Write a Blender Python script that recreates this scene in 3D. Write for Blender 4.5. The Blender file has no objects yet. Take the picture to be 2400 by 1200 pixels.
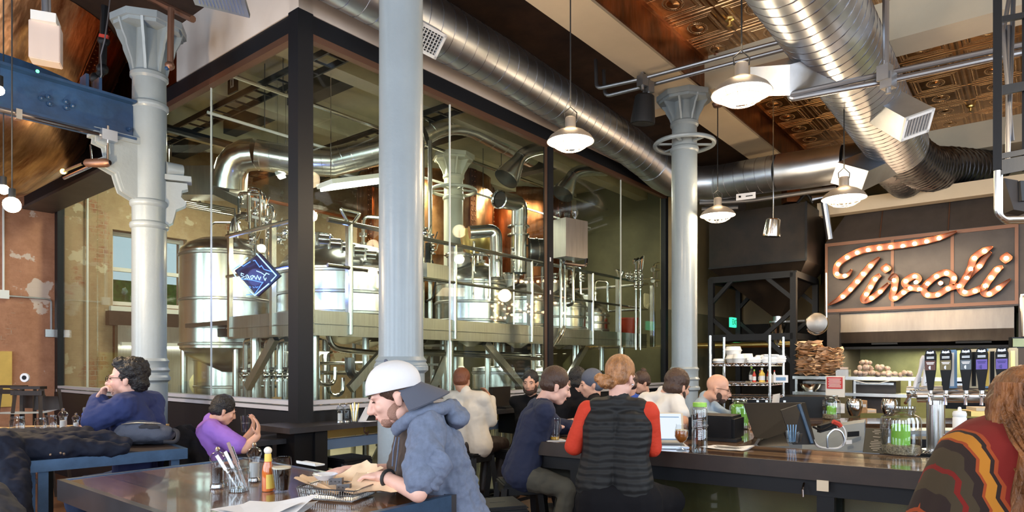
import bpy, bmesh, math, random
from math import sin, cos, pi, radians, sqrt, atan2
from mathutils import Vector, Matrix, noise
random.seed(7)
C = bpy.context.scene.collection
SC = bpy.context.scene
# ---------------------------------------------------------------- camera, frame of the room
F, HZ, EYE = 1520.0, 850.0, 1.62          # focal length and horizon row of the 2400x1200 photograph, eye height
def P(u, v, Y): return Vector(((u-1200)/F*Y, Y, EYE-(v-HZ)/F*Y))
def PZ(u, v, Z):                            # the point of pixel (u,v) on the level Z
    Y = (EYE-Z)*F/(v-HZ); return Vector(((u-1200)/F*Y, Y, Z))
EA = Vector((.6281, .7781, 0)); EB = Vector((-.7781, .6281, 0)); G0 = Vector((-1.84, 5.65, 0)); ANG = atan2(.7781, .6281)
def W(a, b, z=0): return G0+EA*a+EB*b+Vector((0, 0, z))
cam = bpy.data.cameras.new('camera'); camo = bpy.data.objects.new('camera', cam); C.objects.link(camo)
camo.location = (0, 0, EYE); camo.rotation_euler = (pi/2, 0, 0)
cam.sensor_width = 36; cam.lens = F*36/2400; cam.shift_y = (HZ-600)/2400; cam.clip_start = .05
SC.camera = camo
vs = SC.view_settings; vs.view_transform = 'Standard'; vs.look = 'None'; vs.gamma = 1; vs.use_curve_mapping = False
vs.exposure = 0.0
SC.cycles.use_denoising = True
SC.cycles.max_bounces = 7; SC.cycles.transparent_max_bounces = 24; SC.cycles.glossy_bounces = 4; SC.cycles.diffuse_bounces = 3; SC.cycles.transmission_bounces = 6
SC.cycles.sample_clamp_indirect = 6; SC.cycles.caustics_reflective = False; SC.cycles.caustics_refractive = False
wd = bpy.data.worlds.new('world'); SC.world = wd; wd.use_nodes = True
wd.node_tree.nodes['Background'].inputs[0].default_value = (.62, .76, 1, 1); wd.node_tree.nodes['Background'].inputs[1].default_value = 1.1
def PB(u, v, b):                            # the point of pixel (u,v) on the vertical plane b = const of the room grid
    k = (u-1200)/F; a = (k*(5.65+.6281*b)+1.84+.7781*b)/(.6281-.7781*k); return P(u, v, 5.65+.7781*a+.6281*b)
def PA(u, v, a):
    k = (u-1200)/F; b = (-1.84+.6281*a-k*(5.65+.7781*a))/(.7781+.6281*k); return P(u, v, 5.65+.7781*a+.6281*b)
def area(name, loc, dirv, sx, sy, power, col):
    l = bpy.data.lights.new(name, 'AREA'); l.shape = 'RECTANGLE'; l.size = sx; l.size_y = sy; l.energy = power; l.color = col
    o = bpy.data.objects.new(name, l); C.objects.link(o); o.location = loc
    o.rotation_euler = Vector(dirv).to_track_quat('-Z', 'Y').to_euler(); return o
def point(name, loc, power, col, r=.05):
    l = bpy.data.lights.new(name, 'POINT'); l.energy = power; l.color = col; l.shadow_soft_size = r
    o = bpy.data.objects.new(name, l); C.objects.link(o); o.location = loc; return o
DAY = (.70, .84, 1); WARM = (1, .76, .48); FLUO = (1, .95, .76)
# daylight standing in the tall windows behind and beside the camera
BACKWIN = [(-6.35, b) for b in (-7.3, -4.6, -1.9, .8, 3.5)]
SIDEWIN = [(a, -8.85) for a in (-4.6, -1.9, .8, 3.5)]
for a, b in BACKWIN: area('daylight', W(a+.02, b, 2.6), EA, 1.5, 2.8, 115, DAY)
for a, b in SIDEWIN: area('daylight', W(a, b+.02, 2.6), EB, 1.5, 2.8, 105, DAY)
# fluorescent tubes of the brewhouse and the kitchen work light
for a, b, z, s, p in ((3.3, 3.0, 4.75, 1.6, 130), (6.2, 2.2, 4.75, 1.6, 90), (1.2, 4.6, 4.75, 1.6, 90), (6.0, 5.0, 4.75, 1.6, 70), (1.5, 1.3, 1.75, 1.5, 14), (4.6, 1.3, 1.75, 1.5, 14), (2.8, 4.5, 1.7, 1.8, 20)):
    area('tube_light', W(a, b, z), (0, 0, -1), s, .35, p, FLUO)
# ---------------------------------------------------------------- mesh helpers
class MB:
    def __init__(s): s.v = []; s.f = []
    def add(s, vs_, fs):
        n = len(s.v); s.v += [tuple(p) for p in vs_]; s.f += [tuple(n+i for i in f) for f in fs]; return s
    def obox(s, c, X, Y, Z):                # half vectors
        c, X, Y, Z = Vector(c), Vector(X), Vector(Y), Vector(Z)
        q = [c+X*i+Y*j+Z*k for k in (-1, 1) for j in (-1, 1) for i in (-1, 1)]
        return s.add(q, [(0, 2, 3, 1), (4, 5, 7, 6), (0, 1, 5, 4), (2, 6, 7, 3), (0, 4, 6, 2), (1, 3, 7, 5)])
    def box(s, c, d, ang=0):
        ca, sa = cos(ang), sin(ang)
        return s.obox(c, (ca*d[0]/2, sa*d[0]/2, 0), (-sa*d[1]/2, ca*d[1]/2, 0), (0, 0, d[2]/2))
    def gbox(s, a0, a1, b0, b1, z0, z1):    # box aligned with the room grid
        return s.box(W((a0+a1)/2, (b0+b1)/2, (z0+z1)/2), (abs(a1-a0), abs(b1-b0), abs(z1-z0)), ANG)
    def bar(s, p, q, w, h=None, up=(0, 0, 1)):   # rectangular bar from p to q
        p, q = Vector(p), Vector(q); d = (q-p); L = d.length; d.normalize(); up = Vector(up)
        if abs(d.dot(up)) > .98: up = Vector((EA.x, EA.y, 0))
        x = d.cross(up).normalized(); y = x.cross(d); h = h or w
        return s.obox((p+q)/2, d*L/2, x*w/2, y*h/2)
    def cyl(s, p, q, r0, r1=None, n=16, caps=True):
        p, q = Vector(p), Vector(q); r1 = r0 if r1 is None else r1; d = (q-p).normalized()
        x = d.orthogonal().normalized(); y = d.cross(x)
        vs_ = [c+(x*cos(2*pi*i/n)+y*sin(2*pi*i/n))*r for c, r in ((p, r0), (q, r1)) for i in range(n)]
        fs = [(i, (i+1) % n, n+(i+1) % n, n+i) for i in range(n)]
        if caps: fs += [tuple(range(n))[::-1], tuple(range(n, 2*n))]
        return s.add(vs_, fs)
    def tube(s, pts, r, n=10, closed=False, caps=True):
        pts = [Vector(p) for p in pts]; m = len(pts); rs = r if isinstance(r, (list, tuple)) else [r]*m
        x = None; vs_ = []
        for i, p in enumerate(pts):
            a = pts[(i-1) % m] if (closed or i > 0) else p; b = pts[(i+1) % m] if (closed or i < m-1) else p
            d = (b-a).normalized() if (b-a).length > 1e-9 else Vector((0, 0, 1))
            x = d.orthogonal() if x is None else x-d*x.dot(d)
            if x.length < 1e-6: x = d.orthogonal()
            x.normalize(); y = d.cross(x)
            vs_ += [p+(x*cos(2*pi*k/n)+y*sin(2*pi*k/n))*rs[i] for k in range(n)]
        fs = []
        for i in range(m if closed else m-1):
            A, B = i*n, ((i+1) % m)*n
            fs += [(A+k, A+(k+1) % n, B+(k+1) % n, B+k) for k in range(n)]
        if caps and not closed: fs += [tuple(range(n))[::-1], tuple(range((m-1)*n, m*n))]
        return s.add(vs_, fs)
    def lathe(s, prof, c=(0, 0, 0), n=24, axis=(0, 0, 1), a0=0, a1=2*pi, ecc=1):
        c = Vector(c); ax = Vector(axis).normalized()
        x = ax.orthogonal().normalized() if abs(ax.z) < .999 else Vector((1, 0, 0)); y = ax.cross(x)
        full = abs(a1-a0-2*pi) < 1e-6; m = n if full else n+1
        vs_ = [c+ax*z+(x*cos(a0+(a1-a0)*k/n)+y*ecc*sin(a0+(a1-a0)*k/n))*max(r, 1e-4) for r, z in prof for k in range(m)]
        fs = []
        for i in range(len(prof)-1):
            for k in range(n):
                k2 = (k+1) % m; fs.append((i*m+k, i*m+k2, (i+1)*m+k2, (i+1)*m+k))
        return s.add(vs_, fs)
    def ell(s, c, r, n=12, R=None):         # ellipsoid, R = 3x3 matrix (columns are axes)
        c = Vector(c); r = (r, r, r) if not isinstance(r, (tuple, list)) else r; R = R or Matrix.Identity(3); vs_ = []; m = n//2+1
        vs_.append(c+R@Vector((0, 0, r[2])))
        for i in range(1, m):
            t = pi*i/m
            for k in range(n): vs_.append(c+R@Vector((r[0]*sin(t)*cos(2*pi*k/n), r[1]*sin(t)*sin(2*pi*k/n), r[2]*cos(t))))
        vs_.append(c+R@Vector((0, 0, -r[2]))); L = len(vs_)-1
        fs = [(0, 1+k, 1+(k+1) % n) for k in range(n)]
        for i in range(m-2): fs += [(1+i*n+k, 1+(i+1)*n+k, 1+(i+1)*n+(k+1) % n, 1+i*n+(k+1) % n) for k in range(n)]
        o = 1+(m-2)*n; fs += [(L, o+(k+1) % n, o+k) for k in range(n)]
        return s.add(vs_, fs)
    def rc(s, p, r0, q, r1, n=12):           # round cone
        s.cyl(p, q, r0, r1, n); s.ell(p, r0, n); return s.ell(q, r1, n)
    def prism(s, poly, z0, z1):              # xy polygon (ccw), level z0..z1
        n = len(poly); vs_ = [(p[0], p[1], z) for z in (z0, z1) for p in poly]
        return s.add(vs_, [tuple(range(n))[::-1], tuple(range(n, 2*n))]+[(i, (i+1) % n, n+(i+1) % n, n+i) for i in range(n)])
    def extr(s, poly, d):                    # planar polygon of 3d points extruded by vector d
        n = len(poly); d = Vector(d); vs_ = [Vector(p) for p in poly]+[Vector(p)+d for p in poly]
        return s.add(vs_, [tuple(range(n))[::-1], tuple(range(n, 2*n))]+[(i, (i+1) % n, n+(i+1) % n, n+i) for i in range(n)])
    def build(s, name, mat, parent=None, local=False, ang=32, bevel=0, kind=None, mat2=None):
        off = Vector((0, 0, 0))
        if parent is not None and not local:
            q = parent
            while q is not None: off += q.location; q = q.parent
        me = bpy.data.meshes.new(name); me.from_pydata([(x-off.x, y-off.y, z-off.z) for x, y, z in s.v], [], s.f)
        bm = bmesh.new(); bm.from_mesh(me); bmesh.ops.recalc_face_normals(bm, faces=bm.faces)
        if bevel: bmesh.ops.bevel(bm, geom=[e for e in bm.edges if e.calc_face_angle(0) > .6], offset=bevel, segments=2, affect='EDGES', clamp_overlap=True)
        bm.to_mesh(me); bm.free()
        me.shade_smooth(); me.set_sharp_from_angle(angle=radians(ang))
        o = bpy.data.objects.new(name, me); C.objects.link(o); me.materials.append(mat)
        if mat2 is not None:
            me.materials.append(mat2)
            for i in range(s.seam0, len(me.polygons)): me.polygons[i].material_index = 1
        if parent is not None: o.parent = parent
        if kind: o['kind'] = kind
        return o
def tag(o, label, cat, group=None, kind=None):
    o['label'] = label; o['category'] = cat
    if group: o['group'] = group
    if kind: o['kind'] = kind
    return o
def thing(name, label, cat, loc=(0, 0, 0), rz=0, group=None):
    o = bpy.data.objects.new(name, None); C.objects.link(o); o.location = loc; o.rotation_euler = (0, 0, rz); o.empty_display_size = .05
    return tag(o, label, cat, group)
def dup(root, loc, rz=None, label=None, group=None, scale=None):
    r = root.copy(); C.objects.link(r); r.location = loc
    if rz is not None: r.rotation_euler = (0, 0, rz)
    if label: r['label'] = label
    if group: r['group'] = group
    if scale: r.scale = scale
    for ch in list(root.children):
        c = ch.copy(); C.objects.link(c); c.parent = r
        for g in list(ch.children):
            d = g.copy(); C.objects.link(d); d.parent = c
    return r
def arc(pts, rad=.1, n=5):                   # rounds the corners of a polyline
    pts = [Vector(p) for p in pts]; out = [pts[0]]
    for i in range(1, len(pts)-1):
        a, b, c = pts[i-1], pts[i], pts[i+1]; r = min(rad, (a-b).length*.49, (c-b).length*.49)
        p, q = b+(a-b).normalized()*r, b+(c-b).normalized()*r
        for k in range(n+1):
            t = k/n; out.append(p*(1-t)**2+b*2*t*(1-t)+q*t*t)
    return out+[pts[-1]]
# ---------------------------------------------------------------- materials
M = {}
def pm(name, col, rough=.5, metal=0, var=0, vs_=4, bump=0, bs=60, stretch=(1, 1, 1), coat=0, emit=None, es=0, col2=None, spec=.5, rvar=0):
    m = bpy.data.materials.new(name); m.use_nodes = True; nt = m.node_tree; N = nt.nodes; L = nt.links; b = N['Principled BSDF']
    b.inputs['Base Color'].default_value = (*col, 1); b.inputs['Roughness'].default_value = rough; b.inputs['Metallic'].default_value = metal
    b.inputs['Coat Weight'].default_value = coat; b.inputs['Coat Roughness'].default_value = .08 if name != 'col_paint' else .22; b.inputs['Specular IOR Level'].default_value = spec
    if emit: b.inputs['Emission Color'].default_value = (*emit, 1); b.inputs['Emission Strength'].default_value = es
    if var or bump or rvar:
        tc = N.new('ShaderNodeTexCoord'); mp = N.new('ShaderNodeMapping'); mp.inputs['Scale'].default_value = stretch; L.new(tc.outputs['Object'], mp.inputs[0])
    if var or rvar:
        n = N.new('ShaderNodeTexNoise'); n.inputs['Scale'].default_value = vs_; n.inputs['Detail'].default_value = 6; n.inputs['Roughness'].default_value = .65; L.new(mp.outputs[0], n.inputs['Vector'])
        r = N.new('ShaderNodeValToRGB'); r.color_ramp.elements[0].position = .3; r.color_ramp.elements[1].position = .7
        c2 = col2 or tuple(c*(1-var) for c in col); c1 = col if col2 else tuple(min(1, c*(1+var)) for c in col)
        r.color_ramp.elements[0].color = (*c2, 1); r.color_ramp.elements[1].color = (*c1, 1); L.new(n.outputs[0], r.inputs[0])
        if var: L.new(r.outputs[0], b.inputs['Base Color'])
        if rvar:
            mr = N.new('ShaderNodeMapRange'); mr.inputs['To Min'].default_value = max(.02, rough-rvar); mr.inputs['To Max'].default_value = rough+rvar; L.new(n.outputs[0], mr.inputs[0]); L.new(mr.outputs[0], b.inputs['Roughness'])
    if bump:
        n = N.new('ShaderNodeTexNoise'); n.inputs['Scale'].default_value = bs; n.inputs['Detail'].default_value = 3; L.new(mp.outputs[0], n.inputs['Vector'])
        bp = N.new('ShaderNodeBump'); bp.inputs['Strength'].default_value = bump; bp.inputs['Distance'].default_value = .01; L.new(n.outputs[0], bp.inputs['Height']); L.new(bp.outputs[0], b.inputs['Normal'])
    M[name] = m; return m
pm('galv', (.58, .62, .68), .33, 1, var=.13, vs_=2.5, rvar=.09, bump=.1, bs=5)
pm('duct_dark', (.13, .135, .15), .36, 1, var=.2, vs_=3, bump=.1, bs=6)
pm('stainless', (.66, .66, .64), .24, 1, var=.10, vs_=3, stretch=(1, 1, .15), rvar=.06)
pm('brushed', (.42, .41, .40), .38, 1, var=.12, vs_=6, stretch=(8, 8, .4))
pm('chrome', (.78, .78, .78), .14, 1)
pm('seam_dark', (.22, .22, .24), .4, 1)
pm('sill_grey', (.50, .48, .50), .45, .1)
pm('pipe_dark', (.20, .20, .21), .3, .9)
pm('black_steel', (.007, .0075, .009), .48, 0, spec=.28, bump=.05, bs=30)
pm('black_frame', (.008, .009, .012), .45, 0, spec=.3)
pm('bronze_frame', (.20, .105, .07), .42, .7)
pm('black_panel', (.006, .006, .007), .45, spec=.18)
pm('rail_blue', (.20, .27, .38), .45)
pm('canopy_steel', (.19, .165, .14), .30, 1, var=.15, vs_=3, stretch=(3, 3, .5))
pm('conduit_grey', (.30, .30, .31), .36, .9)
pm('letter_red', (.20, .085, .055), .45, .4)
pm('blue_paint', (.012, .045, .115), .42, 0, var=.35, vs_=5, bump=.12, bs=25, coat=.25)
pm('blue_edge', (.050, .095, .17), .38, .6, var=.2, vs_=12)
pm('col_paint', (.27, .31, .33), .40, 0, var=.06, vs_=3, bump=.18, bs=38, coat=.35)
pm('col_white', (.62, .60, .50), .4, 0, bump=.1, bs=30, coat=.2)
pm('cream', (.66, .54, .38), .7, var=.05, vs_=2)
pm('white_wall', (.66, .58, .52), .7, var=.06, vs_=1.5)
pm('beige_ceiling', (.58, .52, .36), .8, var=.15, vs_=1.5)
pm('brown_ceiling', (.050, .024, .012), .8, var=.5, vs_=2.2)
pm('olive_wall', (.16, .14, .075), .7, var=.3, vs_=1.2)
pm('tan_wall', (.42, .33, .18), .75, var=.12, vs_=1.5)
pm('dark_wall', (.030, .026, .020), .7, var=.3, vs_=3)
pm('hood_brown', (.085, .070, .062), .5, .35, var=.2, vs_=2)
pm('hopper_black', (.008, .006, .005), .40, .15, var=.6, vs_=3, col2=(.024, .016, .010), bump=.1, bs=8, spec=.35)
pm('copper', (.90, .46, .21), .28, 1, var=1, vs_=3.4, col2=(.22, .070, .025), bump=1, bs=6, stretch=(.6, 1.6, .5))
pm('copper_dark', (.34, .12, .045), .33, 1, var=1, vs_=3.0, col2=(.06, .022, .01), bump=.4, bs=8, stretch=(1.6, 1.6, .5))
pm('copper_pipe', (.45, .17, .08), .4, .8)
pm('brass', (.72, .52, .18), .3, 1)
pm('white_enamel', (.80, .78, .74), .35)
pm('white_grille', (.78, .77, .75), .45)
pm('box_pink', (.62, .50, .44), .5)
pm('white_plastic', (.80, .80, .79), .4)
pm('foam', (.85, .85, .84), .6)
pm('paper', (.80, .79, .80), .7, var=.04, vs_=4)
pm('kraft', (.84, .60, .39), .75, var=.12, vs_=9)
pm('kraft_dark', (.50, .29, .14), .8, var=.35, vs_=14)
pm('rubber', (.015, .015, .016), .6)
pm('grey_panel', (.20, .24, .28), .45, .2)
pm('floor_brown', (.20, .085, .04), .32, var=.5, vs_=2.0, bump=.06, bs=30, coat=.2)
pm('brew_floor', (.46, .42, .32), .45, var=.2, vs_=2)
pm('ledge', (.035, .033, .036), .30, var=.2, vs_=6, coat=.3)
pm('green_wax', (.22, .55, .05), .5)
pm('pebbles', (.30, .25, .16), .6, var=.9, vs_=90, bump=1, bs=120)
pm('green_plastic', (.30, .62, .08), .4)
pm('green_wall', (.24, .25, .12), .4, .3, var=.2, vs_=3)
pm('beer', (.42, .13, .02), .08, 0, coat=1)
pm('beer_gold', (.70, .38, .04), .08, 0, coat=1)
pm('stout', (.012, .006, .004), .08, 0, coat=1)
pm('froth', (.72, .62, .46), .8)
pm('sauce', (.62, .14, .02), .15, 0, coat=.8)
pm('label_yellow', (.80, .55, .10), .5)
pm('label_red', (.55, .05, .03), .5)
pm('red_sign', (.55, .04, .04), .4)
pm('red_bucket', (.40, .04, .015), .4)
pm('wood_light', (.55, .36, .15), .55, var=.15, vs_=8, stretch=(1, 1, 6))
pm('barrel_cream', (.66, .58, .34), .6, var=.1, vs_=6)
pm('wood_dark', (.022, .012, .008), .55, var=.3, vs_=8)
pm('pepper', (.045, .018, .010), .8, bump=1, bs=250)
pm('salt', (.85, .84, .82), .7)
pm('blue_water', (.02, .10, .55), .25)
pm('purple_label', (.13, .09, .42), .5)
pm('cream_label', (.62, .52, .34), .5)
pm('blue_label', (.16, .30, .48), .5)
pm('white_ceramic', (.75, .74, .76), .25, coat=.4)
pm('skin', (.66, .36, .25), .5, var=.10, vs_=9)
pm('skin_pale', (.72, .42, .33), .5, var=.08, vs_=9)
pm('skin_tan', (.50, .25, .15), .5, var=.08, vs_=9)
pm('eye', (.02, .015, .012), .2)
pm('lip', (.45, .14, .11), .5)
pm('hair_black', (.012, .010, .010), .55, bump=1, bs=90)
pm('hair_brown', (.05, .022, .012), .5, bump=.8, bs=120, stretch=(1, 1, .3))
pm('hair_red', (.16, .045, .015), .55, bump=.8, bs=120, stretch=(1, 1, .3))
pm('hair_blond', (.34, .15, .055), .45, var=.6, vs_=28, stretch=(1, 1, .3), bump=.9, bs=110)
pm('hair_long', (.18, .066, .018), .55, var=.85, vs_=16, stretch=(1, 1, .22), bump=1, bs=120)
pm('beard', (.05, .026, .018), .7, bump=1, bs=200)
pm('beard_soft', (.33, .175, .125), .7, bump=.6, bs=200)
pm('cap_white', (.70, .68, .68), .75, bump=.1, bs=200)
pm('cap_grey', (.085, .095, .13), .75, bump=.1, bs=300)
pm('hoodie', (.135, .165, .24), .9, var=.16, vs_=40, bump=.35, bs=16)
pm('hoodie_dark', (.075, .052, .042), .95, bump=.3, bs=30)
pm('navy', (.012, .018, .050), .85, bump=.4, bs=14)
pm('navy_bright', (.018, .030, .115), .85, bump=.4, bs=12)
pm('vest', (.016, .017, .018), .55)
pm('red_knit', (.55, .035, .010), .8, bump=.3, bs=60)
pm('khaki', (.085, .080, .062), .9, bump=.5, bs=10)
pm('black_cloth', (.006, .006, .008), .9, spec=.2, bump=.4, bs=12)
pm('white_shirt', (.70, .67, .63), .85, bump=.4, bs=10)
pm('cream_shirt', (.62, .56, .48), .85, bump=.5, bs=9)
pm('purple', (.30, .14, .55), .85, bump=.3, bs=10)
pm('light_blue', (.34, .42, .50), .85, bump=.4, bs=12)
pm('blue_cloth', (.03, .08, .38), .85, bump=.4, bs=12)
pm('denim', (.03, .05, .11), .9, bump=.4, bs=12)
pm('jacket_navy', (.005, .008, .020), .75, 0, spec=.25, bump=.7, bs=9)
pm('backpack', (.070, .080, .115), .8, bump=.3, bs=120)
pm('backpack_dark', (.022, .022, .030), .8)
def glass(name, tint=(1, 1, 1), ior=1.45, rough=0.0, pw_=5):
    m = bpy.data.materials.new(name); m.use_nodes = True; nt = m.node_tree; N = nt.nodes; L = nt.links; N.remove(N['Principled BSDF'])
    t = N.new('ShaderNodeBsdfTransparent'); t.inputs[0].default_value = (*tint, 1); g = N.new('ShaderNodeBsdfGlossy'); g.inputs['Roughness'].default_value = rough
    f0 = ((ior-1)/(ior+1))**2; lw = N.new('ShaderNodeLayerWeight'); lw.inputs[0].default_value = .5; pw = N.new('ShaderNodeMath'); pw.operation = 'POWER'; pw.inputs[1].default_value = pw_; L.new(lw.outputs['Facing'], pw.inputs[0])
    fr = N.new('ShaderNodeMath'); fr.operation = 'MULTIPLY_ADD'; fr.inputs[1].default_value = (1-f0)*.8; fr.inputs[2].default_value = f0; L.new(pw.outputs[0], fr.inputs[0]); mx = N.new('ShaderNodeMixShader')
    L.new(fr.outputs[0], mx.inputs[0]); L.new(t.outputs[0], mx.inputs[1]); L.new(g.outputs[0], mx.inputs[2]); L.new(mx.outputs[0], N['Material Output'].inputs[0]); M[name] = m; return m
glass('pane', (.93, .97, .92), 1.40); glass('ware', (.86, .89, .90), 1.95, .03, 2.2); glass('ware_thin', (.93, .95, .95), 1.6, .02, 3)
def emis(name, col, s):
    m = bpy.data.materials.new(name); m.use_nodes = True; nt = m.node_tree; nt.nodes.remove(nt.nodes['Principled BSDF'])
    e = nt.nodes.new('ShaderNodeEmission'); e.inputs[0].default_value = (*col, 1); e.inputs[1].default_value = s
    nt.links.new(e.outputs[0], nt.nodes['Material Output'].inputs[0]); M[name] = m
emis('bulb', (1, .80, .52), 14); emis('lamp_glow', (1, .88, .66), 7); emis('marquee_bulb', (1, .74, .45), 45); emis('tube_glow', (1, .97, .82), 9); emis('neon', (.10, .24, 1), 3); emis('neon_core', (.34, .56, 1), 3)
emis('exit_green', (.05, .9, .45), 1.6); emis('led_green', (.05, 1, .15), 10); emis('screen', (.78, .86, .95), 1.1); emis('sky_glow', (.62, .74, .9), .8); emis('sunburst', (1, .84, .55), 60); emis('daypane', (.70, .84, 1), 1.6)
def nodes(name):
    m = bpy.data.materials.new(name); m.use_nodes = True; M[name] = m; nt = m.node_tree
    return m, nt.nodes, nt.links, nt.nodes['Principled BSDF']
def math_(N, L, op, a, b=None, c=None):
    n = N.new('ShaderNodeMath'); n.operation = op
    for i, x in enumerate((a, b, c)):
        if x is None: continue
        if isinstance(x, (int, float)): n.inputs[i].default_value = x
        else: L.new(x, n.inputs[i])
    return n.outputs[0]
def ramp(N, L, fac, stops):
    r = N.new('ShaderNodeValToRGB'); e = r.color_ramp.elements
    while len(e) < len(stops): e.new(.5)
    for el, (p, c) in zip(e, stops): el.position = p; el.color = (*c, 1)
    L.new(fac, r.inputs[0]); return r.outputs[0]
def noise_(N, L, vec, sc, det=5, ro=.6):
    n = N.new('ShaderNodeTexNoise'); n.inputs['Scale'].default_value = sc; n.inputs['Detail'].default_value = det; n.inputs['Roughness'].default_value = ro; L.new(vec, n.inputs['Vector']); return n.outputs[0]
def mix_(N, L, fac, a, b):
    n = N.new('ShaderNodeMix'); n.data_type = 'RGBA'; L.new(fac, n.inputs['Factor'])
    for i, x in ((6, a), (7, b)):
        if isinstance(x, tuple): n.inputs[i].default_value = (*x, 1)
        else: L.new(x, n.inputs[i])
    return n.outputs[2]
# old brick under worn plaster (wall objects carry local x along the wall, z up)
def wall_mat(name, plaster, plaster2, pale, brickness):
    m, N, L, b = nodes(name); tc = N.new('ShaderNodeTexCoord'); sp = N.new('ShaderNodeSeparateXYZ'); L.new(tc.outputs['Object'], sp.inputs[0])
    cb = N.new('ShaderNodeCombineXYZ'); L.new(math_(N, L, 'ADD', sp.outputs[0], sp.outputs[1]), cb.inputs[0]); L.new(sp.outputs[2], cb.inputs[1])
    br = N.new('ShaderNodeTexBrick'); L.new(cb.outputs[0], br.inputs['Vector']); br.inputs['Scale'].default_value = 1; br.inputs['Brick Width'].default_value = .23; br.inputs['Row Height'].default_value = .075
    br.inputs['Mortar Size'].default_value = .006; br.inputs['Color1'].default_value = (.36, .15, .08, 1); br.inputs['Color2'].default_value = (.26, .11, .065, 1); br.inputs['Mortar'].default_value = (.42, .34, .25, 1); br.inputs['Bias'].default_value = -.2
    n1 = noise_(N, L, tc.outputs['Object'], 1.3, 8, .7); n2 = noise_(N, L, tc.outputs['Object'], 5, 8, .75); n3 = noise_(N, L, tc.outputs['Object'], 2.1, 6, .6)
    pl = ramp(N, L, n2, [(.3, plaster2), (.65, plaster)])
    c = mix_(N, L, ramp(N, L, n1, [(brickness-.03, (1, 1, 1)), (brickness+.03, (0, 0, 0))]), pl, br.outputs[0])
    c = mix_(N, L, ramp(N, L, n3, [(.60, (0, 0, 0)), (.62, (1, 1, 1))]), c, pale)
    L.new(c, b.inputs['Base Color']); b.inputs['Roughness'].default_value = .85
    bp = N.new('ShaderNodeBump'); bp.inputs['Strength'].default_value = .5; bp.inputs['Distance'].default_value = .01
    L.new(math_(N, L, 'ADD', n2, math_(N, L, 'MULTIPLY', br.outputs[1], -.6)), bp.inputs['Height']); L.new(bp.outputs[0], b.inputs['Normal'])
wall_mat('brick_wall', (.50, .24, .14), (.33, .14, .075), (.62, .48, .40), .37)
wall_mat('brick_inside', (.44, .32, .19), (.32, .21, .12), (.55, .46, .32), .41)
# pressed-tin ceiling squares, local x and y in the ceiling plane
def tin(name, c1, c2, rough):
    m, N, L, b = nodes(name); tc = N.new('ShaderNodeTexCoord'); sp = N.new('ShaderNodeSeparateXYZ'); L.new(tc.outputs['Object'], sp.inputs[0]); T = .61
    def fr(o): return math_(N, L, 'SUBTRACT', math_(N, L, 'FRACT', math_(N, L, 'DIVIDE', o, T)), .5)
    x, y = fr(sp.outputs[0]), fr(sp.outputs[1]); ax = math_(N, L, 'ABSOLUTE', x); ay = math_(N, L, 'ABSOLUTE', y); mx = math_(N, L, 'MAXIMUM', ax, ay)
    def bandf(v, c, w):                      # smooth ridge of half width w at c
        return math_(N, L, 'MAXIMUM', math_(N, L, 'SUBTRACT', 1, math_(N, L, 'DIVIDE', math_(N, L, 'ABSOLUTE', math_(N, L, 'SUBTRACT', v, c)), w)), 0)
    rad = math_(N, L, 'SQRT', math_(N, L, 'ADD', math_(N, L, 'MULTIPLY', x, x), math_(N, L, 'MULTIPLY', math_(N, L, 'MULTIPLY', y, y), 1.9)))
    angl = math_(N, L, 'ARCTAN2', y, x)
    bead = math_(N, L, 'ADD', math_(N, L, 'MULTIPLY', math_(N, L, 'SINE', math_(N, L, 'MULTIPLY', angl, 36)), .5), .5)
    lb = math_(N, L, 'ADD', math_(N, L, 'MULTIPLY', math_(N, L, 'SINE', math_(N, L, 'MULTIPLY', math_(N, L, 'ADD', x, y), 2*pi*22)), .5), .5)
    h = math_(N, L, 'MULTIPLY', bandf(mx, .5, .035), 1.0)
    h = math_(N, L, 'ADD', h, math_(N, L, 'MULTIPLY', bandf(mx, .40, .022), .7))
    h = math_(N, L, 'ADD', h, math_(N, L, 'MULTIPLY', math_(N, L, 'MULTIPLY', bandf(mx, .345, .02), lb), 1.0))
    h = math_(N, L, 'ADD', h, math_(N, L, 'MULTIPLY', bandf(mx, .29, .018), .6))
    h = math_(N, L, 'ADD', h, math_(N, L, 'MULTIPLY', math_(N, L, 'MULTIPLY', bandf(rad, .215, .022), bead), 1.0))
    h = math_(N, L, 'ADD', h, math_(N, L, 'MULTIPLY', bandf(rad, .165, .02), .7))
    h = math_(N, L, 'ADD', h, math_(N, L, 'MULTIPLY', bandf(rad, .0, .13), .8))
    n2 = noise_(N, L, tc.outputs['Object'], 4, 5, .6); h = math_(N, L, 'ADD', h, math_(N, L, 'MULTIPLY', n2, .25))
    bp = N.new('ShaderNodeBump'); bp.inputs['Strength'].default_value = 1; bp.inputs['Distance'].default_value = .045; L.new(h, bp.inputs['Height']); L.new(bp.outputs[0], b.inputs['Normal'])
    L.new(ramp(N, L, n2, [(.35, c2), (.65, c1)]), b.inputs['Base Color']); b.inputs['Metallic'].default_value = 1; b.inputs['Roughness'].default_value = rough
tin('tin_bronze', (.66, .38, .18), (.34, .18, .08), .28); tin('tin_lit', (.72, .38, .14), (.50, .24, .08), .30)  # one tin; the far bay's glow is put into a brighter gold
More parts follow.
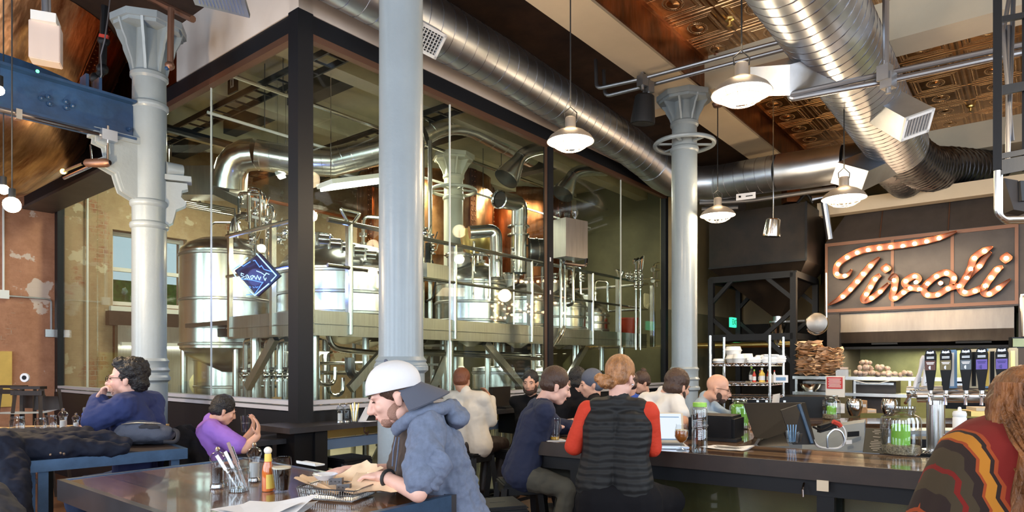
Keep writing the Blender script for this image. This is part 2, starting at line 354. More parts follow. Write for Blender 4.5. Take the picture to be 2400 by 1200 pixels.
# plank tops: boards along local x
def planks(name, c1, c2, c3, w, rough=.18, coat=.6):
    m, N, L, b = nodes(name); tc = N.new('ShaderNodeTexCoord'); mp = N.new('ShaderNodeMapping'); mp.inputs['Scale'].default_value = (1.2, 14, 14); L.new(tc.outputs['Object'], mp.inputs[0])
    sp = N.new('ShaderNodeSeparateXYZ'); L.new(tc.outputs['Object'], sp.inputs[0]); q = math_(N, L, 'DIVIDE', sp.outputs[1], w); fl = math_(N, L, 'FLOOR', q); fr = math_(N, L, 'FRACT', q)
    wn = N.new('ShaderNodeTexWhiteNoise'); wn.noise_dimensions = '1D'; L.new(fl, wn.inputs['W'])
    gr = noise_(N, L, mp.outputs[0], 2, 8, .7); f = math_(N, L, 'ADD', math_(N, L, 'MULTIPLY', gr, .7), math_(N, L, 'MULTIPLY', wn.outputs[0], .35))
    c = ramp(N, L, f, [(.25, c2), (.5, c1), (.8, c3)]); g = math_(N, L, 'LESS_THAN', fr, .04); L.new(mix_(N, L, g, c, (.006, .004, .003)), b.inputs['Base Color'])
    b.inputs['Roughness'].default_value = rough; b.inputs['Coat Weight'].default_value = coat; b.inputs['Coat Roughness'].default_value = .04
    bp = N.new('ShaderNodeBump'); bp.inputs['Strength'].default_value = .25; bp.inputs['Distance'].default_value = .004; L.new(noise_(N, L, mp.outputs[0], .8, 3), bp.inputs['Height']); L.new(bp.outputs[0], b.inputs['Normal'])
planks('table_wood', (.115, .045, .018), (.035, .016, .008), (.25, .12, .055), .16, .22); planks('bar_wood', (.095, .044, .022), (.014, .008, .006), (.34, .21, .11), .09, .12, .3)
# quilted vest: horizontal channels
m_, N_, L_, b_ = nodes('vest_quilt'); b_.inputs['Base Color'].default_value = (.011, .012, .013, 1); b_.inputs['Roughness'].default_value = .62; b_.inputs['Specular IOR Level'].default_value = .3
t_ = N_.new('ShaderNodeTexCoord'); w_ = N_.new('ShaderNodeTexWave'); w_.bands_direction = 'Z'; w_.inputs['Scale'].default_value = 7.5; w_.inputs['Distortion'].default_value = 2.5; w_.inputs['Detail'].default_value = 1; L_.new(t_.outputs['Object'], w_.inputs['Vector'])
p_ = N_.new('ShaderNodeBump'); p_.inputs['Strength'].default_value = .45; p_.inputs['Distance'].default_value = .012; L_.new(w_.outputs[1], p_.inputs['Height']); L_.new(p_.outputs[0], b_.inputs['Normal'])
# ================================================================ THE SETTING
def slab(name, boxes, mat, org=(0, 0), parent=None, ang=32):   # boxes (a0,a1,b0,b1,z0,z1) in room-grid coordinates; object axes follow the grid
    mb = MB()
    for a0, a1, b0, b1, z0, z1 in boxes: mb.box(((a0+a1)/2-org[0], (b0+b1)/2-org[1], (z0+z1)/2), (abs(a1-a0), abs(b1-b0), abs(z1-z0)))
    o = mb.build(name, mat, local=True, ang=ang); o.location = W(org[0], org[1]); o.rotation_euler = (0, 0, ANG)
    if parent is not None: o.parent = parent; o.location = W(org[0], org[1])-parent.location
    else: o['kind'] = 'structure'
    return o
slab('floor', [(-6.6, 11.2, -9.1, 6.6, -.2, 0)], M['floor_brown'])
slab('floor_brewhouse', [(.06, 11, .06, 6.3, 0, .03)], M['brew_floor'])
wa0, wa1, wz0, wz1 = .71, 1.85, 2.52, 3.70
slab('wall_left', [(-6.6, wa0, 6.3, 6.6, 0, 5.3), (wa1, 11.2, 6.3, 6.6, 0, 5.3), (wa0, wa1, 6.3, 6.6, 0, wz0), (wa0, wa1, 6.3, 6.6, wz1, 5.3)], M['brick_wall'])
slab('wall_left_brewhouse', [(.05, wa0, 6.2, 6.3, 0, 5.3), (wa1, 11, 6.2, 6.3, 0, 5.3), (wa0, wa1, 6.2, 6.3, 0, 1.0), (wa0, wa1, 6.2, 6.3, wz1, 5.3)], M['brick_inside'])
slab('wall_back', [(11, 11.2, -9.1, 6.6, 0, 5.3)], M['tan_wall'])
slab('wall_back_dark', [(10.93, 11, -9, 6.2, 0, 2.45)], M['dark_wall'])
slab('wall_brewhouse_end', [(7.2, 11, 0, .12, 0, 2.55)], M['olive_wall']); slab('wall_brewhouse_upper', [(7.2, 11, 0, .12, 2.55, 5.25)], M['tan_wall'])
slab('wall_brewhouse_far', [(8.6, 8.7, .12, 6.2, 0, 5.3)], M['olive_wall'])
slab('wall_right', [(-6.6, 11.2, -9.1, -8.95, 0, 5.3)], M['tan_wall']); slab('wall_front', [(-6.6, -6.45, -9.1, 6.6, 0, 5.3)], M['brick_wall'])
# tall daylight windows behind and beside the camera, and the one in the brick wall
n = 0
for kind, lst in (('b', BACKWIN), ('s', SIDEWIN)):
    for a, b in lst:
        n += 1; mb = MB(); e, k = (EB, EA) if kind == 'b' else (EA, EB); c = W(a, b, 2.6)-k*.06; pts = []
        for s in (-.8, 0, .8): mb.bar(c+e*s+Vector((0, 0, -1.45)), c+e*s+Vector((0, 0, 1.45)), .07, .07)
        for z in (-1.45, 0, 1.45): mb.bar(c-e*.83+Vector((0, 0, z)), c+e*.83+Vector((0, 0, z)), .07, .07)
        o = mb.build('window_%d' % n, M['black_frame'], kind='structure')
        MB().obox(c-k*.02, e*.78, k*.004, (0, 0, 1.42)).build('pane', M['daypane'], o)
mb = MB(); wc = W((wa0+wa1)/2, 6.36, 0)
for z in (wz0+.04, 3.1, wz1-.04): mb.bar(W(wa0, 6.36, z), W(wa1, 6.36, z), .06)
for a in (wa0+.03, 1.28, 1.55, wa1-.03): mb.bar(W(a, 6.36, wz0), W(a, 6.36, wz1), .05)
mb.gbox(wa0-.05, wa1+.05, 6.12, 6.22, wz0-.10, wz0-.02)
o = mb.build('window_10', M['white_enamel'], kind='structure'); MB().gbox(wa0, wa1, 6.40, 6.41, wz0, wz1).build('pane', M['pane'], o)
tag(slab('hedge', [(-1, 4.5, 8.2, 9.2, 0, 3.15)], pm('hedge', (.06, .30, .04), .8, var=.6, vs_=7, bump=1, bs=12)), 'clipped green hedge outside the window in the brick wall', 'hedge', kind='thing')
slab('ground_outside', [(-7, 12, 6.6, 14, -.3, -.02)], M['brew_floor'])
slab('trim_1', [(wa0-.1, wa1+.1, 6.05, 6.2, 2.2, 2.42)], M['wood_dark'])
# ceilings and beams
slab('ceiling', [(-6.6, 11.2, -1.925, 0, 5.25, 5.35), (-6.6, .0, 0, 6.6, 5.25, 5.35)], M['brown_ceiling'])
slab('ceiling_brewhouse', [(0, 11, 0, 6.3, 5.28, 5.4)], M['beige_ceiling'])
slab('ceiling_border', [(-6.6, 11.2, -1.945, -1.925, 4.85, 5.22), (-6.6, 11.2, -9, -8.5, 5.22, 5.35)], M['copper_dark'])
slab('ceiling_tin_near', [(-6.6, 4.13, -8.5, -1.94, 5.22, 5.35)], M['tin_bronze'], org=(.1, -2.45))
slab('ceiling_tin_far', [(4.57, 11.2, -8.5, -1.94, 5.22, 5.35)], M['tin_lit'], org=(4.57, -2.45))
slab('trim_2', [(-6.6, 4.13, -1.99, -1.94, 5.17, 5.23), (4.57, 11.2, -1.99, -1.94, 5.17, 5.23)], M['copper'])
slab('ceiling_beam_long', [(-6.6, 11.2, -1.925, -1.475, 4.82, 5.3)], M['cream'])
slab('ceiling_beam_cross', [(4.13, 4.57, -9, -1.925, 4.82, 5.3)], M['cream']); slab('ceiling_beam_far', [(8.68, 9.12, -9, -1.925, 4.82, 5.3)], M['cream'])
slab('ceiling_beam_near', [(-.57, -.13, -9, -1.925, 4.82, 5.3)], M['cream'])
slab('ceiling_beam_short', [(4.7, 4.95, -1.475, -.9, 5.0, 5.3)], M['cream'])
slab('ceiling_beam_kitchen', [(7.95, 8.15, -9, -2.25, 3.97, 4.18)], M['cream'])
for i, b in enumerate((1.2, 2.9, 4.6)): slab('ceiling_beam_brewhouse_%s' % ('front', 'middle', 'rear')[i], [(0.1, 10.9, b-.12, b+.12, 4.90, 5.3)], M['beige_ceiling'])
for i, a in enumerate((1.7, 3.9, 6.1)): slab('ceiling_joist_%s' % ('near', 'middle', 'far')[i], [(a-.1, a+.1, .1, 6.2, 5.05, 5.29)], M['dark_wall'])
slab('wall_bulkhead', [(-.06, .08, -.06, 2.25, 4.66, 5.26), (-.06, 11, -.06, .08, 4.66, 5.26)], M['white_wall'])
slab('wall_bulkhead_copper', [(-.06, .08, 2.25, 6.3, 4.66, 5.26)], M['copper_dark'])
# ---------------------------------------------------------------- glazing of the brewhouse
mb = MB()
mb.gbox(-.05, .07, -.05, 6.3, 4.50, 4.66); mb.gbox(-.05, 7.25, -.05, .07, 4.50, 4.66); mb.gbox(-.075, .075, -.075, .075, 0, 4.66)
for a in (3.69, 7.12): mb.gbox(a-.05, a+.05, -.045, .045, .05, 4.5)
mb.gbox(-.045, .045, 6.12, 6.24, .05, 4.5); mb.gbox(-.05, .05, 0, 6.24, 0, 1.19); mb.gbox(0, 7.2, -.04, .05, 1.03, 1.19); mb.gbox(0, 7.2, -.04, .05, 0, .12)
fr = mb.build('window_11', M['black_frame'], kind='structure')
mb = MB(); mb.gbox(-.055, .02, .08, 6.15, 4.44, 4.50)
mb.gbox(.08, 3.64, -.055, .02, 4.44, 4.50); mb.gbox(3.74, 7.1, -.055, .02, 4.44, 4.50); mb.gbox(3.63, 3.75, -.02, .02, 1.3, 4.5).build('bronze_trim', M['bronze_frame'], fr)
mb = MB(); mb.gbox(-.07, .05, -.07, 6.1, 1.20, 1.235); mb.gbox(-.07, 3.64, -.07, .05, 1.20, 1.235); mb.gbox(3.75, 7.1, -.07, .05, 1.2, 1.235)
mb.gbox(-.05, .05, .08, 6.1, 1.25, 1.285); mb.gbox(.08, 3.64, -.05, .05, 1.25, 1.285); mb.gbox(3.75, 7.1, -.05, .05, 1.25, 1.285); mb.build('sill', M['sill_grey'], fr)
mb = MB(); mb.gbox(.08, 7.1, -.05, .03, .84, .93); mb.build('lower_rail', M['rail_blue'], fr)
MB().gbox(.08, 7.1, -.01, .03, .94, 1.03).build('yellow_glow_band', M['brass'], fr)  # yellow light under the ledge, painted as a brass-coloured strip
mb = MB()
for b0, b1 in ((.08, 1.6), (1.606, 3.2), (3.206, 4.7), (4.706, 6.12)): mb.gbox(-.006, .006, b0, b1, 1.285, 4.46)
mb.build('pane', M['pane'], fr, ang=10)
mb = MB()
for a0, a1 in ((.08, 1.84), (1.852, 3.64), (3.74, 5.595), (5.606, 7.07)): mb.gbox(a0, a1, -.006, .006, 1.285, 4.46); mb.gbox(a0, a1, -.006, .006, .12, .84)
mb.build('pane', M['pane'], fr, ang=10)
mb = MB(); mb.gbox(-.008, .008, 1.6, 1.606, 1.285, 4.46); mb.gbox(1.840, 1.852, -.008, .008, 1.285, 4.46); mb.gbox(5.595, 5.606, -.008, .008, 1.285, 4.46)
mb.build('glass_joint', M['white_plastic'], fr)
mb = MB()                                    # two small lozenge stickers on the bronze mullion
for v in (608, 685): c = P(1290, v, 8.42); mb.obox(c, EA*.012, EB*.002, (0, 0, .026))
mb.build('sticker', M['paper'], fr)
slab('trim_3', [(-.40, -.05, 2.95, 6.3, 3.86, 4.3)], M['black_frame']); slab('trim_4', [(-.42, -.05, 2.95, 6.3, 3.82, 3.86)], M['hood_brown'])
# ---------------------------------------------------------------- cast-iron columns
def column(name, loc, r, rings, cap0, cap1, base, label_mat='col_paint', wheel=None):
    L = Vector((loc[0], loc[1], 0)); pr = [(r*1.7, 0), (r*1.7, .2), (r*1.4, .26), (r*1.2, .42), (r*1.06, .5)]
    z0, z1 = base; pr += [(r*1.04, z0-.5), (r*1.06, z0-.02), (r*1.22, z0), (r*1.22, z0+.025), (r*1.1, z0+.045), (r*1.1, (z0+z1)/2-.02), (r*1.2, (z0+z1)/2), (r*1.08, (z0+z1)/2+.025), (r*1.08, z1-.03), (r*1.15, z1-.005), (r*1.02, z1+.02), (r, z1+.06)]
    for z in sorted(rings): pr += [(r, z-.035), (r*1.1, z-.02), (r*1.13, z), (r*1.1, z+.02), (r*.985, z+.035)]
    pr += [(r*.97, cap0-.02), (r*1.1, cap0), (r*1.1, cap0+.03), (r*.97, cap0+.05), (r*.9, (cap0+cap1)/2), (r*.9, cap1)]
    o = MB().lathe(pr, L, 96).build(name, M[label_mat]); mb = MB()
    for k in range(8):                       # fins of the capital
        d = Vector((cos(k*pi/4+.3), sin(k*pi/4+.3), 0)); t = Vector((-d.y, d.x, 0)); H = cap1-cap0
        poly = [L+d*r*.9+Vector((0, 0, cap0+.04))]+[L+d*r*k_+Vector((0, 0, cap0+.04+H*z)) for k_, z in ((1.06, 0), (1.18, .18), (1.48, .42), (1.52, .5), (1.78, .66), (2.02, .90))]+[L+d*r*.8+Vector((0, 0, cap1))]
        mb.extr([p-t*.011 for p in poly], t*.022)
    oc = [(L.x+r*2.2*cos(pi/8+k*pi/4+.3), L.y+r*2.2*sin(pi/8+k*pi/4+.3)) for k in range(8)]; mb.prism(oc, cap1-.03, cap1+.03)
    oc = [(L.x+r*2.0*cos(pi/8+k*pi/4+.3), L.y+r*2.0*sin(pi/8+k*pi/4+.3)) for k in range(8)]; mb.prism(oc, cap1-.06, cap1-.03)
    mb.build('capital', M[label_mat], o); o['kind'] = 'structure'
    if wheel:
        mb = MB(); mb.tube([L+Vector((.345*cos(k*pi/18), .345*sin(k*pi/18), wheel)) for k in range(36)], .026, 8, True)
        for k in range(6): d = Vector((cos(k*pi/3), sin(k*pi/3), 0)); mb.bar(L+d*r+Vector((0, 0, wheel)), L+d*.34+Vector((0, 0, wheel)), .03, .02)
        mb.build('ring_rail', M[label_mat], o)
    return o
C1 = W(-.35, -1.7); C3 = W(4.118, -1.7); C2 = Vector((-3.355, 6.0, 0)); C4 = P(1063, 600, 10.0); C4.z = 0
column('column', C1, .147, [], 4.4, 4.79, (1.57, 1.64)); column('column', C3, .15, [4.17], 4.46, 4.79, (1.30, 1.55), wheel=4.24)
c2o = column('column', C2, .144, [2.88, 3.08, 3.98], 4.24, 4.72, (1.46, 1.64)); column('column', C4, .15, [4.15], 4.46, 4.78, (1.3, 1.55), 'col_white', wheel=4.27)
# ornate brackets of the left column
def scroll(c, d, h0, h1, depth, th, mat):
    pr = [(0, 1), (.98, 1), (1, .88), (.78, .84), (.74, .70), (.95, .60), (.9, .52), (.55, .42), (.50, .30), (.42, .14), (0, 0)]
    t = Vector((-d.y, d.x, 0))*th/2
    return [c+d*depth*x+Vector((0, 0, h0+(h1-h0)*z))-t for x, z in pr], t*2
mb = MB(); d = -EA; pl, ex = scroll(C2+d*.10, d, 3.10, 3.60, .33, .13, None); mb.extr(pl, ex)
for s in (-.045, .045): pl, ex = scroll(C2+d*.10+EB*s, d, 3.07, 3.60, .36, .025, None); mb.extr(pl, ex)
mb.obox(C2+d*.28+Vector((0, 0, 3.62)), d*.20, EB*.09, (0, 0, .03)); mb.build('bracket', M['col_paint'], c2o)
mb = MB(); d = Vector((EA.x*.9+.3, EA.y*.5, 0)).normalized(); pl, ex = scroll(C2+d*.1, d, 2.86, 3.30, .22, .10, None); mb.extr(pl, ex); mb.obox(C2+d*.24+Vector((0, 0, 3.34)), d*.11, Vector((-d.y, d.x, 0))*.07, (0, 0, .025)); mb.cyl(C2+d*.20+Vector((-.05, -.05, 3.42)), C2+d*.20+Vector((.05, .05, 3.42)), .07, n=16); mb.build('bracket', M['col_paint'], c2o)
# ---------------------------------------------------------------- spiral air ducts
def spiral(mb, pts, r, pitch=.16, n=28, seam=.0035, rings=True):
    pts = [Vector(p) for p in pts]; mb.tube(pts, r, n)
    if not rings: return mb
    fr_ = []; x = None; acc = 0; last = pts[0]; S = []
    for i in range(len(pts)-1):
        L = (pts[i+1]-pts[i]).length; k = max(1, int(L/.04))
        for j in range(k): S.append(pts[i].lerp(pts[i+1], j/k))
    S.append(pts[-1]); hel = []
    for i, p in enumerate(S):
        d = (S[min(i+1, len(S)-1)]-S[max(i-1, 0)]).normalized(); x = d.orthogonal() if x is None else x-d*x.dot(d); x.normalize(); y = d.cross(x)
        s0 = acc; s1 = acc+(S[min(i+1, len(S)-1)]-p).length; acc = s1; m = 6
        nxt = S[min(i+1, len(S)-1)]
        for j in range(m):
            t = j/m; th = 2*pi*(s0+(s1-s0)*t)/pitch; hel.append(p.lerp(nxt, t)+(x*cos(th)+y*sin(th))*(r+seam*.2))
    mb.seam0 = len(mb.f); return mb.tube(hel, seam, 4)
def arcpts(p, c, q, n=6):
    p, c, q = Vector(p), Vector(c), Vector(q); return [p*(1-t)**2+c*2*t*(1-t)+q*t*t for t in [k/n for k in range(n+1)]]
def register(name, c, X, Y, nrm, w, h, slats, par, mat='white_grille', cross=False):   # louvred grille: X along, Y across
    mb = MB(); c = Vector(c)
    for s in (-1, 1): mb.obox(c+Y*(h/2-.012)*s, X*w/2, Y*.014, nrm*.012); mb.obox(c+X*(w/2-.012)*s, X*.014, Y*h/2, nrm*.012)
    g = mb.build(name, M[mat], par); mb = MB()
    for k in range(slats): mb.obox(c+Y*(-h/2+h*(k+.5)/slats), X*(w/2-.02), Y*.004+nrm*.004, nrm*.008)
    if cross:
        for k in range(slats): mb.obox(c+X*(-w/2+w*(k+.5)/slats), X*.003, Y*(h/2-.02), nrm*.006)
    mb.build('slats', M[mat], g); MB().obox(c-nrm*.012, X*(w/2-.01), Y*(h/2-.01), nrm*.002).build('backing', M['rubber'], g); return g
Z = lambda z: Vector((0, 0, z))
t = thing('air_duct', 'galvanised spiral duct running along the glass wall above the white bulkhead', 'duct', W(2, -.48, 4.84))
ax = [W(-3, -.48, 4.88), W(2.3, -.48, 4.84), W(5.0, -.46, 4.72)]; e0 = W(5.7, -.47, 4.62)
spiral(MB(), ax+[e0], .26).build('duct_body', M['galv'], t, mat2=M['seam_dark'])
MB().tube(arcpts(e0, W(6.6, -.42, 4.44), W(6.55, -1.15, 4.40), 5), .268, 28).build('elbow', M['galv'], t)
q0, q1 = W(6.55, -1.15, 4.40), W(6.45, -2.1, 4.36); q2, q3 = W(6.45, -2.5, 4.34), W(6.45, -2.95, 4.33)
spiral(MB(), [q0, q1], .26).build('duct_body', M['galv'], t, mat2=M['seam_dark']); MB().tube([q1, q2, q3], .262, 28).build('sleeve', M['galv'], t)
mb = MB(); spiral(mb, arcpts(q3, W(6.45, -3.35, 4.32), W(6.95, -3.45, 4.30), 5)+[W(7.8, -3.5, 4.28)], .25, .12); mb.build('duct_end', M['duct_dark'], t)
nr = (-EB*.75+Vector((0, 0, -.66))).normalized()
for (u, v, Y, w) in ((1005, 96, 5.85, .30), (1441, 327, 8.75, .34)):
    c = P(u, v, Y); Yv = nr.cross(EA).normalized(); mb = MB(); mb.obox(c-nr*.13, EA*w/2, Yv*.115, nr*.12); mb.build('takeoff', M['galv'], t); register('register', c, EA, Yv, nr, w, .23, 8, t, cross=(u < 1100))
mb = MB(); c = P(1380, 300, 8.45); mb.obox(c, EA*.30, (EB*.5+Z(.6))*.22, (EB-Z(.6))*.05); mb.build('collar', M['galv'], t)
K = .914
t = thing('air_duct', 'wide galvanised spiral duct coming down from the top edge over the bar', 'duct', P(1990, 150, 6.6*K))
D0 = P(1990, 150, 6.6*K); D1 = P(2105, 345, 9.2*K); spiral(MB(), [D0-(D1-D0).normalized()*3.8, D1], .375*K, .14, 36, .005).build('duct_body', M['galv'], t, mat2=M['seam_dark'])
mb = MB(); spiral(mb, arcpts(D1, P(2150, 405, 10.1*K), P(2215, 396, 10.4*K), 6)+[P(2315, 404, 10.9*K)], .34*K, .10, 32, .012); mb.build('elbow', M['duct_dark'], t)
def takeoff(p, q, w, h, up, grille=0):
    w *= K; h *= K; MB().bar(p, q, w, h, up).build('takeoff', M['galv'], t)
    if grille:
        d = (q-p).normalized(); x = d.cross(Vector(up)).normalized(); y = x.cross(d); register('register', q+d*.006, y, x, d, h, w, 9, t)
takeoff(P(1950, 150, 6.35*K), P(1803, 190, 6.0*K), .44, .26, (.3, -.2, 1)); takeoff(P(2040, 232, 7.3*K), P(2148, 292, 6.8*K), .33, .26, (-.35, -.3, 1), 1); takeoff(P(2080, 375, 9.3*K), P(1990, 415, 8.6*K), .42, .28, (.4, -.3, 1), 0)
# return-air grille at the very top left of the glass box
t = thing('air_register', 'flat galvanised register hanging at the top edge above the white bulkhead', 'register', P(505, 10, 4.6))
c = P(512, -8, 4.7); X = Vector((.95, .25, -.12)).normalized(); Yv = Vector((.2, -.9, .1)).normalized(); nn = X.cross(Yv).normalized()
MB().obox(c, X*.19, Yv*.15, nn*.015).build('plate', M['galv'], t); mb = MB()
for k in range(13): mb.obox(c+X*(-.15+.025*k)+nn*.018, X*.004, Yv*.12, nn*.006)
mb.build('slats', M['galv'], t)
# ================================================================ INSIDE THE BREWHOUSE
DK = 2.10                                    # walking level of the platform
pf = thing('brewing_platform', 'stainless raised walkway with tube handrails behind the glass', 'platform', W(.4, .4, 0))
mb = MB(); mb.gbox(.35, 7.1, .33, .37, 1.88, 2.12); mb.gbox(.33, .37, .35, 1.9, 1.88, 2.12); mb.gbox(7.08, 7.12, .35, 3, 1.88, 2.12)
mb.gbox(.35, 7.1, .31, .33, 1.99, 2.0); mb.gbox(.31, .33, .35, 1.9, 1.99, 2.0); mb.build('fascia', M['brushed'], pf)
mb = MB(); mb.gbox(.37, 7.08, .37, 3.0, 2.04, 2.09); mb.build('deck', M['pipe_dark'], pf)
def post(u, fork=False, z1=3.0):
    p = PB(u, 700, .32); p.z = 0; mb = MB(); mb.tube([p+Z(1.9), p+Z(z1)], .024, 10); mb.obox(p+EB*.05+Z((1.9+z1)/2), EA*.006, EB*.03, (0, 0, (z1-1.9)/2))
    if fork: mb.tube(arc([p+Z(z1-.03), p+Z(z1+.1)-EA*.10, p+Z(z1+.13)-EA*.12, p+Z(z1+.13)+EA*.12, p+Z(z1-.03)], .04), .016, 8)
    mb.build('rail_post', M['stainless'], pf)
for u, f in ((822, 1), (1067, 0), (1246, 0), (1389, 0), (1453, 1), (1533, 0)): post(u, f)
for z, r in ((3.0, .024), (2.56, .019)):
    mb = MB(); mb.tube([W(.32, 1.9, z), W(.32, .5, z)], r, 8); mb.tube([W(.5, .32, z), W(7.1, .32, z), W(7.1, 2.5, z)], r, 8); mb.build('rail', M['stainless'], pf)
mb = MB(); mb.bar(W(.33, .34, 1.9), W(.33, .34, 3.05), .05); mb.bar(W(.33, 1.85, 1.9), W(.33, 1.85, 3.05), .045); mb.bar(W(.33, 1.0, 1.9), W(.33, 1.0, 3.05), .05); mb.build('corner_post', M['stainless'], pf)
for a, b in ((.6, 1.8), (.5, .55), (2.4, .55), (4.4, .55), (6.6, .55)):
    MB().tube([W(a, b, .03), W(a, b, 1.9)], .055, 12).build('leg', M['stainless'], pf)
for p, q in ((W(.45, 1.7, 1.35), W(.45, 1.15, 1.88)), (W(.9, .5, 1.35), W(1.5, .5, 1.88)), (W(3.0, .5, 1.88), W(3.9, .5, 1.2)), (W(4.9, .5, 1.4), W(5.4, .5, 1.88)), (W(.5, .7, 1.3), W(.4, 1.3, 1.0))):
    MB().bar(p, q, .06, .09).build('brace', M['brushed'], pf)
for k in range(14): MB().gbox(.6+k*.46, .64+k*.46, .4, 2.9, 1.93, 2.03).build('joist', M['black_steel'], pf)
# ladder-like stair leaning down behind the white-shirted guest
st = thing('metal_stair', 'stainless stair of open treads under the walkway behind the glass', 'stair', W(2.3, 1.2, .03))
for s in (0, .45): MB().bar(W(2.0, 1.2+s, .1), W(3.2, 1.2+s, 2.0), .03, .12).build('stringer', M['stainless'], st)
for k in range(7): MB().gbox(2.0+k*.17, 2.22+k*.17, 1.2, 1.65, .28+k*.26, .31+k*.26).build('tread', M['stainless'], st)
# ---------------------------------------------------------------- vessels
def tank(c, r, z0, z1, label, dome=.25, legs=True, mat='stainless', man=True, band=True, cone=.3, top='dome'):
    c = Vector((c.x, c.y, 0)); t = thing('brewing_tank', label, 'tank', c+Z(.03))
    MB().lathe([(r, z0), (r, z1)], c, 40).build('shell', M[mat], t)
    MB().lathe([(r*1.0, z1), (r*.99, z1+.03), (r*.86, z1+dome*.5), (r*.62, z1+dome*.8), (r*.3, z1+dome*.97), (.01, z1+dome)], c, 40).build('dome', M['stainless'], t)
    MB().lathe([(r, z0), (r*.8, z0-cone*.35), (.06, z0-cone), (.01, z0-cone)], c, 32).build('cone', M['stainless'], t)
    if band:
        for z in (z0+.05, z1-.04, (z0+z1)/2): MB().lathe([(r, z-.02), (r+.012, z-.012), (r+.012, z+.012), (r, z+.02)], c, 40).build('band', M['brushed'], t)
    if legs:
        for k in range(4): d = Vector((cos(k*pi/2+.6), sin(k*pi/2+.6), 0))*r*.9; MB().tube([c+d+Z(.03), c+d+Z(z0+.05)], .04, 10).build('leg', M['stainless'], t)
    if man:
        zt = z1+dome*.75; d = Vector((-.3*r, -.45*r, 0))
        m_ = MB().cyl(c+d+Z(zt-.1), c+d+Z(zt+.10), .16, n=20).build('manway', M['brushed'], t); MB().lathe([(.18, .10), (.18, .125), (.12, .15), (.01, .16)], c+d+Z(zt), 20).build('lid', M['stainless'], m_)
        MB().tube([c+d+Vector((.2*cos(k*pi/6), .2*sin(k*pi/6), zt+.13)) for k in range(12)], .012, 6, True).build('hand_wheel', M['chrome'], m_)
        mb = MB(); q = c+Vector((.3*r, 0, z1+dome)); mb.tube(arc([q+Z(-.1), q+Z(.35), q+Vector((.25, .1, .35)), q+Vector((.25, .1, -.2))], .08), .025, 8); mb.cyl(q+Z(.1), q+Z(.14), .05); mb.cyl(q+Z(-.02), q+Z(.02), .05); mb.build('vent_pipe', M['chrome'], t)
    return t
tank(PA(533, 700, .95), .56, 1.80, 3.0, 'tall stainless tank at the left by the neon sign', dome=.22, man=False)
q = PA(495, 560, 1.1); tt = thing('tank_valve', 'small chrome valve and pipe standing on the tall tank', 'valve', q); MB().tube(arc([q+Z(-.12), q+Z(.22), q+Vector((.32, .2, .26))], .06), .016, 8).build('pipe', M['chrome'], tt); MB().cyl(q+Z(-.12), q+Z(.02), .055).build('body', M['stainless'], tt)
tank(W(1.75, 1.75), .80, 2.15, 2.72, 'wide stainless tank with a broad lid right of the corner post', dome=.38)
tank(W(3.05, 2.9), .70, 2.15, 2.80, 'stainless tank behind the inner white column', dome=.3)
tank(W(3.55, 1.25), .50, 2.15, 2.75, 'stainless tank left of the bronze mullion', dome=.3)
tank(W(4.75, 1.35), .46, 2.15, 2.62, 'stainless tank right of the bronze mullion', dome=.3)
tank(W(5.85, 1.35), .48, 2.15, 2.60, 'stainless tank with a round hatch under the small brewhouse lamp', dome=.32)
tank(W(6.75, 1.3), .36, 2.15, 2.5, 'small stainless tank at the far end of the walkway', dome=.25)
tank(W(3.75, 1.0), .30, .95, 1.52, 'short stainless vessel under the walkway with a flat rim', dome=.05, man=False, cone=.2)
tank(W(5.05, 1.0), .32, .8, 1.46, 'stainless vessel under the walkway beyond the mullion', dome=.12, man=False, cone=.2)
tank(W(6.4, 1.1), .36, .7, 1.4, 'stainless vessel under the far end of the walkway', dome=.12, man=False, cone=.2)
tank(W(1.3, 3.6), .5, .9, 1.7, 'low stainless tank behind the stair near the brick wall', dome=.2, man=False)
# copper kettles
def kettle(c, r, z0, z1, label, low=.9, mat='copper', flange=True, up=1.15, seams=8):
    c = Vector((c.x, c.y, 0)); t = thing('copper_kettle', label, 'kettle', c+Z(z0))
    MB().lathe([(.01, z0-low), (r*.22, z0-low*.97), (r*.5, z0-low*.84), (r*.75, z0-low*.6), (r*.92, z0-low*.32), (r, z0)], c, 56).build('bowl', M[mat], t)
    mb = MB(); mb.lathe([(r, z0), (r*(1+up)/2, (z0+z1)/2), (r*up, z1)], c, 56); mb.build('shell', M[mat], t)
    for k in range(seams):
        mb = MB(); th = 2*pi*k/seams+.05; d = Vector((cos(th), sin(th), 0)); e = Vector((-d.y, d.x, 0))
        p, q = c+d*(r+.01)+Z(z0), c+d*(r*up+.01)+Z(z1); mb.bar(p, q, .14, .012, d)
        for j in range(18):
            for s in (-.035, .035): mb.ell(p.lerp(q, (j+.5)/18)+e*s+d*.008, .011, 6)
        mb.build('riveted_seam', M['copper_dark'], t)
    if flange:
        MB().lathe([(r*.98, z0-.03), (r+.17, z0-.03), (r+.17, z0+.04), (r*.98, z0+.04)], c, 56).build('flange', M['blue_paint'], t)
        mb = MB()
        for k in range(64): d = Vector((cos(k*pi/32), sin(k*pi/32), 0))*(r+.11); mb.cyl(c+d+Z(z0-.065), c+d+Z(z0-.03), .026, n=6)
        mb.build('flange_bolts', M['blue_paint'], t, kind=None)
    return t
KC = P(-110, 300, 6.9); kettle(KC, 1.28, 4.47, 5.24, 'big copper kettle with a riveted seam above the blue steel beam', low=1.12, up=1.24)
kettle(W(5.2, 3.9), 1.25, 3.45, 5.0, 'tall copper kettle standing at the back of the brewhouse', low=.8, flange=False, up=1.0, mat='copper')
kettle(W(7.35, 3.3), 1.0, 3.3, 5.0, 'dark copper kettle at the far end of the brewhouse', low=.8, flange=False, up=1.0, mat='copper_dark')
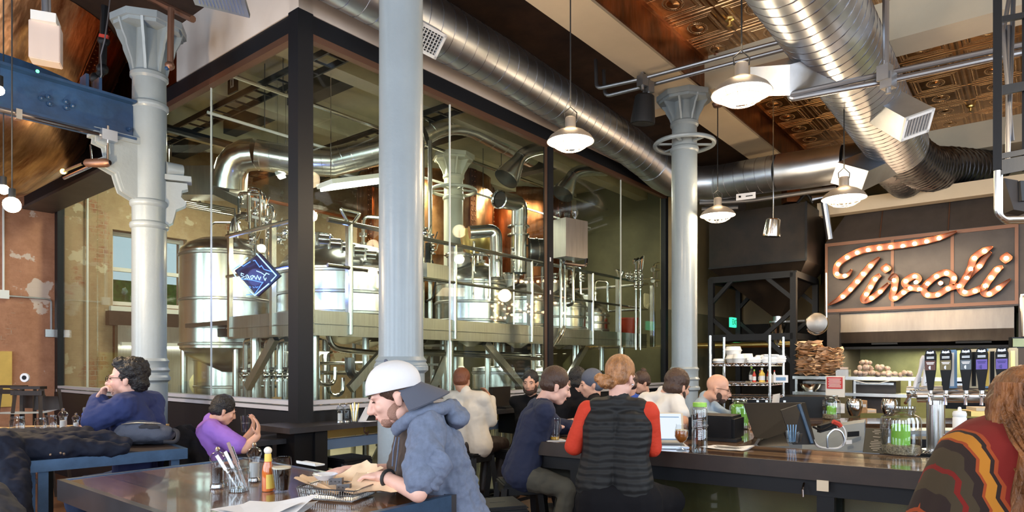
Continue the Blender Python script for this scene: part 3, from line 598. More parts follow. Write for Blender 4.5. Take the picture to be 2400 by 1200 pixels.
for nm, a, b, z in (('pedestal', 5.2, 3.9, 2.7), ('pedestal', 7.35, 3.3, 2.6)): tag(MB().cyl(W(a, b, .03), W(a, b, z), .5, .42, 24).build(nm, M['hood_brown'], None), 'dark steel pedestal under the %s copper kettle of the brewhouse' % ('tall' if a < 6 else 'far dark'), 'pedestal')
# ---------------------------------------------------------------- ducts and pipes inside
t = thing('brewhouse_duct', 'bare metal air duct arching high through the brewhouse', 'duct', P(640, 365, 8.9))
path = [P(600, 362, 8.4), P(680, 376, 8.5), P(780, 380, 8.6), P(887, 353, 8.7), P(985, 312, 8.8)]
spiral(MB(), path, .19, .13, 24, .003).build('duct_body', M['stainless'], t)
spiral(MB(), arcpts(path[-1], P(1050, 268, 9.0), P(1110, 292, 9.3), 5)+[P(1190, 335, 10.0), P(1245, 365, 10.6)], .185, .3, 24, .003).build('duct_body', M['stainless'], t)
MB().tube(arcpts(path[0], P(533, 358, 8.4), P(535, 440, 8.5), 5), .20, 24).build('elbow', M['stainless'], t)
mb = MB(); mb.bar(P(395, 430, 8.8), P(560, 430, 8.5), .34, .38); mb.build('plenum', M['brushed'], t); MB().bar(P(535, 455, 8.5), P(600, 485, 8.2), .42, .10).build('canopy', M['brushed'], t)
def horn(tip, neck, top, label, r=.17):
    t = thing('extraction_horn', label, 'duct', tip); d = (neck-tip).normalized()
    MB().lathe([(r, 0), (r*1.02, .03), (.085, (neck-tip).length), (.085, (neck-tip).length+.05)], tip, 24, d).build('cone', M['stainless'], t)
    MB().tube(arcpts(neck+d*.04, neck+d*.2, top, 6), .085, 16).build('pipe', M['stainless'], t)
horn(P(1186, 420, 8.6), P(1215, 375, 8.7), P(1290, 345, 9.4), 'metal extraction horn pointing down left of the bronze mullion')
horn(P(1318, 455, 9.2), P(1338, 418, 9.3), P(1420, 400, 10.0), 'metal extraction horn pointing down right of the bronze mullion', .16)
t = thing('vent_stack', 'wide metal vent pipe with an open round mouth in the brewhouse', 'pipe', P(1215, 620, 9.2))
a_, b_ = P(1172, 468, 8.9), P(1213, 482, 9.3); MB().tube(arc([a_, b_+Vector((.03, 0, .03)), P(1215, 600, 9.3), P(1215, 640, 9.3)], .12, 4), .115, 20, caps=False).build('pipe', M['stainless'], t)
d = (a_-b_).normalized(); MB().cyl(a_-d*.02, a_-d*.03, .11, n=24).build('mouth', M['rubber'], t); MB().lathe([(.115, -.01), (.13, 0), (.13, .03), (.115, .035)], a_, 24, d).build('rim', M['chrome'], t)
for v in (533, 553): q = P(1215, v, 9.3); MB().cyl(q, q+Z(.02), .16, n=20).build('collar', M['stainless'], t)
t = thing('insulated_pipe', 'shiny foil-clad pipe with an elbow beside the inner column', 'pipe', P(1165, 620, 8.6))
MB().tube(arc([P(1100, 545, 8.5), P(1162, 540, 8.6), P(1163, 650, 8.6)], .1, 5), .085, 18).build('pipe', M['chrome'], t)
t = thing('copper_bowl', 'round copper-coloured vessel hanging behind the foil-clad pipe', 'tank', P(1120, 570, 9.3)); MB().lathe([(.01, 0), (.14, .03), (.22, .14), (.24, .25), (.24, .36)], P(1118, 600, 9.3), 24).build('bowl', M['brass'], t)
t = thing('blower', 'black drum blower at the foot of the vent pipe', 'machine', P(1255, 600, 9.5)); d = Vector((.9, .3, 0)); MB().cyl(P(1232, 590, 9.4), P(1232, 590, 9.4)+d*.28, .2, n=28).build('drum', M['pipe_dark'], t)
for k in (0, .14, .27): MB().cyl(P(1232, 590, 9.4)+d*k, P(1232, 590, 9.4)+d*(k+.02), .21, n=28).build('ring', M['stainless'], t)
# instrument cabinet
t = thing('control_cabinet', 'stainless instrument cabinet with three round gauges on top', 'cabinet', P(1335, 600, 9.0)); c = P(1337, 562, 8.9)
MB().box(c, (.42, .25, .52), ANG-.2).build('case', M['brushed'], t)
for du, s in ((-28, 1), (-8, .8), (10, 1.1)): q = c+Vector((du*.006, 0, .26)); MB().lathe([(.028, 0), (.028, .05*s), (.045, .08*s), (.045, .13*s), (.01, .13*s)], q, 14).build('gauge', M['ware'], t)
mb = MB(); mb.tube(arc([c+Vector((-.12, -.05, -.26)), c+Vector((-.10, -.1, -.34)), c+Vector((.2, -.1, -.38)), c+Vector((.22, 0, -.27))], .06), .025, 8); mb.build('cradle', M['chrome'], t)
# pipework: one welded run of many pipes
pw = thing('process_pipework', 'maze of polished stainless process pipes behind the glass', 'pipework', W(2, .6, .03))
def pipe(pts, r, mat='stainless', rad=.12, nm='pipe'): return MB().tube(arc(pts, rad), r, 10).build(nm, M[mat], pw)
def valve(p, s=1, ax=(0, 0, 1)):
    p = Vector(p); ax = Vector(ax); mb = MB()
    for k in (-.05, .05): mb.cyl(p+ax*(k-.008)*s, p+ax*(k+.008)*s, .042*s, n=14)
    mb.ell(p, .036*s, 12); x = ax.orthogonal().normalized(); mb.tube([p, p+x*.06*s, p+x*.1*s+ax*.1*s], .009*s, 6); mb.build('valve', M['chrome'], pw)
bb = .75
pipe([PB(766, 770, bb), PB(776, 815, bb), PB(820, 822, bb), PB(890, 828, bb)], .030); pipe([PB(890, 828, bb), PB(990, 828, bb), PB(1130, 834, bb), PB(1284, 842, bb)], .028, 'brushed'); pipe([PB(992, 822, 1.1), PB(1284, 832, 1.1)], .022)
pipe([PB(820, 838, bb), PB(820, 880, bb), PB(885, 884, bb), PB(960, 884, bb)], .055, 'pipe_dark', .2); pipe([PB(735, 874, 1.), PB(880, 874, 1.)], .024); pipe([PB(735, 852, 1.2), PB(900, 850, 1.2)], .02)
for k, u in enumerate((745, 762, 985, 1012, 1035, 1048)): pipe([PB(u, 960, 1.5+.1*k), PB(u, 830, 1.5+.1*k), PB(u+14, 825, 1.6+.1*k)], .022, 'stainless', .05)
for u, v, w_, b in ((745, 880, 40, .9), (770, 905, 34, 1.1), (990, 900, 26, 1.4), (1015, 900, 26, 1.5)): pipe([PB(u, v-34, b), PB(u, v+22, b), PB(u+w_, v+22, b), PB(u+w_, v-20, b)], .022, 'chrome', .1)
for u0, b in ((575, 1.4), (625, 1.2), (655, 1.0), (600, 2.2), (560, 2.6), (640, 2.6), (670, 2.2)):
    pipe([PB(u0, 925, b) if 0 else PA(u0, 930, .3+b*.3), PA(u0, 800, .3+b*.3), PA(u0+16, 795, .3+b*.3)], .03 if b < 1.5 else .02, 'stainless', .05); valve(PA(u0, 880, .3+b*.3), 1.1)
pipe([PA(560, 868, .9), PA(690, 866, .9)], .03, 'pipe_dark'); pipe([PA(560, 790, .9), PA(690, 788, .9)], .02); pipe([PA(590, 812, 1.2), PA(690, 812, 1.2)], .05, 'brushed'); pipe([PA(570, 905, 1.3), PA(690, 905, 1.3)], .022)
for u, b in ((990, .9), (1008, .9), (1120, 1.0), (1152, .8), (1172, .8), (1232, 1.5)): pipe([PB(u, 770, b), PB(u, 330 if u < 1010 else 600+(u % 7)*6, b)], .022 if u > 1010 else .026, 'stainless')
for b, u0, u1, v0, v1 in ((.7, 1108, 1148, 595, 700), (.8, 1204, 1238, 572, 760), (.6, 1540, 1556, 615, 672)):
    pipe([PB(u0, v1, b), PB(u0, v0, b), PB(u1, v0+4, b), PB(u1, v1, b)], .016, 'chrome', .06)
pipe([PB(1111, 566, .9), PB(1111, 640, .9), PB(1150, 642, .9)], .018, 'chrome', .03)
# tall looping pipes on the walkway
for k, (u0, u1, top, bot) in enumerate(((1314, 1345, 601, 800), (1323, 1352, 606, 795))): pipe([PB(u0-18, bot+10, .25), PB(u0, bot-20, .25), PB(u0, top+4, .25)], .022, 'chrome', .1)
pipe([PB(1331, 716, .28), PB(1343, 712, .28), PB(1343, 640, .28), PB(1345, 605, .28)], .024, 'chrome', .06); pipe([PB(1318, 603, .26), PB(1352, 612, .26), PB(1357, 606, .26)], .018, 'chrome')
for u, top in ((1490, 612), (1500, 608)): pipe([PB(u, 820, .26), PB(u, top, .26), PB(u+6, top-6, .26)], .020, 'chrome', .04); [valve(PB(u, v, .26), .9) for v in (640, 655, 672)]
pipe([PB(1486, 620, .28), PB(1486, 608, .28), PB(1498, 607, .28), PB(1498, 640, .28)], .018, 'chrome', .05); pipe([PB(1506, 655, .3), PB(1530, 653, .3)], .018, 'chrome')
for v in (632, 657): MB().cyl(PB(1530, v, .3), PB(1543, v, .3), .045, .03).build('valve_wheel', M['chrome'], pw)
pipe([PB(1533, 672, .3), PB(1533, 620, .3), PB(1552, 616, .3), PB(1556, 676, .3)], .018, 'chrome', .06); pipe([PB(1503, 646, .4), PB(1508, 600, .4)], .022, 'chrome'); 
for u, v, b in ((1203, 590, .8), (1203, 602, .8), (1205, 625, .8), (1480, 650, .4), (1470, 648, .4), (1155, 620, .9), (1010, 560, .8), (1013, 585, .8), (995, 545, .7), (1340, 655, .5), (1300, 650, .6), (1365, 652, .8)): valve(PB(u, v, b), 1)
# arched pipe cluster on the left corner of the walkway
for k, (u0, u1, v0, v1) in enumerate(((583, 611, 442, 520), (566, 620, 452, 478), (560, 600, 452, 500), (598, 625, 470, 600), (585, 640, 480, 560))):
    pipe([PA(u0, v1, .7+.1*k), PA(u0, v0, .7+.1*k), PA(u1, v0+3, .7+.1*k), PA(u1, v1+12, .7+.1*k)], .020, 'chrome', .08)
for k in range(4): pipe([PA(541+k*5, 800, 1.0+.05*k), PA(541+k*5, 520-k*3, 1.0+.05*k), PA(565+k*3, 498+k*4, 1.0+.05*k), PA(600, 508+k*4, 1.0+.05*k)], .022, 'stainless' if k % 2 else 'pipe_dark', .18)
for u, v in ((583, 505), (598, 500), (612, 520), (626, 520), (640, 530), (590, 560), (632, 545), (655, 560), (668, 545), (610, 480)): valve(PA(u, v, .8), 1.1)
for v in (466, 508): MB().bar(PA(592, v, .7), PA(619, v+6, .7), .02, .03).build('tie_bar', M['white_enamel'], pw)
mb = MB()
for k in range(5): u = 745+k*28; q = PB(u, 560+k*9, 1.0); mb.cyl(q, q+Vector((.1, .05, 0)), .05, n=12); mb.cyl(q+Z(.07), q+Z(-.07), .02, n=8)
mb.build('fitting_row', M['chrome'], pw)
t = thing('press_cylinder', 'grey boxed pump assembly left of the inner column', 'machine', PB(1000, 640, .8)); MB().obox(PB(1018, 640, .8), EA*.20, EB*.08, (0, 0, .10)).build('housing', M['brushed'], t); MB().cyl(PB(1003, 570, .8), PB(1003, 625, .8), .035).build('ram', M['black_steel'], t); MB().tube(arc([PB(1012, 610, .78), PB(1024, 640, .75), PB(1015, 700, .75), PB(1000, 705, .75)], .1), .012, 6).build('hose', M['rubber'], t)
# little things on the walkway
t = thing('red_bucket', 'orange-red plastic bucket standing on the far walkway', 'bucket', PB(1474, 786, .7)); c = PB(1474, 794, .7); c.z = 2.10; MB().lathe([(.01, 0), (.13, 0), (.165, .30), (.175, .30), (.175, .32), (.16, .32), (.13, .02)], c, 24).build('pail', M['red_bucket'], t)
t = thing('work_glove', 'pale work gloves hung over the far handrail', 'glove', PB(1515, 690, .32)); c = PB(1515, 700, .31)
mb = MB(); mb.obox(c, EA*.08, EB*.02, (0, 0, .09)); mb.obox(c+EA*.04+Z(-.13), EA*.035, EB*.018, (0.02, 0, .06)); mb.obox(c-EA*.05+Z(-.11), EA*.03, EB*.018, (-.01, 0, .05)); mb.build('cloth', M['cream_label'], t, bevel=.012)
for i, (b_, z_, r_, mt, lab) in enumerate(((1.9, 4.78, .025, 'stainless', 'thin steel pipe hung highest under the brewhouse ceiling'), (2.3, 4.45, .018, 'white_enamel', 'white conduit hung above the bare metal duct'), (3.6, 4.6, .05, 'black_steel', 'black pipe hung deep under the brewhouse ceiling'), (4.9, 4.3, .03, 'copper_pipe', 'reddish pipe along the far brick side of the brewhouse'))):
    t = thing('hung_pipe', lab, 'pipe', W(.3, b_, z_)); MB().tube([W(.3, b_, z_), W(8.4, b_, z_)], r_, 8).build('pipe', M[mt], t)
    for a_ in (1, 3, 5, 7): MB().tube([W(a_, b_, z_), W(a_, b_, 5.25)], .006, 5).build('hanger', M['pipe_dark'], t)
for i, (a_, lab) in enumerate(((.9, 'black steel tray hung across the left of the brewhouse ceiling'), (2.7, 'black steel tray hung across the middle of the brewhouse ceiling'))):
    t = thing('cable_tray', lab, 'tray', W(a_, 1, 4.85)); mb = MB()
    for s_ in (-.12, .12): mb.bar(W(a_+s_, .4, 4.85), W(a_+s_, 5.8, 4.85), .02, .07)
    for k in range(22): mb.bar(W(a_-.12, .5+k*.24, 4.83), W(a_+.12, .5+k*.24, 4.83), .02)
    mb.build('tray', M['black_steel'], t)
t = thing('number_plate', 'small dark plate with the numeral 1 high behind the left glass', 'sign', PA(548, 195, .5)); c = PA(546, 195, .5); MB().obox(c, EB*.10, EA*.01, (0, 0, .11)).build('plate', M['black_panel'], t); mb = MB(); mb.obox(c-EA*.012, EB*.035, EA*.002, (0, 0, .05)); mb.build('card', M['paper'], t); MB().obox(c-EA*.015, EB*.007, EA*.001, (0, 0, .032)).build('numeral', M['black_panel'], t)
# barrels
for u, v, a, lab in ((497, 898, 2.2, 'pale oak barrel lying under the tall tank'), (400, 890, 2.4, 'pale oak barrel lying left behind the grey column')):
    c = PA(u, v, a); c.z = max(c.z, .45); t = thing('barrel', lab, 'barrel', c); d = Vector((.95, .3, 0)).normalized()
    MB().lathe([(.22, -.42), (.27, -.2), (.285, 0), (.27, .2), (.22, .42)], c, 24, d).build('staves', M['barrel_cream'], t); MB().cyl(c+d*.40, c+d*.415, .215, n=24).build('head', M['wood_light'], t)
    for k in (-.36, .36): MB().lathe([(.235, k-.03), (.245, k-.03), (.235, k+.03)], c, 24, d).build('hoop', M['galv'], t)
t = thing('cooling_unit', 'brushed steel service panel on the wall under the brick-wall window', 'panel', PA(340, 780, .9)); MB().gbox(.72, 2.6, 6.02, 6.14, 1.05, 2.2).build('panel', M['brushed'], t)
def tube_fix(p, q, label, w=.12, hang=None, cover='white_enamel'):
    t = thing('tube_light_fixture', label, 'lamp', (p+q)/2); d = (q-p).normalized(); MB().bar(p+Z(.05), q+Z(.05), w, .05).build('housing', M[cover], t)
    MB().bar(p+d*.03, q-d*.03, w*.8, .03).build('diffuser', M['tube_glow'], t)
    if hang:
        for k in (.1, .9): s = p.lerp(q, k); MB().tube([s+Z(.06), Vector((s.x, s.y, hang))], .005, 5).build('hanger', M['chrome'], t)
tube_fix(W(.72, 5.9, 1.86), W(1.9, 5.9, 1.86), 'white tube light glowing low on the steel panel under the window', .06)
tube_fix(P(760, 442, 7.3), P(905, 423, 7.9), 'bright hanging strip light left of the thick grey column', .34, 5.28); tube_fix(P(505, 200, 9), P(600, 150, 9), 'unlit-looking strip light up by the brewhouse ceiling', .15, None, 'galv') if 0 else None
tube_fix(P(648, 418, 8.5), P(672, 410, 8.5), 'short work light above the pipe loops', .1, 5.28)
for k in range(5): tag(MB().tube([PA(395, 462+4*k, .9+.05*k), PA(550, 490+4*k, .9+.05*k), PA(552+3*k, 540, .9+.05*k)], .012, 6).build('conduit', M['stainless']), 'thin steel conduits crossing the brick under the boxy plenum', 'conduit', 'conduits under the plenum')
for u, z0 in ((193, 1.3),): tag(MB().tube([W(.35, 6.15, 1.1), W(.35, 6.15, 5.2)], .016, 6).build('conduit', M['white_enamel']), 'pale conduit running up the plaster behind the left glass', 'conduit')
t = thing('wall_socket', 'small beige junction box on the brick arch', 'socket', PB(466, 474, 6.2)); c = PB(466, 474, 6.15); MB().obox(c, EA*.08, EB*.03, (0, 0, .08)).build('box', M['cream'], t); MB().obox(c-EB*.035, EA*.02, EB*.004, (0, 0, .02)).build('hole', M['rubber'], t)
t = thing('bright_spot_bulb', 'bare bright bulb just above the neon sign', 'lamp', PA(613, 582, .6)); MB().ell(PA(613, 582, .6), .045, 16).build('bulb', M['bulb'], t); MB().cyl(PA(613, 575, .6), PA(613, 560, .6), .02).build('socket', M['black_steel'], t); point('bright_spot_light', PA(613, 590, .5), 14, WARM, .04)  # bulb and point light put in for a bright spot above the neon
# neon lozenge hanging inside the left glass (its lettering runs backwards)
def NP(x, y): return PA(380+x/4, 380+y/4, .07)
ns = thing('neon_sign', 'blue neon lozenge with backward script lettering hung in the left glass', 'sign', NP(870, 1050))
MB().extr([NP(885, 850)-EA*-.03, NP(1078, 1062)+EA*.03, NP(868, 1256)+EA*.03, NP(650, 1015)+EA*.03], EA*.02).build('backing', pm('neon_back', (.006, .010, .07), .3), ns)
def neon(strokes, nm, mat, r): 
    mb = MB()
    for s in strokes: mb.tube([NP(*p) for p in s], r, 6)
    mb.build(nm, M[mat], ns)
neon([[(885, 858), (1070, 1062), (1022, 1115)], [(1000, 1140), (868, 1250), (700, 1090), (655, 1015), (800, 898)]], 'border_tube', 'neon_core', .006)
neon([[(655, 1015), (735, 965), (760, 975), (825, 935)], [(855, 925), (870, 920), (915, 985), (930, 968), (955, 1005), (1040, 1030)], [(740, 1095), (840, 1105), (945, 1130)], [(790, 1245), (870, 1235), (945, 1125)]], 'mountain_tube', 'neon', .004)
neon([[(1003, 1052), (975, 1040), (965, 1060), (925, 1035), (885, 1020)], [(975, 1045), (950, 1075), (965, 1110), (975, 1085)], [(925, 1075), (912, 1105), (900, 1075)], [(895, 1060), (880, 1100), (862, 1065)], [(858, 1070), (840, 1100), (828, 1070), (850, 1062), (858, 1075)], [(825, 1100), (795, 1055), (812, 1070), (800, 1095)], [(785, 1060), (790, 1090), (770, 1095)], [(765, 1050), (742, 1040), (740, 1060), (775, 1075), (745, 1085)]], 'script_tube', 'neon_core', .004)
neon([[(815, 1165), (830, 1172), (820, 1180)], [(850, 1165), (862, 1180)], [(872, 1162), (872, 1180)], [(886, 1165), (886, 1180), (900, 1165)], [(910, 1165), (916, 1178)]], 'small_script_tube', 'neon', .0025)
point('neon_glow', NP(870, 1080)+EA*-.12, 1.2, (.2, .3, 1), .1); point('neon_glow', NP(860, 1050)+EA*.25, 34, (.2, .3, 1), .1)
# ================================================================ LEFT: beam, pipes and hardware under the kettle
d = EA; top0 = C2+Z(3.62)
B1 = C2-EA*.145; B0 = C2-EA*5.2
t = thing('steel_beam', 'blue riveted steel beam running from the grey column to the left edge', 'beam', C2-EA*.2+Z(3.62))
mb = MB(); mb.bar(B0+Z(3.80), B1+Z(3.80), .025, .34); mb.build('web', M['blue_paint'], t)
for z in (3.63, 3.965): MB().bar(B0+Z(z), B1+Z(z), .19, .022).build('flange', M['blue_paint'], t)
mb = MB(); nb = -EB                          # side towards the camera
for u, v in ((95, 232), (111, 229), (114, 245), (152, 240), (153, 254), (168, 250), (300, 304)):
    k = (u-1200)/F; base = C2; s = (base.x-k*base.y)/(EA.x-k*EA.y); q = C2-EA*s; z = EYE-(v-HZ)/F*q.y; mb.cyl(q+nb*.012+Z(z), q+nb*.035+Z(z), .021, n=8); mb.ell(q+nb*.035+Z(z), .016, 8)
mb.build('rivets', M['blue_paint'], t, kind=None)
mb = MB(); mb.obox(C2-EA*.42+EB*.02+Z(4.03), EA*.012, EB*.07, (0, 0, .07)); mb.obox(C2-EA*.52+EB*.02+Z(4.03), EA*.012, EB*.07, (0, 0, .07)); mb.build('lug', M['blue_paint'], t)
t = thing('awning_rod', 'long polished rod clamped under the blue beam', 'rod', C2-EA*.4+Z(3.58)); MB().tube([B0-EB*.11+Z(3.585), C2-EA*.36-EB*.11+Z(3.585)], .016, 8).build('rod', M['chrome'], t)
q = C2-EA*.38-EB*.10+Z(3.59); MB().obox(q, EA*.06, EB*.05, (0, 0, .045)).build('clamp', M['galv'], t); MB().cyl(q+Z(.04), q+Z(.09), .012).build('bolt', M['chrome'], t)
MB().tube([q+Z(-.04), q+Z(-.22)], .010, 8).build('link', M['chrome'], t); k = C2-EA*1.02-EB*.11+Z(3.585); MB().box(k, (.04, .05, .08), ANG).build('clip', M['chrome'], t)
t = thing('hand_crank', 'brass-tipped steel crank with a copper grip below the blue beam', 'crank', q+Z(-.22)); g = q+Z(-.23)
MB().lathe([(.02, 0), (.038, .03), (.040, .12), (.034, .22), (.02, .24)], g+Vector((.02, 0, 0)), 16, Vector((-1, .12, 0.02))).build('grip', M['bronze_frame'], t)
MB().tube([g+Vector((-.24, .03, 0)), P(148, 402, 5.9)], .012, 8).build('rod', M['chrome'], t); MB().cyl(P(148, 402, 5.88), P(152, 401, 5.95), .025).build('eye', M['brass'], t); MB().tube([P(150, 418, 6.2), P(238, 378, 6.0)], .014, 8).build('brace', M['chrome'], t)
MB().tube([P(212, 340, 6.1), P(216, 385, 6.0)], .008, 6).build('hook', M['chrome'], t)
# hanging black pipe with valve, white cable
t = thing('drain_pipe', 'black threaded pipe with a red handled valve rising from the blue beam', 'pipe', P(224, 236, 6.3))
MB().tube(arc([P(224, 238, 6.3), P(224, 184, 6.3), P(240, 168, 6.3), P(243, 70, 6.3), P(246, 15, 6.3)], .05), .035, 10).build('pipe', M['black_steel'], t)
for u, v in ((224, 184), (240, 162), (243, 96)): MB().ell(P(u, v, 6.3), .055, 12).build('coupling', M['black_steel'], t)
MB().bar(P(233, 83, 6.25), P(254, 87, 6.25), .02, .03).build('valve_handle', M['label_red'], t)
tag(MB().tube([P(258, -5, 6.2), P(253, 40, 6.2), P(245, 95, 6.2), P(236, 130, 6.2), P(238, 175, 6.2), P(228, 210, 6.2)], .006, 6).build('cable', M['galv']), 'loose pale cable hanging beside the black threaded pipe', 'cable')
t = thing('sprinkler_pipe', 'copper pipe with an elbow hanging beside the grey capital', 'pipe', P(398, 155, 5.6)); MB().tube(arc([P(300, -30, 6.0), P(452, 45, 5.6)], .05), .03, 8).build('main', M['bronze_frame'], t); MB().tube([P(401, 20, 5.6), P(399, 150, 5.6)], .027, 10).build('drop', M['bronze_frame'], t); MB().ell(P(398, 154, 5.6), .04, 10).build('head', M['bronze_frame'], t); MB().ell(P(391, 160, 5.58), .018, 8).build('cap', M['blue_paint'], t)
t = thing('wireless_bridge', 'beige electrical box hanging on a steel conduit in front of the copper kettle', 'box', P(104, 60, 5.0)); q = P(108, 105, 5.0)
MB().obox(q, (.085, .05, 0), (-.03, .06, 0), (0, 0, .145)).build('case', M['box_pink'], t, bevel=.006); MB().obox(q+Vector((0, 0, .17)), (.075, .03, 0), (-.05, .10, 0), (0, 0, .035)).build('bracket', M['white_enamel'], t)
MB().tube([q+Vector((-.02, .03, .2)), q+Vector((-.03, .03, .9))], .032, 12).build('conduit', M['galv'], t); MB().ell(P(88, 167, 4.9), .012, 8).build('indicator', M['led_green'], t)
# round bare bulbs at the far left
for u, v, Y, r, lab in ((28, 480, 4.6, .055, 'bare glowing globe bulb at the left edge below the copper kettle'), (8, 444, 5.2, .04, 'smaller bare globe bulb just above the big one'), (-2, 212, 4.2, .03, 'tiny lit bulb at the left edge on the blue beam')):
    c = P(u, v, Y); t = thing('globe_bulb', lab, 'lamp', c); MB().ell(c, r, 16).build('glass', M['sunburst'], t); MB().cyl(c+Z(r*.8), c+Z(r*.8+.07), .022, n=12).build('socket', M['black_steel'], t); MB().tube([c+Z(r+.06), Vector((c.x, c.y, 5.2 if v > 300 else c.z+.2))], .005, 5).build('cord', M['rubber'], t)
    point('bulb_light', c-Z(.15), 100 if r > .05 else 14, (1, .72, .42), .05)
# electrical conduit and boxes on the left brick wall
def WL(u, v): return PB(u, v, 6.28)
t = thing('electrical_conduit', 'white painted conduit with a double box on the left brick wall', 'conduit', WL(60, 695)); MB().tube([WL(8, 690), WL(8, 300)], .014, 6).build('riser', M['white_enamel'], t)
MB().tube(arc([WL(10, 693), WL(106, 700), WL(120, 704), WL(120, 772)], .12), .014, 6).build('run', M['galv'], t); MB().obox(WL(8, 690), EA*.06, EB*.03, (0, 0, .06)).build('junction', M['white_enamel'], t); MB().obox(WL(118, 781), EA*.07, EB*.035, (0, 0, .055)).build('socket_box', M['galv'], t)
tag(slab('wall_poster', [(-2.2, -.55, 6.26, 6.30, 1.0, 1.78)], pm('mustard', (.66, .42, .10), .6, var=.15, vs_=3)), 'mustard yellow painted board low on the left brick wall', 'board', kind='thing')
# ================================================================ LAMPS, SPEAKERS AND CONDUITS UNDER THE CEILING
def make_pendant():
    t = thing('pendant_lamp', 'lamp', 'lamp')
    MB().lathe([(.200, 0), (.202, .004), (.175, .045), (.12, .085), (.06, .112), (.045, .125), (.045, .2), (.04, .21)], (0, 0, 0), 40).build('shade', pm('shade_grey', (.32, .27, .22), .4, .4), t, local=True)
    MB().lathe([(.198, .002), (.170, .040), (.115, .078), (.05, .10)], (0, 0, 0), 40).build('reflector', M['white_enamel'], t, local=True)
    MB().lathe([(.001, .015), (.10, .016), (.165, .022), (.165, .03), (.001, .05)], (0, 0, 0), 32).build('diffuser', M['lamp_glow'], t, local=True)
    mb = MB()
    for k in range(12): th = k*pi/6; mb.tube([(.155*cos(th)*cos(p), .155*sin(th)*cos(p), -.075*sin(p)) for p in [j*pi/12 for j in range(6)]], .0025, 4)
    for p in (0, .45, .9): mb.tube([(.155*cos(p)*cos(k*pi/12), .155*cos(p)*sin(k*pi/12), -.075*sin(p)) for k in range(24)], .003, 4, True)
    mb.build('wire_guard', M['cream'], t, local=True)
    MB().tube([(-.05, 0, .2), (-.055, 0, .25), (0, 0, .30), (.055, 0, .25), (.05, 0, .2)], .005, 6).build('hook', M['black_steel'], t, local=True)
    return t
P0 = make_pendant(); pend = [((1337, 333, 5.53), 'caged pendant lamp hanging in front of the spiral duct by the thick column', 4.82), ((1738, 221, 4.44), 'nearest caged pendant lamp, hanging beside the wide duct under the tin ceiling', 5.22),
    ((1682, 506, 7.6), 'caged pendant lamp just right of the middle grey column', 5.22), ((1978, 466, 6.27), 'caged pendant lamp in front of the boxy take-off over the kitchen', 5.22)]
locs = [(P(*p), lab, zc) for p, lab, zc in pend]+[(Vector((-1.1, -.9, 3.45)), 'unseen caged pendant added for room light, behind the camera', 5.22), (Vector((2.6, 1.2, 3.45)), 'unseen caged pendant added for room light over the bar, beyond the right edge', 5.22), (Vector((4.9, 4.1, 3.4)), 'unseen caged pendant added for room light over the taps, beyond the right edge', 5.22), (Vector((-3.6, 1.3, 3.45)), 'unseen caged pendant added for room light over the tables, beyond the left edge', 5.22)]  # last four pendants hang out of view, added to light the room
for i, (p, lab, zc) in enumerate(locs):
    o = P0 if i == 0 else dup(P0, p, None, lab); o.location = p; o['label'] = lab; o['group'] = 'caged pendant lamps'
    c = MB().tube([(0, 0, .30), (0, 0, zc-p.z)], .006, 5); c.build('cord', M['rubber'], o, local=True); MB().lathe([(.001, zc-p.z-.05), (.05, zc-p.z-.04), (.065, zc-p.z), (.001, zc-p.z)], (0, 0, 0), 20).build('ceiling_cup', M['bronze_frame'], o, local=True)
    point('pendant_light', p+Z(-.09), 62, WARM, .07); point('pendant_spill', p+Z(.35), 9, WARM, .10)
def speaker(c, r, h, mat, label, zc):
    t = thing('hanging_speaker', label, 'speaker', c); ax = Vector((.06, -.12, 1)).normalized()
    MB().lathe([(.001, h), (r*.62, h), (r*.78, h*.94), (r*1.0, .03), (r*.99, 0), (r*.86, -.005)], c, 28, ax).build('housing', M[mat], t); MB().lathe([(.001, .012), (r*.86, -.002)], c, 28, ax).build('grille', M['rubber'], t)
    q = c+ax*h; MB().tube([q, q+Z(.1), Vector((q.x, q.y, zc))], .006, 5).build('cable', M['rubber' if mat != 'chrome' else 'chrome'], t)
speaker(P(1506, 290, 7.2), .135, .31, 'black_steel', 'black tapered speaker hanging left of the middle column capital', 4.82); speaker(P(1808, 554, 8.2), .11, .22, 'chrome', 'polished tapered speaker hanging in front of the black hopper', 5.22)
def conduits(lines, label, r=.022, clamps=()):
    t = thing('ceiling_conduit', label, 'conduit', Vector(lines[0][0]))
    for l in lines: MB().tube(arc(l, .08), r, 10).build('pipe', M['conduit_grey'], t)
    for c in clamps: mb = MB(); mb.box(c, (.09, .09, .12), .6); mb.cyl(Vector(c)+Z(-.1), Vector(c)+Z(.1), .02); mb.build('clamp', M['conduit_grey'], t)
conduits([[P(1396, 140, 7.6), P(1398, 208, 7.5), P(1500, 186, 7.2), P(1790, 108, 6.4), P(2000, 55, 5.9)], [P(1415, 165, 7.7), P(1418, 226, 7.6), P(1515, 202, 7.3), P(1800, 126, 6.5), P(2010, 72, 6.0)]], 'pair of thin conduits crossing above the black hanging speaker', .022, [P(1506, 190, 7.15), P(1520, 205, 7.2)])
conduits([[P(1852, 216, 5.4), P(1850, 222, 5.4), P(2078, 172, 5.25), P(2330, 118, 4.95), P(2430, 98, 4.85)], [P(1852, 216, 5.42), P(1852, 232, 5.4), P(2078, 190, 5.25), P(2330, 136, 4.95), P(2430, 116, 4.85)], [P(2076, 180, 5.2), P(2076, -60, 5.2)]], 'pair of conduits crossing in front of the wide duct with a vertical drop', .024, [P(2074, 172, 5.2), P(2082, 190, 5.2)])
conduits([[P(1190, 150, 8.6), P(1280, 128, 8.3), P(1360, 112, 8.1)], [P(1200, 166, 8.6), P(1290, 142, 8.3), P(1365, 125, 8.1)]], 'pair of conduits on the dark ceiling behind the first pendant cord', .03)
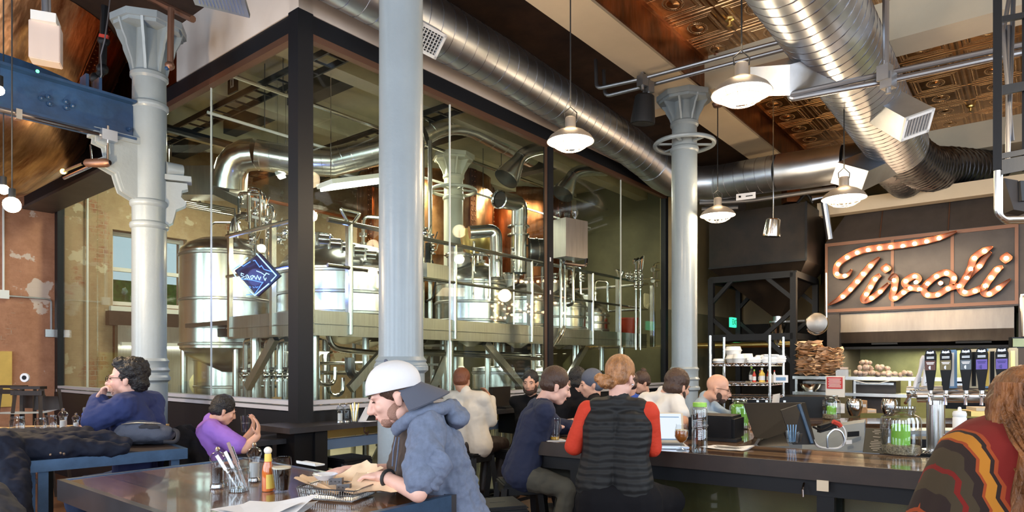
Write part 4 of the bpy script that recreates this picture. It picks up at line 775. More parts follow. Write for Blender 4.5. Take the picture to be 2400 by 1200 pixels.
for u, v, Y, lab in ((1710, 48, 6.9, 'sprinkler head rosette in the tin ceiling left of the wide duct'), (2275, 252, 7.4, 'sprinkler head rosette in the tin ceiling near the black rack')):
    c = PZ(u, v, 5.2) if 0 else Vector(((u-1200)/F*((5.2-EYE)*F/(HZ-v)), (5.2-EYE)*F/(HZ-v), 5.2)); t = thing('sprinkler', lab, 'sprinkler', c); MB().lathe([(.05, .02), (.045, 0), (.02, -.01), (.015, -.05), (.03, -.055), (.001, -.06)], c, 16).build('head', M['brass'], t)
# black rack hanging in the top right corner
t = thing('hanging_rack', 'black steel ladder rack hanging in the top right corner', 'rack', P(2340, 400, 3.6)); Yk = 3.6
MB().bar(P(2338, -40, Yk), P(2338, 400, Yk), .04).build('post', M['black_steel'], t); MB().bar(P(2403, -40, Yk+.1), P(2403, 400, Yk+.1), .03).build('post', M['black_steel'], t)
for v, h in ((42, .03), (208, .05), (362, .03), (388, .08)): MB().bar(P(2338, v+6, Yk), P(2412, v-8, Yk+.1), .03, h).build('rung', M['black_steel'], t)
for a_, b_ in (((2368, -20), (2352, 70)), ((2350, 60), (2372, 330)), ((2375, 0), (2362, 370)), ((2362, 60), (2362, 380))): MB().tube([P(a_[0], a_[1], Yk+.2), P(b_[0], b_[1], Yk+.2)], .012, 8).build('rod', M['pipe_dark'], t)
for k in (0, 1): MB().tube(arc([P(2337+k*6, 400, Yk-.02+k*.06), P(2337+k*6, 498+k*8, Yk-.02+k*.06), P(2352+k*6, 514+k*5, Yk-.02+k*.06), P(2440, 512+k*6, Yk+.1+k*.06)], .06), .016, 10).build('loop_pipe', M['stainless'], t)
t = thing('wall_speaker', 'tilted brown box under the black rack at the right edge', 'speaker', P(2370, 490, 3.9)); MB().obox(P(2370, 462, 3.95), (.035, -.01, -.01), (.01, .05, 0), (-.03, 0, .095)).build('case', M['wood_dark'], t); MB().obox(P(2392, 450, 3.9), (.02, 0, 0), (0, .03, 0), (-.005, 0, .06)).build('grille', M['rubber'], t)
# ================================================================ KITCHEN
t = thing('kitchen_hood', 'brushed steel kitchen hood with dark panel carrying the bulb sign', 'hood', W(8.1, -3.6, 1.86))
mb = MB(); mb.gbox(8.0, 9.6, -4.80, -2.36, 2.40, 3.53); mb.build('sign_panel', pm('hood_panel', (.062, .052, .047), .36, .6, var=.3, vs_=1.5), t)
mb = MB(); s_ = W(8.0, -2.36, 3.53); mb.add([W(8.0, -2.36, 3.53), W(8.0, -4.80, 3.53), W(8.25, -4.80, 3.99), W(8.25, -2.60, 3.99), W(9.6, -2.36, 3.53), W(9.6, -4.8, 3.53), W(9.6, -4.8, 3.99), W(9.6, -2.6, 3.99)], [(0, 1, 2, 3), (4, 7, 6, 5), (0, 3, 7, 4), (1, 5, 6, 2), (2, 6, 7, 3), (0, 4, 5, 1)]); mb.build('slanted_top', M['hood_brown'], t)
mb = MB()
for b in (-3.13, -4.0): mb.bar(W(7.995, b, 3.53), W(8.245, b, 3.99), .015)
for z in (3.47, 2.42): mb.gbox(7.975, 8.0, -4.80, -2.36, z, z+.05)
for b in (-2.38, -3.3, -4.05, -4.78): mb.gbox(7.98, 8.0, b-.02, b+.02, 2.42, 3.5)
mb.build('seam_strips', M['bronze_frame'], t)
mb = MB(); pr = [(8.25, 1.87), (8.13, 1.93), (8.09, 2.1), (8.10, 2.4)]
for i in range(3): mb.add([W(pr[i][0], -2.55, pr[i][1]), W(pr[i][0], -4.75, pr[i][1]), W(pr[i+1][0], -4.75, pr[i+1][1]), W(pr[i+1][0], -2.55, pr[i+1][1])], [(0, 1, 2, 3)])
mb.gbox(8.26, 9.6, -4.75, -2.55, 1.88, 2.4); mb.build('canopy', M['canopy_steel'], t)
mb = MB(); mb.gbox(8.1, 8.3, -4.78, -2.55, 1.83, 1.87); mb.gbox(8.09, 8.12, -3.35, -3.0, 1.90, 1.925); mb.gbox(8.09, 8.12, -4.5, -4.08, 1.90, 1.925); mb.build('lower_trim', M['black_steel'], t)
slab('trim_kitchen_pillar', [(8.02, 9.6, -2.56, -2.38, 0, 2.40), (8.02, 9.6, -4.98, -4.80, 0, 3.99)], M['hood_brown']); slab('wall_kitchen_back', [(9.6, 9.7, -9, -2.38, 0, 4.2)], M['green_wall'])
area('kitchen_light', W(8.9, -3.6, 1.82), (0, 0, -1), 2, .6, 42, (1, .90, .55)); area('kitchen_light', W(8.7, -6.4, 3.4), (0, 0, -1), 2, 1, 60, WARM)
area('pass_light', W(6.9, -3.4, 3.3), (.1, .1, -1), 2.2, .2, 32, (1, .85, .6))
point('stack_fill', W(6.3, -2.9, 2.9), 42, WARM, .12)  # warm fill added over the paper stacks, no fixture of its own
# marquee sign: bulb-lit script letters
def MP(x, y, d=0): p = PA(1930+x/5.106, 520+y/5.106, 7.93); return p-EA*d
sg = thing('marquee_sign', 'script letters outlined with glowing bulbs on the dark hood panel', 'sign', MP(1200, 900))
BM = MB().ell((0, 0, 0), .027, 12).build('bulb', M['marquee_bulb'], sg, local=True); first = [True]
def letter(strokes, bulbs):
    mb = MB(); rim = MB()
    for st in strokes:
        pts = [MP(*p[:2]) for p in st]; w = [(p[2] if len(p) > 2 else 30)/5.106*10/F for p in st]; pts2, w2 = [], []
        for i in range(len(pts)-1):
            for k in range(4):
                t_ = k/4; a = pts[max(i-1, 0)]; b = pts[i]; c = pts[i+1]; d = pts[min(i+2, len(pts)-1)]
                pts2.append(.5*((2*b)+(c-a)*t_+(2*a-5*b+4*c-d)*t_**2+(3*b-a-3*c+d)*t_**3)); w2.append(w[i]*(1-t_)+w[i+1]*t_)
        pts2.append(pts[-1]); w2.append(w[-1]); L, R = [], []
        for i, p in enumerate(pts2):
            d = (pts2[min(i+1, len(pts2)-1)]-pts2[max(i-1, 0)]).normalized(); n_ = d.cross(EA).normalized(); L.append(p+n_*w2[i]); R.append(p-n_*w2[i])
        for i in range(len(L)-1):
            q = [L[i], L[i+1], R[i+1], R[i]]; mb.add(q+[p-EA*.02 for p in q], [(0, 1, 2, 3), (4, 7, 6, 5), (0, 4, 5, 1), (2, 6, 7, 3)])
        o = L+R[::-1]; n_ = len(o); rim.add([p for p in o]+[p-EA*.075 for p in o]+[p-EA*.075 for p in o], [(i, (i+1) % n_, n_+(i+1) % n_, n_+i) for i in range(n_)]); rim.tube([p-EA*.075 for p in o], .004, 4, True)
    l = mb.build('letter', M['letter_red'], sg); rim.build('rim', M['copper_pipe'], l)
    for x, y in bulbs:
        if first[0]: b = BM; first[0] = False
        else: b = BM.copy(); C.objects.link(b)
        b.parent = l; b.location = MP(x, y, .045)-sg.location
letter([[(350, 575, 8), (310, 630, 20), (262, 655, 28), (190, 650, 32), (160, 600, 32), (185, 512, 34), (290, 430, 36), (410, 372, 36), (540, 335, 36), (808, 300, 38), (1095, 262, 36), (1388, 200, 30), (1600, 122, 6)], [(680, 430, 8), (570, 532, 34), (412, 718, 36), (238, 898, 34), (70, 1000, 5)]],
    [(262, 645), (170, 625), (185, 512), (290, 430), (410, 372), (540, 340), (672, 318), (808, 305), (955, 295), (1095, 265), (1240, 240), (1388, 200), (570, 532), (483, 625), (412, 718), (330, 812), (238, 898)])
letter([[(690, 640, 20), (625, 690, 34), (570, 783, 34), (520, 868, 34), (485, 920, 32), (500, 965, 16), (580, 920, 32), (685, 840, 30), (790, 740, 14)], [(695, 563, 10), (757, 563, 58), (820, 563, 10)]], [(757, 563), (625, 690), (570, 783), (520, 868), (580, 915), (685, 840)])
letter([[(790, 700, 10), (848, 650, 26), (870, 690, 34), (855, 805, 34), (830, 900, 32), (862, 925, 28), (965, 848, 32), (1042, 800, 32), (1155, 808, 32)], [(1110, 735, 24), (1155, 690, 26), (1097, 650, 32), (990, 712, 34), (985, 760, 30), (1042, 797, 26)]], [(848, 703), (855, 805), (862, 910), (965, 848), (1042, 797), (990, 712), (1097, 658), (1110, 725), (1155, 808)])
letter([[(1200, 800, 30), (1250, 742, 34), (1358, 655, 34), (1475, 615, 36), (1565, 670, 32), (1540, 760, 24)], [(1250, 742, 30), (1205, 815, 32), (1250, 878, 34), (1372, 875, 32), (1495, 803, 32), (1625, 770, 30)], [(1375, 738, 10), (1408, 738, 30), (1440, 738, 10)]], [(1250, 742), (1358, 655), (1475, 618), (1565, 678), (1408, 738), (1250, 878), (1372, 875), (1495, 803)])
letter([[(2030, 305, 6), (1930, 352, 34), (1808, 438, 34), (1765, 568, 34), (1700, 690, 34), (1640, 790, 32), (1695, 860, 32), (1818, 830, 32), (1940, 770, 30)], [(2010, 370, 10), (1930, 450, 24), (1870, 535, 30), (1765, 640, 24), (1718, 700, 20)]], [(1930, 352), (1808, 438), (1765, 568), (1870, 535), (1718, 675), (1625, 770), (1695, 840), (1818, 830)])
letter([[(2150, 545, 14), (2083, 575, 34), (2007, 670, 34), (1940, 768, 34), (1920, 850, 30), (1985, 870, 32), (2095, 800, 30), (2240, 690, 6)], [(2115, 440, 12), (2188, 440, 62), (2260, 440, 12)]], [(2188, 440), (2083, 575), (2007, 670), (1940, 768), (1985, 865), (2095, 795)])
for x in (350, 1200, 2000): point('marquee_light', MP(x, 620, .6), 2.5, (1, .66, .36), .25)
# dark malt hopper on its frame
t = thing('malt_hopper', 'big black steel malt hopper on a square-tube stand by the kitchen', 'hopper', W(7.7, -1.5, 0)); mb = MB(); mb.gbox(7.2, 8.36, -2.28, -.76, 3.18, 4.06); mb.build('bin', M['hopper_black'], t)
q = [W(7.2, -2.28, 3.18), W(8.36, -2.28, 3.18), W(8.36, -.76, 3.18), W(7.2, -.76, 3.18)]; r_ = [W(7.72, -1.76, 2.38), W(7.86, -1.76, 2.38), W(7.86, -1.62, 2.38), W(7.72, -1.62, 2.38)]
MB().add(q+r_, [(0, 1, 5, 4), (1, 2, 6, 5), (2, 3, 7, 6), (3, 0, 4, 7), (0, 3, 2, 1), (4, 5, 6, 7)]).build('funnel', M['hopper_black'], t)
mb = MB(); mb.bar(W(7.19, -2.28, 3.18), W(7.19, -2.28, 4.06), .03); mb.bar(W(7.19, -2.29, 3.18), W(7.19, -.76, 3.18), .03); mb.build('edge_angle', M['black_steel'], t)
c = W(7.79, -1.69, 2.38); MB().lathe([(.13, -.10), (.13, -.08), (.07, -.07), (.07, 0), (.05, .02)], c, 20).build('slide_gate', M['galv'], t); MB().lathe([(.15, -.12), (.14, -.14), (.09, -.34), (.05, -.42), (.05, -.5)], c, 20).build('outlet', M['chrome'], t); MB().tube([c+Z(-.09)-EB*.12, c+Z(-.09)-EB*.42], .02, 8).build('gate_arm', M['galv'], t)
MB().tube([W(7.79, -.2, 1.92), W(7.79, -2.3, 1.92)], .05, 12).build('auger_tube', M['brass'], t)
f_ = [(7.05, -.86), (7.05, -2.14), (8.3, -.86), (8.3, -2.14)]
for a, b in f_: MB().bar(W(a, b, 0), W(a, b, 2.98), .085).build('leg', M['black_steel'], t)
for z in (2.96, 2.02):
    for (a, b), (c_, d_) in ((f_[0], f_[1]), (f_[0], f_[2]), (f_[1], f_[3]), (f_[2], f_[3])): MB().bar(W(a, b, z), W(c_, d_, z), .085, .10).build('crossbar', M['black_steel'], t)
for b, z0, b1, z1 in ((-.86, 2.58, -1.2, 2.93), (-2.14, 2.58, -1.75, 2.93), (-.86, 2.35, -1.22, 2.03), (-2.14, 2.42, -1.70, 2.03), (-2.14, 1.6, -1.75, 1.98)):
    for a in (7.05, 8.3): MB().bar(W(a, b, z0), W(a, b1, z1), .06).build('diagonal', M['black_steel'], t)
t = thing('exit_sign', 'small green lit EXIT sign seen between the hopper legs', 'sign', P(1719, 756, 11.5)); c = P(1719, 756, 11.5); MB().obox(c, EA*.14, EB*.025, (0, 0, .085)).build('case', M['exit_green'], t)
cu = bpy.data.curves.new('exit_text', 'FONT'); cu.body = 'EXIT'; cu.size = .13; cu.align_x = 'CENTER'; cu.align_y = 'CENTER'; cu.extrude = .001
o = bpy.data.objects.new('lettering', cu); C.objects.link(o); o.parent = t; cu.materials.append(M['rubber']); o.location = (c-EB*.028)-t.location; o.rotation_euler = (pi/2, 0, ANG+pi/2*0)
bpy.context.view_layer.update(); me = bpy.data.meshes.new_from_object(o.evaluated_get(bpy.context.evaluated_depsgraph_get())); o2 = bpy.data.objects.new('lettering', me); C.objects.link(o2); o2.parent = t; o2.location = o.location; o2.rotation_euler = o.rotation_euler; bpy.data.objects.remove(o)
t = thing('disc_cover', 'round ribbed metal cover on a thin pole left of the hood', 'cover', P(1914, 757, 9.4)); c = P(1914, 757, 9.4); dn = Vector((-.25, -1, 0)).normalized()
MB().lathe([(.001, .03), (.05, .032), (.14, .015), (.15, 0), (.135, -.02), (.001, -.02)], c, 32, dn).build('disc', M['canopy_steel'], t); MB().tube([c+dn.cross(Vector((0, 0, 1))).normalized()*0+Vector((.165*cos(k*pi/12), 0, .165*sin(k*pi/12))) for k in range(14, 27)], .012, 6).build('hoop', M['chrome'], t); MB().tube([P(1936, 640, 9.4), P(1937, 745, 9.4)], .012, 6).build('pole', M['galv'], t)
t = thing('ceiling_notice', 'small white notice plate under the duct right of the column', 'sign', P(1748, 460, 9.2)); MB().obox(P(1748, 460, 9.2), (.13, -.02, .012), (0, .005, 0), (0, 0, .045)).build('plate', M['paper'], t); MB().obox(P(1734, 461, 9.18), (.014, 0, 0), (0, .004, 0), (0, 0, .014)).build('print', M['black_panel'], t); MB().obox(P(1756, 459, 9.18), (.045, -.007, .004), (0, .004, 0), (0, 0, .006)).build('print', M['black_panel'], t)
conduits([[P(1640, 476, 10.2), P(1760, 470, 9.9), P(1960, 440, 9.3)], [P(1645, 490, 10.3), P(1730, 486, 10.1)]], 'pipes running behind the hopper top towards the kitchen', .035)
t = thing('junction_hardware', 'reddish bolted gearbox on top of the hopper', 'machine', P(1860, 462, 9.9)); MB().obox(P(1853, 458, 10.0), (.1, 0, 0), (0, .1, 0), (0, 0, .12)).build('box', M['copper_dark'], t); MB().tube(arc([P(1868, 476, 9.9), P(1890, 450, 9.9), P(1905, 476, 9.9)], .08), .02, 8).build('handle', M['black_steel'], t); MB().tube([P(1900, 466, 9.9), P(1930, 462, 9.9), P(1945, 560, 10.0)], .05, 10).build('flex_duct', M['galv'], t)
slab('window_12', [(10.9, 10.95, -1.6, -.7, 3.2, 4.1), (10.9, 10.95, -.5, -.1, 3.2, 4.1)], M['green_wall'])
# pass shelves, wire rack, back counter
def SH(u, v, z): return PZ(u, v, z)
t = thing('pass_shelf', 'two-tier stainless pass shelf in front of the kitchen', 'shelf', PA(2000, 930, 6.9))
def a69(u, z, a=6.9): p = PA(u, 850, a); return Vector((p.x, p.y, z))
for z in (1.40, 1.17): mb = MB(); mb.bar(a69(1858, z)+EA*.18, a69(2460, z)+EA*.18, .38, .045); mb.build('shelf', M['stainless'], t)
for u in (1862, 2000, 2130, 2330, 2450): MB().bar(a69(u, .9)+EA*.1, a69(u, 1.40)+EA*.1, .03).build('upright', M['stainless'], t)
MB().bar(a69(1936, 1.28)-EA*.02, a69(1981, 1.28)-EA*.02, .01, .30).build('side_panel', M['white_enamel'], t)
p, q = a69(1939, 1.33)-EA*.03, a69(1976, 1.33)-EA*.03; s_ = thing('red_notice', 'red notice with rows of white print under the pass shelf', 'sign', (p+q)/2); MB().bar(p, q, .006, .165).build('plate', M['red_sign'], s_); mb = MB()
for k in range(7): mb.bar(p.lerp(q, .1+.04*(k % 2))-EA*.004+Z(.058-k*.019), q.lerp(p, .1+.05*(k % 3 == 1))-EA*.004+Z(.058-k*.019), .003, .008)
mb.build('print', M['paper'], s_)
MB().tube([a69(2002, 1.37)-EA*.03, a69(2030, 1.335)-EA*.03, a69(2060, 1.335)-EA*.03, a69(2085, 1.37)-EA*.03], .006, 6).build('cable', M['white_plastic'], t)
def kraft(u0, u1, n, seed, lab, zt):
    rnd = random.Random(seed); c = (a69((u0+u1)/2, 1.425)+EA*.16); w = (a69(u1, 0)-a69(u0, 0)).length/2; t = thing('paper_stack', lab, 'paper', c); mb = MB(); d = (a69(u1, 0)-a69(u0, 0)).normalized()
    for k in range(n):
        z = 1.43+k*zt/n; th = rnd.uniform(-.5, .5); X = d*cos(th)+EA*sin(th); Y_ = EA*cos(th)-d*sin(th); g = 6; vs_ = []
        for i in range(g):
            for j in range(g):
                x, y = i/(g-1)*2-1, j/(g-1)*2-1; e = max(abs(x), abs(y)); vs_.append(c+X*x*w*rnd.uniform(.82, 1.12)+Y_*y*.14*rnd.uniform(.9, 1.1)+Vector((0, 0, z-c.z+(e**3)*rnd.uniform(-.012, .05)+rnd.uniform(-.006, .006))))
        mb.add(vs_, [(i*g+j, i*g+j+1, (i+1)*g+j+1, (i+1)*g+j) for i in range(g-1) for j in range(g-1)])
    mb.build('sheets', M['kraft'], t, ang=15)
kraft(1862, 1918, 22, 3, 'tall ragged pile of brown basket papers on the pass shelf, left one', .50); kraft(1908, 1966, 20, 5, 'ragged pile of brown basket papers on the pass shelf, right one', .41)
def bunbag(u, z0, w, lab): 
    c = a69(u, z0)+EA*.16; t = thing('bread_bag', lab, 'bag', c); mb = MB(); rnd = random.Random(u)
    for k in range(9): mb.ell(c+Vector((rnd.uniform(-w, w)*.8, rnd.uniform(-.06, .06), .03+rnd.uniform(0, .035))), (w*rnd.uniform(.22, .34), .05, rnd.uniform(.025, .04)), 10)
    mb.build('bag', M['bread'] if 'bread' in M else pm('bread', (.72, .56, .46), .4, var=.3, vs_=22, bump=.6, bs=40, coat=.4), t)
for u, z0, w in ((2008, 1.42, .10), (2040, 1.42, .11), (2080, 1.42, .12), (2025, 1.50, .10), (2066, 1.50, .10), (2020, 1.57, .07), (2385, 1.42, .14), (2385, 1.50, .12), (2120, 1.42, .08)):
    bunbag(u, z0, w, {2008: 'bag of buns at the left foot of the bread pile on the pass shelf', 2040: 'bag of buns in the bottom row, second from the steel box', 2080: 'wide bag of buns in the bottom row of the bread pile', 2025: 'bag of buns in the middle layer, left', 2066: 'bag of buns in the middle layer, right', 2020: 'small bag of buns topmost on the bread pile', 2385: 'bag of buns at the far right end of the shelf, %s' % ('lower' if z0 < 1.45 else 'upper'), 2120: 'bag of buns behind the white tap handle'}[u])
t = thing('foil_dispenser', 'small steel box with a grey lid beside the bread bags', 'box', a69(1972, 1.42)); MB().bar(a69(1957, 1.47)+EA*.12, a69(1987, 1.47)+EA*.12, .16, .10).build('box', M['brushed'], t); MB().bar(a69(1966, 1.54)+EA*.12, a69(1982, 1.54)+EA*.12, .1, .03).build('lid', M['box_pink'], t)
t = thing('mixing_bowl', 'stainless mixing bowl on the lower pass shelf', 'bowl', a69(1892, 1.2)+EA*.15); MB().lathe([(.08, 0), (.13, .05), (.155, .11), (.165, .115), (.15, .11), (.12, .05), (.001, .01)], a69(1892, 1.195)+EA*.15, 28).build('bowl', M['chrome'], t)
for u0, u1, z0, z1, mt, nm, lab in ((1985, 2090, 0.9, 1.36, 'hood_brown', 'warming_cabinet', 'dark steel warming cabinet behind the pass shelf'), (1866, 1930, 1.2, 1.34, 'brushed', 'tray_rack', 'steel trays stacked on the lower pass shelf'), (2200, 2330, 1.0, 1.37, 'black_steel', 'flat_grill', 'dark griddle box behind the tap handles')):
    t = thing(nm, lab, 'appliance', a69((u0+u1)/2, z0)+EA*.5); MB().bar(a69(u0, (z0+z1)/2)+EA*.55, a69(u1, (z0+z1)/2)+EA*.55, .4, z1-z0).build('case', M[mt], t); MB().bar(a69(u0+5, z1-.04)+EA*.34, a69(u1-5, z1-.04)+EA*.34, .01, .03).build('front_strip', M['stainless'], t)
# back counter with grey doors
ctr = thing('back_counter', 'low back counter with dark top and grey-blue front behind the bar', 'counter', P(2000, 985, 7.0)-Z(0))
pa, pb = SH(1700, 992, .98), SH(2440, 992, .98); dd = (pb-pa).normalized(); nn = Vector((-dd.y, dd.x, 0))
MB().bar(pa+nn*.35+Z(-.03), pb+nn*.35+Z(-.03), .7, .05).build('top', M['bar_wood'], ctr); MB().bar(pa+nn*.33+Z(-.52), pb+nn*.33+Z(-.52), .6, .92).build('body', M['grey_panel'], ctr)
mb = MB(); q = SH(1998, 992, .98); mb.obox(q+Z(-.22)-nn*.0, dd*.07, nn*.012, (0, 0, .03)); mb.build('handle', M['black_panel'], ctr); 
def cjar(c, r, h, lab, fill, candle, nm='glass_jar'):
    t = thing(nm, lab, 'jar', c); MB().lathe([(.001, .004), (r*.92, 0), (r, .02), (r, h*.70), (r*.93, h*.78), (r*.66, h*.83), (r*.62, h*.86), (r*.68, h*.88), (r*.68, h*.95), (r*.72, h*.96), (r*.70, h)], c, 36).build('glass', M['ware'], t)
    MB().lathe([(.001, .006), (r*.93, .006), (r*.95, .02), (r*.95, fill), (.001, fill+.01)], c, 28).build('pebbles', M['pebbles'], t)
    if candle: MB().lathe([(.001, fill), (candle[0], fill), (candle[0], fill+candle[1]), (candle[0]*.9, fill+candle[1]+.008), (candle[0]*.7, fill+candle[1]-.006), (.001, fill+candle[1]-.01)], c, 24).build('candle', M['green_wax'], t); MB().tube([c+Z(fill+candle[1]-.01), c+Z(fill+candle[1]+.012)], .002, 5).build('wick', M['rubber'], t)
    for z in (.885, .915, .945): pass
    MB().lathe([(r*.66, h*.87), (r*.74, h*.88), (r*.74, h*.895), (r*.66, h*.905), (r*.74, h*.93), (r*.66, h*.95)], c, 30).build('screw_neck', M['ware'], t)
cjar(SH(1961, 984, .98)+Z(.001)+nn*.12, .095, .27, 'smaller glass jar with a green candle on the back counter', .05, (.05, .09))
for u, lab in ((2013, 'hammered silver tumbler on the back counter beside the small jar'), (2096, 'hammered silver tumbler on the back counter behind the big candle jar')):
    c = SH(u, 976, .98)+nn*.1; t = thing('silver_tumbler', lab, 'cup', c); MB().lathe([(.001, 0), (.05, 0), (.075, .05), (.09, .11), (.085, .17), (.07, .20), (.075, .205), (.065, .195), (.001, .02)], c, 24).build('cup', M['chrome'], t)
for k, (u, h, mt, lab) in enumerate(((2066, .05, 'kraft', 'flat stack of brown napkin boxes between the tumblers'), (2044, .16, 'kraft_dark', 'upright brown paper bag behind the tumblers'), (1990, .12, 'white_enamel', 'pale folded cartons behind the small candle jar'))):
    c = SH(u, 972, .98)+nn*.28; t = thing('napkin_box', lab, 'box', c); MB().obox(c+Z(h/2+.002), dd*.06, nn*.06, (0, 0, h/2)).build('box', M[mt], t); MB().obox(c+Z(h*.6)-nn*.062, dd*.045, nn*.002, (0, 0, h*.12)).build('label', M['paper'], t)
rk = thing('wire_rack', 'chrome wire shelving with white take-out boxes beside the hopper stand', 'rack', P(1750, 940, 8.1)); rp = [P(1665, 850, 8.0), P(1804, 850, 7.9), P(1697, 850, 8.55), P(1836, 850, 8.45)]; rp = [Vector((p.x, p.y, 0)) for p in rp]
for p in rp: MB().tube([p, p+Z(1.955)], .017, 10).build('pole', M['chrome'], rk)
for z in (1.61, 1.37, 1.20, .7):
    mb = MB()
    for a, b in ((0, 1), (2, 3), (0, 2), (1, 3)):
        mb.tube([rp[a]+Z(z), rp[b]+Z(z)], .006, 6); mb.tube([rp[a]+Z(z-.03), rp[b]+Z(z-.03)], .005, 6); n = 14; mb.tube([rp[a].lerp(rp[b], k/n)+Z(z-.03*(k % 2)) for k in range(n+1)], .004, 5)
    for k in range(1, 24): mb.tube([rp[0].lerp(rp[1], k/24)+Z(z), rp[2].lerp(rp[3], k/24)+Z(z)], .003, 4)
    mb.build('wire_shelf', M['chrome'], rk)
def rkp(s, d, z): return rp[0].lerp(rp[1], s).lerp(rp[2].lerp(rp[3], s), d)+Z(z)
def foam(s, d, z, w, h, lab, box=False):
    c = rkp(s, d, z); t = thing('takeout_box', lab, 'box', c)
    if box: MB().obox(c+Z(h/2), (w, -.01, 0), (.01, w*.8, 0), (0, 0, h/2)).build('box', M['foam'], t, bevel=.012); MB().obox(c+Z(h*.55), (w*1.05, -.01, 0), (.01, w*.85, 0), (0, 0, .006)).build('rim', M['foam'], t)
    else:
        MB().lathe([(.001, 0), (w*.85, 0), (w, h*.45), (w*1.04, h*.5), (w, h*.56), (w*.85, h), (.001, h)], c, 20).build('tub', M['foam'], t); MB().lathe([(w*1.0, h*.46), (w*1.08, h*.48), (w*1.08, h*.53), (w, h*.55)], c, 20).build('rim', M['foam'], t)
for a_ in ((.05, .35, 1.615, .068, .055, 'small round foam tub at the left end of the wire shelf'), (.28, .5, 1.615, .10, .11, 'big foam tub under the tall one on the wire shelf'), (.27, .5, 1.725, .10, .10, 'tallest foam tub, stacked on another at the top left of the rack'), (.42, .25, 1.615, .072, .115, 'plain foam cup standing in front of the big stacked tubs'), (.52, .45, 1.615, .07, .12, 'foam cup right behind the front cup on the rack')): foam(*a_)
for a_ in ((.63, .4, 1.615, .085, .075, 'foam clamshell box left of centre on the rack'), (.74, .5, 1.615, .07, .10, 'narrow foam clamshell in the middle of the rack'), (.88, .4, 1.615, .09, .085, 'foam clamshell box near the front right pole'), (1.02, .55, 1.615, .075, .10, 'foam clamshell box at the far right end of the rack'), (.90, .45, 1.705, .085, .02, 'flat foam lid lying on the right-hand clamshells')): foam(*a_, box=True)
def bottle(c, r, h, mat, cap, lab, nm='sauce_bottle', neck=.35):
    t = thing(nm, lab, 'bottle', c); MB().lathe([(.001, 0), (r, 0), (r, h*.58), (r*neck, h*.76), (r*neck, h*.88), (.001, h*.88)], c, 16).build('body', M[mat], t); MB().lathe([(r*neck*1.15, h*.86), (r*neck*1.15, h), (.001, h)], c, 12).build('cap', M[cap], t); MB().lathe([(r*1.02, h*.15), (r*1.02, h*.45)], c, 16).build('label', M['paper'], t)
for s, d, r, h, mt, cp, lab in ((.60, .4, .03, .20, 'ware', 'green_plastic', 'clear bottle with a green cap at the left of the sauce tray'), (.67, .3, .022, .16, 'label_red', 'green_plastic', 'thin red sauce bottle with a green cap'), (.73, .45, .022, .15, 'stout', 'label_red', 'dark sauce bottle with a red cap'), (.80, .3, .034, .18, 'label_yellow', 'white_plastic', 'yellow mustard bottle on the sauce tray'), (.87, .45, .022, .16, 'label_red', 'white_plastic', 'small red sauce bottle beside the mustard'), (.92, .35, .022, .17, 'white_plastic', 'blue_label', 'white bottle with a blue cap'), (.96, .5, .022, .15, 'white_plastic', 'label_red', 'white bottle with a red cap')): bottle(rkp(s, d, 1.376), r, h, mt, cp, lab)
t = thing('sauce_tray', 'pale tray under the sauce bottles on the wire rack', 'tray', rkp(.78, .4, 1.372)); MB().obox(rkp(.78, .4, 1.374), (.17, -.01, 0), (.01, .1, 0), (0, 0, .003)).build('base', M['cream'], t); mb = MB(); [mb.obox(rkp(.78, .4, 1.379)+Vector((s*.17, 0, 0)), (.004, 0, 0), (0, .1, 0), (0, 0, .008)) for s in (-1, 1)]; mb.build('lip', M['cream'], t)
t = thing('paper_box', 'pale blue paper box at the right of the sauce bottles', 'box', rkp(1.1, .3, 1.376)); MB().obox(rkp(1.08, .3, 1.42), (.09, 0, 0), (0, .06, 0), (0, 0, .045)).build('box', M['paper'], t); MB().obox(rkp(1.08, .3, 1.42)-Vector((0, .062, 0)), (.06, 0, 0), (0, .002, 0), (0, 0, .02)).build('label', M['blue_label'], t)
t = thing('under_rack_fridge', 'low dark steel fridge with small lights beneath the wire rack', 'fridge', rkp(.6, .9, 0)); MB().obox(rkp(.9, 1.35, .6), (.62, -.05, 0), (.02, .25, 0), (0, 0, .58)).build('body', M['black_steel'], t); mb = MB(); [mb.obox(rkp(.6+.15*k, .86, 1.12), (.012, 0, 0), (0, .01, 0), (0, 0, .012)) for k in range(4)]; mb.build('indicator', M['screen'], t)
# ================================================================ THE BAR
BA = Vector((.063, 4.76, 0)); bd = Vector((.8327, -.5538, 0)); bn = Vector((.5538, .8327, 0)); bang = atan2(bd.y, bd.x)
def BR(x, y, z=0): return BA+bd*x+bn*y+Z(z)
def lslab(boxes, name, mat, par, org, ang):
    mb = MB()
    for x0, x1, y0, y1, z0, z1 in boxes: mb.box(((x0+x1)/2, (y0+y1)/2, (z0+z1)/2), (x1-x0, y1-y0, z1-z0))
    o = mb.build(name, mat, local=True); o.location = Vector(org)-par.location; o.rotation_euler = (0, 0, ang); o.parent = par; return o
bar = thing('bar_counter', 'long dark plank-topped bar with a steel edge and see-through front', 'bar', BR(2, .3, 0)); O0 = BR(0, 0, 0)
lslab([(0.02, 4.2, .02, .62, 1.0, 1.05), (.8, 1.4, .62, 2.3, 1.0, 1.05)], 'top', M['bar_wood'], bar, O0, bang)
lslab([(0, 4.2, 0, .02, .955, 1.052), (0, .02, 0, .62, .955, 1.052), (0, .8, .60, .622, .955, 1.052), (1.4, 4.2, .60, .622, .955, 1.052)], 'edge_band', M['wood_dark'], bar, O0, bang)
lslab([(.05, 4.2, .05, .10, .86, .95), (.05, 4.2, .5, .55, .86, .95)], 'under_frame', M['black_steel'], bar, O0, bang)
